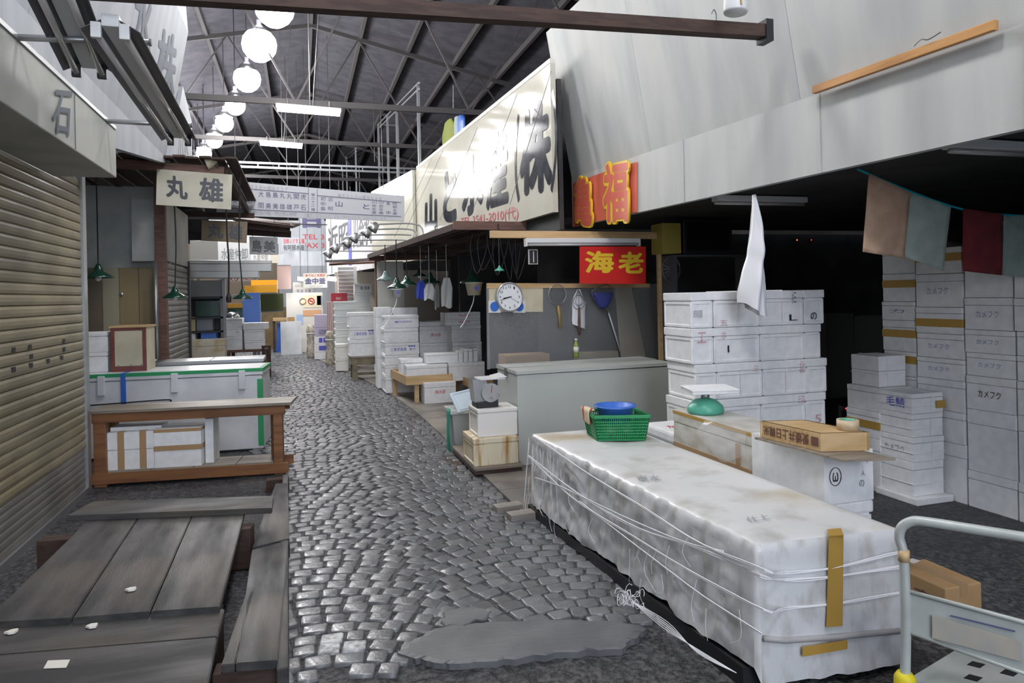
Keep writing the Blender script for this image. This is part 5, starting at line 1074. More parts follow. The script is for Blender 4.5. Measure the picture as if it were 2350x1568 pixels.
# next plain cream panel further along
c1, c2 = Vector((2.12, 13.45, 0)), Vector((1.62, 16.4, 0))
bm = nb(); slab(bm, [c2 + up * 2.3, c1 + up * 2.3, c1 + up * 4.05, c2 + up * 4.05], .06); tag(obj('signboard', bm, PANEL_C), 'plain cream wall panel between the big signboard and the hanging aisle sign', 'panel')
bm = nb(); c1b = c1 + Vector((.08, -.03, 0)); slab(bm, [c1b + up * 2.3, Vector((2.75, 13.55, 2.3)), Vector((2.75, 13.55, 4.05)), c1b + up * 4.05], .04); struct('wall_sign_return', bm, PANEL_C)
# brown canopy over the middle stalls
t = thing('canopy', 'large dark brown slatted canopy reaching over the stalls below the cream signboard', 'canopy', (2.1, 10.5, 2.4))
na, nb_, fa, fb_ = AY(1042, 513, 8.0), AY(1286, 511, 8.0), AY(846, 583, 13.0), Vector((2.75, 13.0, 2.42))
na.z = nb_.z = 2.45; 
bm = nb()
for k in range(15):
    f0_, f1_ = k / 15, (k + .93) / 15; dz = .012 * (k % 2); slab(bm, [na.lerp(nb_, f0_) + up * dz, na.lerp(nb_, f1_) + up * dz, fa.lerp(fb_, f1_) + up * dz, fa.lerp(fb_, f0_) + up * dz], .02)
obj('roof_slats', bm, BROWN, t)
bm = nb(); bar(bm, na + Vector((-.02, -.03, -.03)), nb_ + Vector((.0, -.03, -.03)), .04, .1); obj('front_board', bm, BROWN2, t)
for f in (.0, .33, .66, .97):
    bm = nb(); bar(bm, na.lerp(nb_, f) + up * -.05, fa.lerp(fb_, f) + up * -.05, .05, .07); obj('rafter', bm, BROWN, t)
for f in (.25, .5, .75, 1):
    bm = nb(); bar(bm, na.lerp(fa, f) + up * -.1, nb_.lerp(fb_, f) + up * -.1, .045, .05); obj('cross_rail', bm, BROWN, t)
bm = nb(); bar(bm, AY(846, 592, 12.9), AY(985, 590, 12.9), .06, .07); obj('lower_rail', bm, BROWN2, t)
bm = nb(); a = AY(868, 690, 12.95); bm2 = box(bm, a.x - .05, a.x + .05, 12.9, 13.0, .04, 2.35); obj('post', bm, BROWN2, t)
# cord loops below the canopy
bm = nb()
for k in range(7):
    a = AY(1085 + k * 16, 535, 8.3); tube(bm, curve([a, a + Vector((random.uniform(-.05, .05), .0, -.2)), a + Vector((.08 + random.uniform(-.05, .08), .02, -.42 - random.uniform(0, .2))), a + Vector((.16, .03, -.25)), a + Vector((.2, .02, .0))], 5), .006, 5)
solo('cord_bundle', bm, CORD, 'tangle of dark cables looping under the front of the brown canopy', 'cable')
GLR = 'pendant lamps under the brown canopy'
pendant(AY(885, 642, 11.2), .15, .75, 'grey green pendant lamp under the canopy, leftmost, before the grey board', GLR, top=2.435, m=mat('grey_green_enamel', (.12, .19, .17), .3))
pendant(AY(911, 660, 10.2), .15, .7, 'dark pendant lamp directly above the first white hanging bucket', GLR, top=2.435)
pendant(AY(934, 653, 10.8), .15, .75, 'dark pendant lamp between the first bucket and the blue apron', GLR, top=2.435)
pendant(AY(962, 633, 11.6), .12, .62, 'small dark pendant lamp right above the blue apron', GLR, top=2.435)
pendant(AY(987, 649, 10.6), .17, .7, 'dark wide pendant lamp above the white cloths', GLR, top=2.435)
pendant(AY(1083, 648, 9.2), .17, .72, 'large dark green pendant lamp above the cream hanging bucket', GLR, top=2.435)
pendant(AY(1146, 620, 7.9), .06, .65, 'small pale green glass lamp near the thermometer', GLR, top=2.435, m=MINT)
def bucket(px, py, Y, r, h, label, m_):
    p = AY(px, py, Y); t = thing('hanging_bucket', label, 'bucket', p, 0, 'buckets hanging under the canopy')
    bm = nb(); lathe(bm, [(r * .72, 0), (r, h), (r * 1.04, h), (r * 1.04, h - .01), (r * .97, h - .01), (r * .7, .004), (0, .004)], p, 22); obj('bucket', bm, m_, t, True)
    bm = nb(); tube(bm, [p + Vector((-r, 0, h)), p + Vector((0, 0, h + .16)), p + Vector((r, 0, h))], .004, 5); tube(bm, [p + Vector((0, 0, h + .16)), p + Vector((0, 0, 2.36 - p.z))], .005, 5); obj('cord', bm, CORD, t)
    c = p + Vector((r * .1, -r * .88, h * .55)); bm = nb(); tube(bm, [c, c + Vector((0, -.012, 0))], r * .25, 14); obj('emblem', bm, BLUE_INK, t)
    bm = nb(); tube(bm, curve([p + Vector((0, 0, .0)), p + Vector((-.03, -.02, -.12)), p + Vector((-.14, -.02, -.34)), p + Vector((-.2, -.02, -.42))], 5), .006, 5); obj('tail_cord', bm, STRING, t)
bucket(911, 682, 9.9, .082, .115, 'white bucket with a blue emblem hanging under the first dark lamps', WHITE_E)
bucket(1088, 678, 9.0, .115, .17, 'cream bucket with a blue emblem hanging under the large green lamp', CREAM)
def cloth(label, px0, py0, px1, py1, Y, m_, name='apron', ruf=.025):
    bm = nb(); P = []; ni, nj = 12, 10; a, b_ = AY(px0, py0, Y), AY(px1, py1, Y)
    for s in (0, 1):
        for i in range(ni + 1):
            for j in range(nj + 1):
                v, u = i / ni, j / nj; w = .55 + .45 * min(1, v * 3); x = (a.x + b_.x) / 2 + (u - .5) * (b_.x - a.x) * w; P.append(bm.verts.new((x, Y + s * .03 * math.sin(math.pi * u) + ruf * math.sin(u * 11 + v * 3) * (.3 + v), a.z + (b_.z - a.z) * v + .02 * math.sin(u * 6 + px0) * v)))
    o = (ni + 1) * (nj + 1)
    for s in (0, o):
        for i in range(ni):
            for j in range(nj): bm.faces.new([P[s + k] for k in (i * (nj + 1) + j, i * (nj + 1) + j + 1, (i + 1) * (nj + 1) + j + 1, (i + 1) * (nj + 1) + j)])
    t = thing(name, label, name.replace('_', ' '), AY((px0 + px1) / 2, py0, Y)); obj('cloth', bm, m_, t, True)
    bm = nb(); q = Vector(((a.x + b_.x) / 2, Y, a.z)); tube(bm, [q + Vector((0, 0, -.02)), Vector((q.x, Y, 2.36))], .004, 5); obj('string', bm, STRING, t)
WC = mat('white_cloth', (.66, .67, .66), .85)
cloth('blue apron hanging under the brown canopy', 955, 645, 977, 686, 10.4, mat('blue_cloth', (.03, .06, .42), .7))
cloth('short white cloth hanging right of the blue apron', 973, 652, 998, 688, 10.3, WC, 'cloth')
cloth('narrow grey white cloth hanging behind the white ones', 997, 655, 1010, 708, 10.5, mat('greyish_cloth', (.40, .40, .38), .85), 'cloth')
cloth('long white cloth hanging alone right of the others', 1012, 638, 1039, 705, 10.0, WC, 'cloth')
p = AY(1222, 605, 6.9); t = thing('thermometer', 'small black framed thermometer board hanging under the pine beam', 'thermometer', p); a, b_, lo, hi = fr(1212, 573, 1233, 607, 6.9)
bm = nb(); box(bm, a, b_, 6.88, 6.9, lo, hi, .002); obj('board', bm, PAPER, t); bm = nb(); box(bm, a + .008, b_ - .008, 6.876, 6.88, lo + .008, hi - .008); obj('plate', bm, BLACK, t)
bm = nb(); tube(bm, [((a + b_) / 2, 6.872, lo + .02), ((a + b_) / 2, 6.872, hi - .02)], .006, 8); obj('glass_tube', bm, PAPER, t)
bm = nb(); tube(bm, [((a + b_) / 2, 6.89, hi), ((a + b_) / 2, 6.89, 2.15)], .003, 5); obj('string', bm, CORD, t)
letters('8 8 8 8', [Vector((a + .014, 6.874, lo + .02)), Vector((a + .014, 6.874, hi - .02)), Vector((a + .03, 6.874, hi - .02)), Vector((a + .03, 6.874, lo + .02))], PAPER, t, bold=0, name='scale_marks') if False else None
# ---- rust stained boxes and spring scale at the lane edge
t = thing('low_pallet', 'low dark timber pallet under the rust stained boxes at the lane edge', 'pallet', (1.6, 6.2, 0))
bm = nb(); box(bm, 1.42, 1.86, 5.87, 6.85, .075, .1, .003); obj('deck', bm, TABLEW, t)
for x in (1.44, 1.8):
    bm = nb(); box(bm, x - .02, x + .04, 5.9, 6.82, .041, .075); obj('runner', bm, BROWN, t)
bm = nb(); box(bm, 1.42, 1.84, 5.88, 5.9, .041, .075); obj('front_runner', bm, BROWN, t)
bm = nb(); box(bm, 1.30, 1.42, 5.9, 6.8, .0, .02); solo('kerb_strip', bm, BROWN, 'thin dark board along the walkway edge beside the pallet', 'board')
GRU = 'rust stained boxes beside the grey freezer'
a, b_, lo, hi = fr(1087, 1004, 1189, 1072, 5.93)
foam('lower rust streaked foam box on the pallet, wide streaks down its front', Vector(((a + b_) / 2, 5.92, .101)), b_ - a, .42, hi - .101, 0, GRU, lid=.2, rec='x', m=RUSTY)
a2, b2, lo2, hi2 = fr(1096, 938, 1187, 1004, 5.97)
foam('upper foam box with rusty left end, under the spring scale', Vector(((a2 + b2) / 2, 5.96, hi + .001)), b2 - a2, .34, hi2 - hi, 0, GRU, lid=.14, rec='x', m=mat('light_rust_foam', (.80, .78, .74), .55, c2=(.50, .30, .12), scale=2.6, stretch=(3, 3, .7), lo=.60, hi=.75))
p = Vector(((a2 + b2) / 2 - .06, 6.12, hi2 + .002)); t = thing('spring_scale', 'grey dial spring scale with a pan, standing on the rust stained boxes', 'scale', p)
bm = nb(); box(bm, p.x - .11, p.x + .09, p.y - .09, p.y + .11, p.z, p.z + .055, .008); obj('base', bm, BLACK, t)
bm = nb(); hexa(bm, [p + Vector(v) for v in ((-.12, -.06, .05), (.05, -.06, .05), (.05, .1, .05), (-.12, .1, .05), (-.14, -.07, .255), (-.02, -.07, .255), (-.02, .1, .255), (-.14, .1, .255))]); obj('housing', bm, STEEL, t)
bm = nb(); tube(bm, [p + Vector((.02, -.10, .135)), p + Vector((.02, -.06, .135))], .085, 28); obj('dial', bm, mat('scratched_dial', (.40, .41, .41), .3, c2=(.15, .15, .15), scale=9, lo=.5, hi=.7), t)
bm = nb(); tube(bm, [p + Vector((.02, -.102, .135)), p + Vector((.03, -.102, .20))], .003, 5); obj('needle', bm, RED_INK, t)
bm = nb(); slab(bm, [p + Vector((-.08, -.13, .262)), p + Vector((.15, -.13, .262)), p + Vector((.15, .12, .262)), p + Vector((-.08, .12, .262))], .008); slab(bm, [p + Vector((.06, -.12, .268)), p + Vector((.16, -.13, .275)), p + Vector((.16, .11, .288)), p + Vector((.06, .11, .268))], .006); obj('pan', bm, WHITE_E, t)
# grey bin with tilted white lid and green cloth
p = AZ(1056, 1056, .04); p = Vector((1.30, 6.55, .02)); a = AY(1036, 960, 6.9); b_ = AY(1072, 960, 6.9)
t = thing('waste_bin', 'grey bin lined with green netting, squeezed left of the rust stained boxes', 'bin', (a.x + .1, 6.6, .041))
zt = AY(1054, 942, 6.9).z; x0, x1 = a.x, a.x + .2
bm = nb(); hexa(bm, [(x0 + .04, 6.92, .041), (x1 - .03, 6.92, .041), (x1 - .03, 7.2, .041), (x0 + .04, 7.2, .041), (x0, 6.88, zt), (x1, 6.88, zt), (x1, 7.22, zt), (x0, 7.22, zt)]); obj('bin', bm, mat('grey_bin_plastic', (.34, .36, .35), .45), t)
bm = nb(); box(bm, x0 - .015, x1 + .005, 6.865, 7.235, zt - .035, zt + .005, .006); obj('rim', bm, mat('pale_bin_rim', (.50, .52, .50), .45), t)
P = []; bm = nb()
for i in range(11):
    for j in range(6):
        v, u = i / 10, j / 5; P.append(bm.verts.new((x0 - .012 - .02 * math.sin(v * 3) + .02 * v, 6.87 + u * .16 + .02 * math.sin(v * 5 + u * 4), zt + .02 - v * (.52 - .06 * math.sin(u * 5)))))
for i in range(10):
    for j in range(5): bm.faces.new((P[i * 6 + j], P[i * 6 + j + 1], P[i * 6 + j + 7], P[i * 6 + j + 6]))
o = obj('netting', bm, mat('sea_green_cloth', (.03, .30, .20), .7), t, True); o.modifiers.new('thick', 'SOLIDIFY').thickness = .006
l0, l1, l2, l3 = AY(1052, 947, 6.84), AY(1098, 936, 6.9), AY(1090, 889, 7.06), AY(1031, 903, 7.0)
bm = nb(); slab(bm, [l0, l1, l2, l3], .02); bmesh.ops.bevel(bm, geom=bm.edges[:], offset=.005, segments=2, affect='EDGES'); n_ = (l1 - l0).cross(l3 - l0).normalized(); t2 = thing('plastic_cover', 'pale blue white lid tilted on top of the grey bin', 'cover', l0); obj('lid', bm, mat('pale_blue_lid', (.62, .72, .80), .35), t2)
cl = (l0 + l1 + l2 + l3) / 4; ii = [cl + (q - cl) * .8 + n_ * .004 for q in (l0, l1, l2, l3)]; bm = nb(); tube(bm, ii + ii[:1], .006, 5); obj('raised_rim', bm, mat('pale_blue_lid_rim', (.66, .76, .84), .35), t2)
# ---- pine tray tables with small foam boxes
def tray(label, c4, zt_, rim, legs):  # c4: left-front... corners on the top plane
    c4 = [Vector((q.x, q.y, 0)) for q in c4]; c = sum(c4, Vector()) / 4; t = thing('tray_table', label, 'table', c, 0, 'pine tray tables beside the foam stacks')
    bm = nb(); slab(bm, [q + up * (zt_ - rim + .015) for q in c4], .015); obj('tray_bottom', bm, PINE, t)
    for i in range(4):
        bm = nb(); a, b = c4[i], c4[(i + 1) % 4]; bar(bm, a + up * (zt_ - rim / 2), b + up * (zt_ - rim / 2), .02, rim); obj('rim_board', bm, PINE, t)
    for q in legs:
        bm = nb(); q = Vector((q.x, q.y, 0)); bar(bm, q + up * .041, q + up * (zt_ - rim + .01), .065, .065, upv=(0, 1, 0)); obj('leg', bm, PINE, t)
    return t
z1 = .44; T0, T1, T2 = AZ(898, 848, z1), AZ(933, 864, z1), AZ(1037, 858, z1); T3 = T0 + (T2 - T1)
lg = lambda f, g: T1.lerp(T2, f).lerp(T0.lerp(T3, f), g)
tray('pine tray table holding low foam boxes in front of the printed foam stack', [T0, T1, T2, T3], z1, .13, [lg(.24, .08), lg(.93, .08), lg(.06, .93), lg(.93, .93)])
z2 = .38; U0, U1, U2 = AZ(1040, 856, z2), AZ(1076, 870, z2), AZ(1130, 866, z2); U3 = U0 + (U2 - U1); lg = lambda f, g: U1.lerp(U2, f).lerp(U0.lerp(U3, f), g)
tray('smaller empty pine tray table behind the spring scale', [U0, U1, U2, U3], z2, .12, [lg(.1, .1), lg(.9, .1), lg(.1, .9), lg(.9, .9)])
zt = z1 - .13 + .016; GT = 'small foam boxes on the pine tray table'; yr = T1.y + .05
def onT(label, x0, y0_, x1, y1_, Y, d, z, h=None, **k):
    a, b_, lo, hi = fr(x0, y0_, x1, y1_, Y); foam(label, Vector(((a + b_) / 2, Y, z)), b_ - a, d, hi - z if h is None else h, 0, GT, rec='', lid=.2, **k); return hi
hA = onT('low foam box at the front left of the pine tray table', 934, 838, 1026, 862, yr, .3, zt)
hB = onT('low foam box at the front right of the pine tray table', 1030, 832, 1112, 856, yr, .3, zt)
hC = onT('low foam box at the back left corner of the pine tray table', 920, 824, 970, 848, yr + .34, .3, zt)
hD = onT('long foam box lying across the other boxes on the pine tray table', 980, 812, 1051, 836, yr + .10, .3, max(hA, hB) + .001)
for k in range(4): onT('narrow upright foam piece on the pine tray table, %s' % ['leftmost of four', 'second of four', 'third of four', 'rightmost of four'][k], 1053 + k * 11, 806 - (k > 0) * 5 - (k > 2) * 2, 1062.5 + k * 11, 832, yr + .06 + .02 * k, .22, hB + .001)
# ---- printed foam stacks
def colY(tag_, x0, x1, edges, Y, d, grp, z0=.041, prints={}, rec='x', lid=.24, wj=.008, m=FOAM):
    a, b_, lo, hi = fr(x0, edges[1], x1, edges[0], Y); xm = (x0 + x1) / 2; z = z0; n = len(edges) - 1
    for i in range(n):
        zt_ = AY(xm, edges[i + 1], Y).z; pos = 'the bottom one' if i == 0 else 'the top one' if i == n - 1 else '%s from the bottom' % ['', 'second', 'third', 'fourth', 'fifth', 'sixth', 'seventh', 'eighth', 'ninth', 'tenth', 'eleventh'][i]
        foam('foam box %s, %s' % (tag_, pos), Vector(((a + b_) / 2 + random.uniform(-wj, wj), Y + random.uniform(-wj, wj), z + .001)), b_ - a, d, zt_ - z - .003, R(random.uniform(-.8, .8)), grp, lid=lid, rec=rec, prints=prints.get(i, []), m=m); z = zt_
    return z
G1 = 'printed foam stack beside the lane'; MIE = [('f', '三重県漁連', .15, .35, .62, .62, BLUE_INK, .0), ('f', '魚印', .7, .36, .88, .58, BLUE_INK, 0), ('f', '■■■', .68, .66, .88, .78, BLUE_INK, 0)]
colY('in the tall printed stack at the lane edge', 885, 963, (898, 862, 838, 815, 787, 753, 724), 11.4, .50, G1, prints={3: MIE, 5: [('f', '■■中央卸売市場水産', .3, .42, .8, .58, BLUE_INK, 0)]})
G2 = 'foam stack with the red print'
colY('in the red printed stack right of the tall one', 965, 1036, (868, 842, 817, 787, 748, 738), 11.7, .5, G2, prints={2: [], 3: [('f', '(株)水産', .34, .34, .68, .58, RED_INK, .0)]})
colY('in the foam stack left of the clear screen', 1040, 1106, (880, 850, 818, 785, 746), 11.2, .45, 'foam stack left of the clear screen', prints={2: [('f', '■■■■', .35, .4, .75, .6, NAVY, 0)]})
zc = AY(1072, 746, 11.2).z
foam_px('flat foam box with red print, lower of two on the stack left of the screen', 1022, 732, 1102, 746, 11.22, .42, z0=zc + .001, group='flat red printed boxes', rec='', lid=.3, prints=[('f', '(株)水産', .38, .3, .7, .66, RED_INK, .0)])
foam_px('flat foam box with red print, upper of two on the stack left of the screen', 1022, 717, 1102, 732, 11.22, .42, z0=AY(1062, 732, 11.22).z + .002, group='flat red printed boxes', rec='', lid=.3, prints=[('f', '(株)水産', .38, .3, .7, .66, RED_INK, .0)])
foam_px('foam box with red print under the pine tray table', 974, 878, 1046, 905, 10.05, .35, z0=.041, rec='', prints=[('f', '(株)水産', .32, .42, .66, .64, RED_INK, .0)])
# grey boards and cartons behind them
for x0, y0_, x1, y1_, Y, m_, l in ((866, 600, 926, 706, 12.6, 'pale', 'tall pale grey board standing behind the leftmost pendant lamp'), (927, 620, 1000, 745, 12.7, 'tan', 'tall tan grey board standing behind the hanging aprons')):
    a, b_, lo, hi = fr(x0, y0_, x1, y1_, Y); bm = nb(); box(bm, a, b_, Y, Y + .04, .041, hi); solo('standing_board', bm, mat('board_' + m_, (.40, .40, .36) if m_ == 'pale' else (.28, .25, .20), .6), l, 'board', 'boards behind the pendant lamps')
colY('in the shaded carton row behind the tall printed stack', 866, 900, (880, 800, 705), 12.1, .4, 'shaded boxes behind the printed stack', rec=''); colY('in the shaded carton row, right column', 903, 960, (880, 800, 706), 12.15, .4, 'shaded boxes behind the printed stack', rec='')
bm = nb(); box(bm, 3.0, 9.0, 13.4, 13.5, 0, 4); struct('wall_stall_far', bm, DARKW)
# ---- small timber bench with three boxes
B0, B1, B2 = AZ(786, 808, .48), AZ(808, 820, .48), AZ(876, 810, .48)
a, b_ = B1, Vector((B2.x, B1.y, .48)); ww = b_.x - a.x; Y = B1.y; dd = .62
t = thing('timber_bench', 'small weathered timber bench carrying three foam boxes at the lane edge', 'bench', (a.x + ww / 2, Y + dd / 2, .041)); GW = mat('greenish_weathered_timber', (.22, .19, .12), .7, c2=(.14, .12, .08), scale=7)
bm = nb(); box(bm, a.x - .02, b_.x + .02, Y - .01, Y + dd, .46, .485, .003); obj('top', bm, TABLEW, t)
bm = nb(); box(bm, a.x, b_.x, Y, Y + .03, .33, .46); obj('apron', bm, GW, t); bm = nb(); box(bm, a.x - .01, a.x + .02, Y + .03, Y + dd - .02, .33, .46); obj('apron', bm, GW, t)
for x in (a.x, b_.x - .09):
    for y in (Y + .0, Y + dd - .1): bm = nb(); box(bm, x + .005, x + .095, y + .005, y + .095, .041, .46); obj('leg', bm, GW, t)
bm = nb(); box(bm, a.x + .09, b_.x - .09, Y + .1, Y + .14, .12, .17); obj('stretcher', bm, GW, t)
zz = colY('on the small timber bench', 802, 865, (808, 779, 752, 717), Y + .05, .5, 'boxes on the timber bench', z0=.486, prints={1: MIE})
bm = nb(); a, b_, lo, hi = fr(866, 733, 878, 785, Y + .7); 
colY('in the half hidden column right of the timber bench', 862, 880, (845, 785, 733), Y + .75, .3, 'half hidden column behind the bench', rec='')
# ================================================================ BACKGROUND ALONG THE CURVE
TRAYM = mat('translucent_white_plastic', (.70, .74, .72), .35)
def nest(label, x0, x1, yb, yt, Y, n, grp, m=TRAYM, z0=.041, d=.45):
    a, b_, lo, hi = fr(x0, yt, x1, yb, Y); h = (hi - z0) / n
    for i in range(n):
        t = thing('nested_crate', '%s, %s' % (label, 'the bottom one' if i == 0 else 'the top one' if i == n - 1 else '%s from the bottom' % ['', 'second', 'third', 'fourth', 'fifth', 'sixth', 'seventh', 'eighth', 'ninth', 'tenth', 'eleventh'][i]), 'crate', ((a + b_) / 2, Y, z0 + i * h), 0, grp)
        bm = nb(); x, w = (a + b_) / 2, (b_ - a) / 2; hexa(bm, [(x - w * .9, Y + .02, z0 + i * h), (x + w * .9, Y + .02, z0 + i * h), (x + w * .9, Y + d - .02, z0 + i * h), (x - w * .9, Y + d - .02, z0 + i * h), (x - w * .96, Y + .008, z0 + (i + .7) * h), (x + w * .96, Y + .008, z0 + (i + .7) * h), (x + w * .96, Y + d - .008, z0 + (i + .7) * h), (x - w * .96, Y + d - .008, z0 + (i + .7) * h)]); obj('crate_body', bm, m, t)
        bm = nb(); box(bm, x - w, x + w, Y, Y + d, z0 + (i + .70) * h, z0 + (i + .97) * h, .005); obj('crate_rim', bm, m, t)
nest('nested translucent white crate in the stack left of the timber bench', 768, 819, 838, 691, 15.8, 10, 'nested white crates beside the lane')
nest('nested pale crate in the taller stack behind the timber bench', 815, 852, 830, 672, 16.6, 10, 'nested pale crates behind the bench')
a, b_, lo, hi = fr(814, 652, 852, 672, 16.6); foam('white printed foam box on top of the taller pale crate stack', Vector(((a + b_) / 2, 16.6, lo + .002)), b_ - a, .4, hi - lo, 0, None, rec='', prints=[('f', '■ ■■', .35, .35, .9, .7, PENCIL, 0)])
colY('in the grey box column below the nested crates', 772, 800, (850, 822, 790), 15.35, .35, 'grey boxes at the lane edge', rec='', m=FOAM_OLD)
# red printed cartons
def carton(label, x0, y0_, x1, y1_, Y, d, m_, z0=.041, name='carton', grp=None, txt=None, tm=None, cat='carton'):
    a, b_, lo, hi = fr(x0, y0_, x1, y1_, Y); z = lo if z0 is None else z0; t = thing(name, label, cat, ((a + b_) / 2, Y + d / 2, z), 0, grp)
    bm = nb(); box(bm, a, b_, Y, Y + d, z, hi, .006); obj('box', bm, m_, t)
    if txt:
        s, u0, v0, u1, v1 = txt; f = lambda u, v: Vector((a + u * (b_ - a), Y - .002, z + v * (hi - z))); letters(s, [f(u0, v0), f(u1, v0), f(u1, v1), f(u0, v1)], tm, t, bold=.01)
    return hi
REDC = mat('red_printed_box', (.42, .02, .04), .5); PURP = mat('mauve_printed_box', (.46, .43, .55), .5)
h1 = carton('striped red and white box column behind the nested crates', 752, 692, 796, 815, 17.4, .4, mat('red_white_stripes', (.58, .55, .54), .5, c2=(.35, .08, .08), scale=8, stretch=(6, 6, .01)), grp=None)
carton('deep red carton with white lettering on top behind the nested crates', 760, 673, 797, 692, 17.4, .4, REDC, z0=h1 + .002, txt=('PRODUCT', .3, .2, .62, .5), tm=PAPER)
# low lane edge column of mauve boxes
G3 = 'mauve printed boxes at the lane edge'; z = .041; Yp = 18.6
for i, (yt, s) in enumerate(((808, None), (790, '■'), (772, '■■'), (752, 'KAGOSHIMA'), (722, None))):
    a, b_, lo, hi = fr(722, yt, 755, yt + 20, Yp); f = lambda u, v: Vector((a + u * (b_ - a), Yp - .002, z + v * (hi - z))); t = thing('printed_carton', 'mauve white carton in the lane edge column, %s' % ['the bottom one', 'second from the bottom', 'third from the bottom', 'fourth with small print', 'the top one'][i], 'carton', ((a + b_) / 2, Yp, z), 0, G3)
    bm = nb(); box(bm, a, b_, Yp, Yp + .4, z, hi - .004, .006); obj('box', bm, PURP if i > 2 else FOAM, t)
    if s: letters(s, [f(.3, .2), f(.85, .2), f(.85, .8), f(.3, .8)], BLUE_INK if i < 3 else NAVY, t, bold=.01)
    z = hi
def bundle(label, px, pyb, pyt, wpx, Y):
    a, b_, lo, hi = fr(px - wpx / 2, pyt, px + wpx / 2, pyb, Y); bm = nb(); rings = []; n = 18; r0 = (b_ - a) / 2; c = Vector(((a + b_) / 2, Y + r0, .0))
    for i in range(16):
        v = i / 15; rr = r0 * (1 + .1 * math.sin(v * 9)) * (1 if v < .93 else .75); rings.append([bm.verts.new((c.x + rr * math.cos(k / n * 6.2832) * (1 + .22 * noise.noise((k * .8, v * 9, px))), c.y + rr * .9 * math.sin(k / n * 6.2832) * (1 + .22 * noise.noise((k * .8, v * 9, px + 5))), .02 + v * (hi - .02))) for k in range(n)])
    for p, q in zip(rings, rings[1:]):
        for k in range(n): bm.faces.new((p[k], p[(k + 1) % n], q[(k + 1) % n], q[k]))
    bm.faces.new(rings[-1]); bm.faces.new(rings[0][::-1]); t = thing('wrapped_bundle', label, 'bundle', (c.x, c.y, .02), 0, 'plastic wrapped bundles at the lane edge'); obj('wrap', bm, mat('crinkled_wrap%d' % px, (.55, .50, .42) if px > 740 else (.50, .46, .40), .15, c2=(.30, .26, .2), scale=14, bump=.6, bscale=40), t, True)
    bm = nb(); tube(bm, [(c.x + r0 * 1.1 * math.cos(k * .35), c.y + r0 * math.sin(k * .35), hi * .75) for k in range(19)], .01, 5); obj('tie', bm, STRING, t)
bundle('shiny plastic wrapped bundle standing at the lane edge, the farther one', 715, 812, 746, 22, 19.3)
bundle('brownish plastic wrapped bundle standing at the lane edge, the nearer one', 759, 838, 760, 22, 16.9)
# far boards and signs
def panel(name, label, x0, y0_, x1, y1_, Y, m_, th=.04, z0=None, cat='board', slope=0.0):
    a, b_, lo, hi = fr(x0, y0_, x1, y1_, Y); z = lo if z0 is None else z0; t = thing(name, label, cat, ((a + b_) / 2, Y, z)); bm = nb(); box(bm, a, b_, Y, Y + th, z, hi, .004); obj('board', bm, m_, t)
    return t, (lambda u, v, o=.003: Vector((a + u * (b_ - a), Y - o, z + v * (hi - z))))
def put(t, f, s, u0, v0, u1, v1, m_, bo=.01, name='lettering'): return letters(s, [f(u0, v0), f(u1, v0), f(u1, v1), f(u0, v1)], m_, t, bold=bo, off=.002, name=name)
panel('grey_partition', 'pale grey standing panel at the far bend of the lane beside the blue stand', 644, 738, 692, 805, 20.9, FRZ_W, z0=.0)
t = thing('blue_stand', 'dark blue plastic stand left of the pale grey panel at the lane bend', 'stand', AZ(636, 806, 0)); a, b_, lo, hi = fr(628, 742, 645, 806, 22.0)
bm = nb(); box(bm, a, b_, 22.05, 22.5, 0, .12, .01); obj('foot', bm, BLUE_P, t); bm = nb(); hexa(bm, [(a + .05, 22.1, .12), (b_, 22.1, .12), (b_, 22.4, .12), (a + .05, 22.4, .12), (a + .1, 22.1, hi), (b_, 22.1, hi), (b_, 22.4, hi), (a + .1, 22.4, hi)]); obj('body', bm, BLUE_P, t)
t, f = panel('notice_board', 'cream notice board with posters and a no smoking sign at the lane bend', 657, 672, 741, 745, 21.4, PAPER, z0=.0)
for (u0, v0, u1, v1, m_, n_) in ((.02, .02, .22, .28, CARD, 'poster'), (.27, .05, .45, .35, mat('pale_blue_poster', (.40, .55, .75), .6), 'poster'), (.45, .55, .95, .93, mat('warm_poster', (.78, .70, .50), .6), 'poster'), (.45, .30, .95, .48, mat('orange_poster', (.72, .40, .22), .6), 'poster'), (.84, .62, .98, .9, mat('violet_photo', (.32, .30, .42), .6), 'poster')):
    lo = f(u0, .45 + v0 * .55); hi = f(u1, .45 + v1 * .55); bm = nb(); box(bm, lo.x, hi.x, lo.y - .01, lo.y, lo.z, hi.z); obj(n_, bm, m_, t)
for u, m_ in ((.45, CARD), (.68, None)):
    c = f(u, .86, .025); bm = nb(); tube(bm, [c + Vector((.085 * math.cos(k * .3), 0, .085 * math.sin(k * .3))) for k in range(22)], .014, 5); obj('sign_ring', bm, RED_INK if m_ is None else CARD, t)
    if m_ is None: bm = nb(); bar(bm, c + Vector((-.06, 0, .06)), c + Vector((.06, 0, -.06)), .02, .006, upv=(0, 1, 0)); obj('slash', bm, RED_INK, t); bm = nb(); bar(bm, c + Vector((-.045, .004, 0)), c + Vector((.045, .004, 0)), .006, .02); obj('cigarette', bm, BLACK, t)
t, f = panel('hanging_sign', 'cream sign with three bold navy characters hanging over the notice board', 696, 627, 751, 661, 19.5, SIGN_G, cat='sign')
put(t, f, '塩干加工魚類品', .08, .76, .92, .93, RED_INK, .01); put(t, f, '金中釜', .06, .25, .94, .68, NAVY, .04); put(t, f, '3542-3500', .25, .05, .8, .17, PENCIL, 0)
bm = nb(); a = f(.2, 1); b_ = f(.8, 1); tube(bm, [a, Vector((a.x, a.y, 8.4))], .006, 5); tube(bm, [b_, Vector((b_.x, b_.y, 8.4))], .006, 5); obj('hangers', bm, STEEL_D, t)
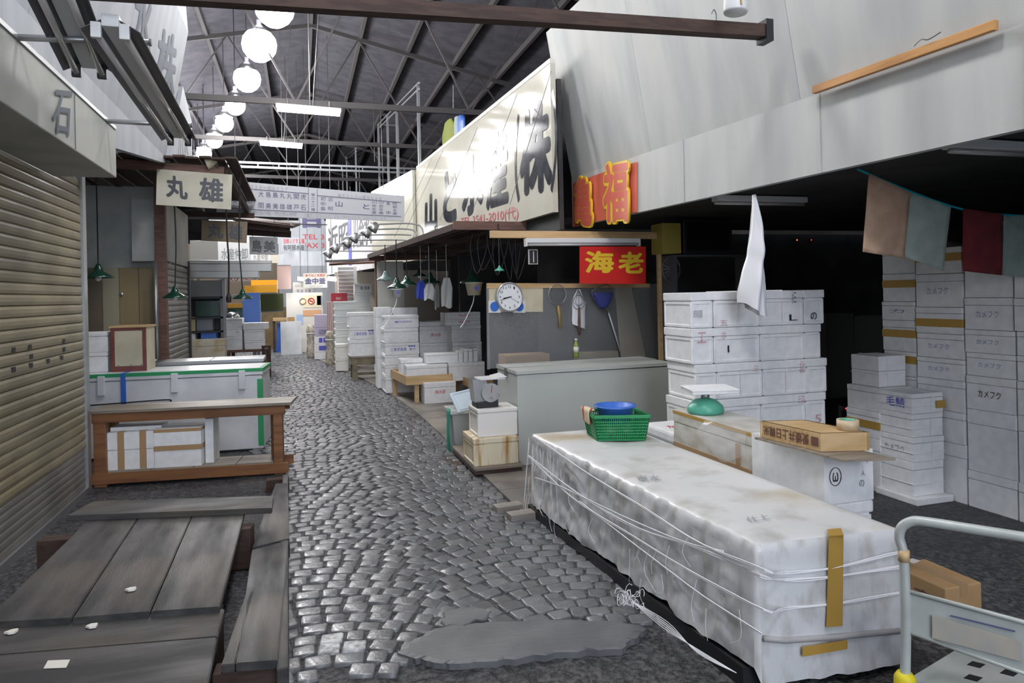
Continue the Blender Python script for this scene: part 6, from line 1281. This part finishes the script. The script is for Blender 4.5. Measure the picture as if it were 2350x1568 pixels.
t, f = panel('white_sign', 'white wall sign with a big navy character and red TEL and FAX lines', 686, 493, 745, 583, 22.5, PANEL_W, cat='sign')
put(t, f, '日', .14, .66, .86, 1.02, NAVY, .05); put(t, f, 'TEL 3', .14, .37, .98, .50, RED_INK, .01); put(t, f, 'FAX 3', .14, .15, .98, .28, RED_INK, .01)
t, f = panel('white_sign', 'small white sign with red line over black characters, left of the TEL sign', 648, 545, 700, 577, 21.8, PANEL_W, cat='sign')
put(t, f, '活締ふぐすし種', .03, .55, .97, .92, RED_INK, .01); put(t, f, '有阿部水産', .03, .06, .97, .48, INK, .03)
# white boxed eaves under those signs
bm = nb(); e0, e1, e2 = AY(683, 610, 21.0), AY(745, 610, 21.0), AY(636, 612, 23.5)
slab(bm, [e2, e0, e0 + up * .42, e2 + up * .36], .05); slab(bm, [e0, e1, e1 + up * .42, e0 + up * .42], .05); struct('wall_eaves_far', bm, PANEL_W)
# glossy white signboards along the curve on the right
g1, g2, g3 = [Vector((AY(px, 520, y).x, y, 0)) for px, y in ((868, 16.45), (806, 18.9), (748, 21.6))]
GLOSS = mat('glossy_white_signboard', (.78, .79, .80), .10, bump=.05, bscale=4)
for i, (p, q, s, l) in enumerate(((g2, g1, '川合水産', 'glossy white signboard with brush characters beyond the plain cream panel'), (g3, g2, '近昭', 'glossy white signboard with a blue edge farther along the curve'))):
    bm = nb(); slab(bm, [p + up * 2.3, q + up * 2.3, q + up * 4.0, p + up * 4.0], .06); t = tag(obj('signboard', bm, GLOSS), l, 'sign', 'glossy white signboards')
    L2 = lambda u, v, o=.004: p.lerp(q, u) + up * (2.3 + 1.7 * v)
    letters(s, [L2(.08, .34), L2(.92, .34), L2(.92, .82), L2(.08, .82)], INK, t, bold=.02, name='brush_characters', off=.006)
    if i: bm = nb(); slab(bm, [L2(.90, .1), L2(1, .1), L2(1, .95), L2(.90, .95)], .002); o = obj('blue_edge', bm, BLUE_INK, t); o.location += Vector((-.01, -.003, 0))
# flood lamps on curved arms over the right stalls
for i in range(6):
    a = AY(945 - i * 12, 560 + (i % 2) * 8, 12.5 + i * .45); tip = AY(858 - i * 22 + (i % 2) * 6, 522 + i * 12, 12.55 + i * .45)
    t = thing('arm_lamp', 'small unlit flood lamp on a curved pipe arm, %s from the canopy' % ['nearest', 'second', 'third', 'fourth', 'fifth', 'farthest'][i], 'lamp', a, 0, 'row of curved arm flood lamps')
    base = Vector((a.x + .25, a.y, a.z - .05)); bm = nb(); tube(bm, curve([base + up * -.2, base + Vector((-.03, 0, .15)), Vector((base.x - .15, base.y + .05, tip.z + .06)), Vector((tip.x, tip.y, tip.z + .05))], 7), .014, 6); obj('arm', bm, STEEL, t, True)
    bm = nb(); lathe(bm, [(.03, .1), (.06, .08), (.1, -.06), (.09, -.07), (.05, .05), (0, .05)], tip, 14, Matrix.Rotation(R(40), 4, 'Y')); obj('head', bm, STEEL, t, True)
# white louvre and inner shop right of the notice board
t = thing('roller_shutter', 'bright half lit white slatted shutter behind the red carton', 'shutter', AY(795, 650, 18.2)); a, b_, lo, hi = fr(776, 612, 812, 690, 18.2)
bm = nb(); n = 9
for k in range(n): z0 = lo + (hi - lo) * k / n; hexa(bm, [(a, 18.2, z0), (b_, 18.2, z0), (b_, 18.26, z0 + .0), (a, 18.26, z0), (a, 18.16, z0 + (hi - lo) / n * .8), (b_, 18.16, z0 + (hi - lo) / n * .8), (b_, 18.24, z0 + (hi - lo) / n * .8), (a, 18.24, z0 + (hi - lo) / n * .8)])
obj('slats', bm, WHITE_E, t); bm = nb(); box(bm, b_, b_ + .08, 18.18, 18.28, 0, hi); obj('guide_rail', bm, WHITE_E, t)
bm = nb(); box(bm, .9, 4, 19.3, 19.4, 0, 2.3); struct('wall_shop_inner', bm, mat('warm_inner_wall', (.30, .27, .22), .7))
t, f = panel('price_board', 'white price board with small black writing behind the navy lettered sign', 672, 648, 718, 676, 22.2, PAPER, cat='sign'); put(t, f, '阿部水産 有限会社', .1, .6, .9, .8, PENCIL, 0); put(t, f, '阿 部 水 産', .2, .15, .9, .42, NAVY, 0); bm = nb(); q = f(.5, 0); box(bm, q.x - .03, q.x + .03, 22.21, 22.24, 0, q.z); obj('post', bm, STEEL_D, t)
# flat timber awning pieces at the far right
t = thing('awning', 'reddish board awning above the white louvred shutter, with grey planks on top', 'awning', AY(800, 602, 16.5)); bm = nb(); slab(bm, [AY(755, 606, 16.5), AY(870, 600, 14.6), AY(880, 590, 15.5), AY(760, 598, 18)], .04); obj('boards', bm, BROWN2, t)
bm = nb(); bar(bm, AY(750, 600, 16.4), AY(868, 596, 15.2), .1, .05); obj('plank', bm, STEEL, t)
# ---- hanging aisle sign
YS_ = 12.45; AS = lambda px, py: AY(px, py, YS_)
sl = .0885
def asl(x0, y0_, x1, y1_): return [AS(x0, y1_), AS(x1, y1_), AS(x1, y0_), AS(x0, y0_)]
yy = lambda px, v: 415 + (px - 535) * sl + v * (80 + (px - 535) * -.055)
AQ = lambda u0, v0, u1, v1: [AS(u0, yy(u0, v1)), AS(u1, yy(u1, v1)), AS(u1, yy(u1, v0)), AS(u0, yy(u0, v0))]
t = thing('aisle_sign', 'long white aisle sign hanging across the lane with two tables of shop names', 'sign', AS(715, 500))
bm = nb(); slab(bm, AQ(497, 0, 928, 1), .05); obj('board', bm, mat('aisle_sign_white', (.56, .57, .60), .45), t)
def put2(s, u0, v0, u1, v1, m_=NAVY, bo=.0): letters(s, AQ(u0, v0, u1, v1), m_, t, bold=bo, off=.004)
put2('至６０２８ー自６０１７', 553, .06, 660, .19, PENCIL); put2('自５０１７ー至５０２８', 776, .12, 875, .26, PENCIL)
for x, a, b in ((593, '大', '間'), (610, '島', '美'), (626, '島', '美'), (642, '丸', '雄'), (658, '丸', '雄'), (674, '関', '戸'), (690, '虎', '石')): put2(a, x, .24, x + 12, .41); put2(b, x, .58, x + 12, .75)
put2('海老の浦井', 516, .43, 588, .61, NAVY, .0)
put2('第', 714, .18, 723, .27); put2('三', 714, .31, 723, .38); put2('十', 714, .42, 723, .5); put2('二', 714, .54, 723, .61); put2('棟', 714, .66, 723, .77)
for s, x, v0, v1 in (('初', 736, .27, .40), ('中', 736, .44, .57), ('島', 736, .60, .73), ('近', 753, .27, .40), ('昭', 753, .59, .71)): put2(s, x, v0, x + 11, v1)
put2('山', 770, .38, 786, .57, NAVY, .01); put2('と', 833, .42, 848, .60, NAVY, .01)
for x in (853, 869):
    for k, s in enumerate('川合水産'): put2(s, x, .28 + k * .125, x + 11, .39 + k * .125)
put2('金', 886, .28, 896, .40); put2('中', 886, .62, 896, .76)
for k, s in enumerate('阿部水産'): put2(s, 901, .28 + k * .125, 911, .39 + k * .125)
put2('営業前の通行及び駐・停止禁止時間', 545, .83, 680, .95, PENCIL); put2('小車７：００〜１０：３０・ターレット６：３０〜１１：００', 697, .85, 884, .98, PENCIL)
bm = nb()
for (u0, v0, u1, v1) in ((500, .20, 708, .20), (500, .795, 920, .815), (728, .24, 920, .265)): tube(bm, [AS(u0, yy(u0, v0)) + Vector((0, -.006, 0)), AS(u1, yy(u1, v1)) + Vector((0, -.006, 0))], .005, 4)
for u in (708, 728): tube(bm, [AS(u, yy(u, .02)) + Vector((0, -.006, 0)), AS(u, yy(u, .8)) + Vector((0, -.006, 0))], .005, 4)
obj('ruled_lines', bm, NAVY, t)
bm = nb()
for u in (540, 880): q = AS(u, yy(u, 0)); tube(bm, [q, Vector((q.x, 12.6, 5.0))], .006, 5)
obj('hangers', bm, STEEL_D, t)
# ---- open steel frames standing on the right shop roofs
def frame(label, x0, yt0, yb0, x1, yt1, yb1, X):
    a, b = AX(x0, yt0, X), AX(x1, yt1, X); t = thing('scaffold', label, 'scaffold', (X, (a.y + b.y) / 2, 4.0), 0, 'open steel frames on the shop roofs')
    for f in (0, .3, .55, .98):
        q = a.lerp(b, f); bm = nb(); box(bm, q.x - .03, q.x + .03, q.y - .03, q.y + .03, 2.5, q.z); obj('upright', bm, STEEL, t)
    for dz in (0, -.13):
        bm = nb(); bar(bm, a + up * dz, b + up * dz, .035, .04); obj('rail', bm, STEEL, t)
    for f in (0, .5):
        q = a.lerp(b, f); bm = nb(); box(bm, q.x + .6, q.x + .65, q.y - .03, q.y + .03, 2.5, q.z); bar(bm, q, q + Vector((.62, 0, 0)), .035, .04); obj('back_upright', bm, STEEL, t)
frame('tall open steel frame standing behind the cream signboard', 868, 286, 430, 962, 190, 390, 2.5)
frame('smaller open steel frame standing farther back beyond the tall one', 776, 376, 430, 817, 340, 420, 2.2)
p = AX(1040, 252, 2.95); t = thing('clothes_hanger', 'green jacket and blue cloth hanging behind the top of the cream signboard', 'clothes', p)
bm = nb(); tube(bm, [AX(1040, 196, 2.95), AX(1040, 228, 2.95), p], .004, 5); tube(bm, [AX(1024, 262, 2.95), AX(1066, 252, 2.95)], .008, 6); obj('hanger', bm, STEEL, t)
for n_, x0, x1, y0_, y1_, m_ in (('jacket', 1016, 1044, 262, 345, mat('olive_cloth', (.22, .26, .04), .8)), ('blue_cloth', 1052, 1066, 258, 310, BLUE_P), ('pale_cloth', 1044, 1056, 262, 316, mat('pale_blue_cloth', (.35, .42, .48), .8))):
    bm = nb(); a, b = AX(x0, y1_, 2.95), AX(x1, y0_, 2.95); rr = []; 
    for i in range(9):
        v = i / 8; z = b.z + (a.z - b.z) * v; w = abs(b.y - a.y) / 2 * (.5 + .5 * min(1, v * 2.5)); cy = (a.y + b.y) / 2; rr.append([bm.verts.new((2.95 + .05 * math.sin(k / 12 * 6.2832), cy + w * math.cos(k / 12 * 6.2832) + .03 * noise.noise((k, v * 5, x0)), z)) for k in range(12)])
    for p_, q_ in zip(rr, rr[1:]):
        for k in range(12): bm.faces.new((p_[k], p_[(k + 1) % 12], q_[(k + 1) % 12], q_[k]))
    obj(n_, bm, m_, t, True)
# ================================================================ LEFT SIDE, BACKGROUND
t = thing('shelf_rack', 'black shelf rack with bins in the shade beyond the narrow grey shutter', 'rack', AY(470, 800, 12.6)); a, b_, lo, hi = fr(424, 642, 512, 800, 12.6)
for x in (a, b_ - .04):
    for y in (12.6, 13.0): bm = nb(); box(bm, x, x + .04, y, y + .04, 0, hi); obj('upright', bm, STEEL_D, t)
for f in (760, 728, 682): z = AY(470, f, 12.6).z; bm = nb(); box(bm, a, b_, 12.6, 13.04, z - .03, z); obj('shelf', bm, BLACK, t)
bm = nb(); z0_, z1_ = AY(470, 681, 12.6).z, AY(470, 644, 12.6).z; box(bm, a, b_, 12.58, 12.6, z0_, z1_); obj('grey_panel', bm, mat('slate_panel', (.16, .165, .17), .5), t)
bm = nb(); box(bm, a, b_, 13.05, 13.08, 0, hi); obj('back', bm, BLACK, t)
for l, n_, x0, y0_, x1, y1_, m_ in (('pale yellow bin on the middle shelf of the black rack', 'bin', 427, 728, 448, 757, mat('pale_yellow', (.50, .46, .24), .5)), ('grey tub on the middle shelf of the black rack', 'tub', 450, 728, 488, 757, mat('slate_plastic', (.16, .17, .21), .4)), ('white crate on the lowest shelf of the black rack', 'crate', 427, 763, 448, 782, FOAM), ('blue tub on the lowest shelf of the black rack', 'tub', 460, 763, 496, 782, BLUE_P), ('green crate heap on the upper shelf of the black rack', 'crate', 447, 690, 502, 708, GREEN_E)):
    a, b_, lo, hi = fr(x0, y0_, x1, y1_, 12.64); z = AY(470, {757: 760, 782: 790, 708: 728}[y1_], 12.6).z + .001
    if y1_ == 782: z = .72
    bm = nb(); box(bm, a, b_, 12.66, 12.95, z, max(hi, z + .1), .01); solo(n_, bm, m_, l, n_)
bm = nb(); a, b_, lo, hi = fr(424, 640, 512, 800, 12.6); box(bm, a, b_, 12.62, 13.0, .69, .719); o = obj('shelf', bm, BLACK, t)
a, b_, lo, hi = fr(436, 780, 516, 812, 11.9); foam('dirty foam box with a rust stain below the black rack', Vector(((a + b_) / 2, 11.9, .56)), b_ - a, .35, hi - .56, 0, None, rec='', m=mat('rust_spot_foam', (.52, .48, .38), .6, c2=(.34, .22, .08), scale=2.5, lo=.5, hi=.62))
t = thing('dark_plank_bench', 'dark plank bench just behind the metal topped bench', 'bench', (-1.5, 11.8, 0)); a = AY(425, 815, 11.8); b_ = AY(592, 818, 11.8); bm = nb(); box(bm, a.x - .3, b_.x, 11.75, 12.35, .52, .559); obj('top', bm, BROWN, t)
for x in (a.x - .2, b_.x - .12):
    for y in (11.8, 12.25): bm = nb(); box(bm, x, x + .06, y, y + .06, 0, .52); obj('leg', bm, BROWN, t)
# dark red table with white boxes
Yt = 15.35; za = AY(560, 803, Yt).z; a, b_ = AY(513, 803, Yt), AY(615, 800, Yt); t = thing('dark_red_table', 'dark red timber table carrying white foam boxes at the left lane edge', 'table', ((a.x + b_.x) / 2, Yt + .4, 0))
bm = nb(); box(bm, a.x, b_.x, Yt, Yt + 1.2, za - .05, za, .005); obj('top', bm, BROWN2, t)
for x in (a.x + .05, b_.x - .1):
    for y in (Yt + .02, Yt + 1.1): bm = nb(); box(bm, x, x + .07, y, y + .07, 0, za - .05); obj('leg', bm, BROWN2, t)
colY('in the left column on the dark red table', 516, 557, (800, 772, 751, 731), Yt + .05, .45, 'white boxes on the dark red table', z0=za + .001, rec='', prints={1: [('f', '色', .65, .3, .85, .6, PENCIL, 0)]})
colY('in the right column on the dark red table', 561, 606, (799, 782, 756), Yt + .06, .45, 'white boxes on the dark red table', z0=za + .001, rec='')
a, b_, lo, hi = fr(558, 741, 615, 756, Yt + .03); foam('wide flat foam lid box on the right column of the dark red table', Vector(((a + b_) / 2, Yt + .03, AY(583, 756, Yt + .06).z + .001)), b_ - a, .5, .13, 0, None, rec='', lid=0)
p = AY(533, 730, Yt + .25); p.z = AY(536, 731, Yt + .05).z + .001; bm = nb(); lathe(bm, [(.15, 0), (.155, .015), (.13, .08), (.06, .125), (0, .13)], p, 24); solo('metal_bowl', bm, mat('polished_steel', (.6, .6, .6), .18, .9), 'upturned shiny metal bowl on the left column of white boxes', 'bowl', smooth=True)
t, f = panel('blue_board', 'bright blue board standing upright behind the white boxes at left', 556, 672, 597, 742, 16.3, BLUE_B, z0=za)
t, f = panel('grey_board', 'grey board standing left of the blue board', 512, 676, 556, 735, 16.4, mat('mid_grey_board', (.34, .34, .33), .6), z0=za)
t, f = panel('orange_box', 'small orange box over a green crate left of the blue board', 522, 697, 556, 707, 16.2, mat('orange_plastic', (.62, .32, .03), .5), th=.2, cat='box'); t2, f = panel('green_crate', 'green crate under the small orange box', 524, 707, 556, 728, 16.2, GREEN_E, th=.2, cat='crate', z0=za)
t = thing('trestle', 'thin dark trestle leg assembly at the lane edge beside the white chest', 'trestle', AZ(620, 866, 0)); 
for px in (606, 620): q = AZ(px, 866, 0); bm = nb(); bar(bm, (q.x, 15.2, 0), (q.x, 15.2, .62), .05, .05, upv=(0, 1, 0)); obj('leg', bm, BROWN, t)
q0, q1 = AZ(606, 866, 0), AZ(620, 866, 0); bm = nb(); box(bm, q0.x - .03, q1.x + .03, 15.17, 15.23, .62, .66); obj('rail', bm, BROWN, t)
# rolled awning box and shop front behind
AWM = mat('awning_metal', (.36, .36, .34), .35, .5)
t = thing('awning_box', 'long grey metal awning box over the farther left shop', 'awning', AY(520, 612, 12.2)); a, b_ = AY(418, 612, 12.2), AY(624, 612, 12.2)
for dz, r in ((.07, .06), (-.02, .13), (-.13, .12)): bm = nb(); bar(bm, a + up * dz + Vector((0, -.05 * (r == .07), 0)), b_ + up * dz - Vector((.2 * (dz < -.1), .05 * (r == .07), 0)), .12, r, bev=.012); obj('housing', bm, AWM, t)
bm = nb(); q = AY(514, 640, 12.25); box(bm, q.x - .02, q.x + .02, 12.2, 12.24, 0, a.z - .1); box(bm, a.x, a.x + .04, 12.2, 12.24, 0, a.z - .1); obj('posts', bm, STEEL_D, t)
t, f = panel('hanging_sign', 'pale strip sign with red and black kana under the awning box', 524, 633, 575, 646, 13.5, PAPER, cat='sign'); put(t, f, 'えび かに', .05, .12, .95, .88, RED_INK, .02)
bm = nb(); q = f(.5, 1); tube(bm, [q, q + Vector((0, -1.27, .07))], .006, 5); obj('hanger', bm, STEEL_D, t)
OC = mat('orange_crate_plastic', (.75, .36, .01), .45)
t, f = panel('yellow_crate', 'upper orange yellow crate hanging in the far left shop', 576, 643, 636, 655, 19.0, OC, th=.5, cat='crate'); t, f = panel('yellow_crate', 'lower orange yellow crate in the far left shop above the green one', 560, 656, 636, 672, 18.6, OC, th=.5, cat='crate')
panel('green_crate', 'dark olive crates under the orange ones in the far left shop', 598, 674, 650, 705, 19.6, mat('olive_plastic', (.06, .08, .02), .6), th=.4, cat='crate', z0=1.3)
t = thing('storage_rack', 'dim steel rack carrying the orange yellow and olive crates in the far left shop', 'rack', AY(610, 700, 19.2)); bm = nb()
for px0, pyb, px1, Y, d in ((576, 655, 636, 19.0, .5), (560, 672, 636, 18.6, .5), (598, 705, 650, 19.6, .4)):
    a, b_, lo, hi = fr(px0, pyb - 8, px1, pyb, Y); lo = 1.3 if Y > 19.5 else lo; box(bm, a, b_, Y, Y + d, lo - .03, lo - .002)
    for px in (578, 591): x = AY(px, 700, Y + d).x; box(bm, min(x, a + .2), min(x, a + .2) + .04, Y + d - .04, Y + d, 0, lo - .03)
obj('frame', bm, STEEL_D, t)
panel('counter', 'long wooden counter at the far end of the left shops', 600, 706, 660, 775, 23.4, mat('ochre_counter', (.20, .14, .06), .6, c2=(.14, .10, .05), scale=4), th=.6, z0=0, cat='counter')
panel('glass_tank', 'pale green glass tank on the wooden counter at the far left', 600, 694, 650, 706, 23.6, mat('tank_glass', (.20, .30, .28), .15), th=.4, cat='tank')
t, f = panel('bench', 'yellowish plank bench in front of the counter left of the notice board', 626, 730, 658, 737, 21.9, PINE, th=.3, cat='bench', z0=None)
for u in (.06, .94): q = f(u, 0); bm = nb(); box(bm, q.x - .03, q.x + .03, 21.95, 22.15, 0, q.z); obj('leg', bm, BROWN, t)
t, f = panel('plastic_curtain', 'pinkish clear plastic curtain hanging under the white eaves', 636, 609, 668, 664, 21.2, mat('pinkish_clear_film', (.40, .28, .25), .15), cat='curtain'); bm = nb(); tube(bm, [f(0, 1), f(1, 1)], .015, 6); obj('rail', bm, STEEL, t)
t, f = panel('wall_left_far', 'x', 400, 560, 640, 690, 24.0, mat('far_shop_wall', (.11, .085, .06), .7)); 
for o in list(t.children): o.parent = None; o.name = 'wall_left_far'; o.matrix_world = Matrix.Translation(t.location); o['kind'] = 'structure'
bpy.data.objects.remove(t)
bm = nb(); a, b_, lo, hi = fr(480, 480, 790, 612, 26.0); box(bm, a, b_, 26.0, 26.1, 0, 4.4); struct('wall_far_shops', bm, PANEL_W)
for i, (q, r_) in enumerate(((g3, g2), (g2, g1), (c2, c1), (YB, YA))):
    n_ = (r_ - q).cross(up).normalized(); o_ = n_ * (.075 if n_.x > 0 else -.075); bm = nb(); slab(bm, [q + o_ + up * 2.28, r_ + o_ + up * 2.28, r_ + o_ + up * 3.9, q + o_ + up * 3.9], -.05 if False else .05); struct('wall_sign_back', bm, DARKW)
# bright glossy boards seen under the brown signs
for i, (x0, y0_, x1, y1_, Y, l) in enumerate(((436, 552, 500, 600, 17.2, 'grey panel with a slanting brace above the awning box'), (500, 556, 576, 601, 18.2, 'brightly reflecting white signboard above the awning box'), (576, 575, 620, 601, 19.5, 'white signboard with faint characters right of the bright one'))):
    t, f = panel('signboard', l, x0, y0_, x1, y1_, Y, GLOSS if i else mat('grey_braced_panel', (.34, .34, .32), .3), cat='sign')  # first board is plain grey, the others glossy white
    if i: put(t, f, '水産仲卸', .1, .1, .9, .7, INK_FF, .02)
    bm = nb()
    for u in (.05, .28): q = f(u, 0); box(bm, q.x - .03, q.x + .03, Y + .005, Y + .035, 0, q.z)
    obj('posts', bm, STEEL_D, t)
bm = nb(); hexa(bm, [AY(600, 604, 20.2) + d for d in (Vector((0, 0, 0)), Vector((.45, 0, 0)), Vector((.45, .2, 0)), Vector((0, .2, 0)), Vector((0, 0, .2)), Vector((.45, 0, .24)), Vector((.45, .2, .24)), Vector((0, .2, .2)))]); struct('wall_cream_far', bm, PANEL_C)
# battens lit inside the far shops
for i, (x0, y0_, x1, y1_, Y) in enumerate(((655, 519, 668, 521, 20.5), (752, 641, 772, 643, 18.8), (683, 641, 697, 643, 21.0))):
    a, b_ = AY(x0, y0_, Y), AY(x1, y1_, Y); t = thing('fluorescent_batten', ['lit batten glowing behind the tip of the brown roof', 'lit batten glowing right of the navy lettered sign', 'lit batten glowing left of the navy lettered sign'][i], 'lamp', (a + b_) / 2, 0, 'lit battens in the far shops')
    bm = nb(); tube(bm, [a, b_], .035, 8); obj('tube', bm, GLOW_T, t, True); bm = nb(); bar(bm, a + up * .06, b_ + up * .06, .1, .04); obj('housing', bm, WHITE_E, t)
    bm = nb(); q = a.lerp(b_, .5); tube(bm, [q + up * .06, Vector((q.x, q.y, 8.4 - abs(q.x - .4) * .2128 + .16))], .008, 5); obj('hanger', bm, STEEL_D, t)
    ld = bpy.data.lights.new('batten_light', 'POINT'); ld.energy = 14; ld.shadow_soft_size = .25; lo = bpy.data.objects.new('batten_light', ld); COL.objects.link(lo); lo.parent = t; lo.location = (0, -.25, -.15)
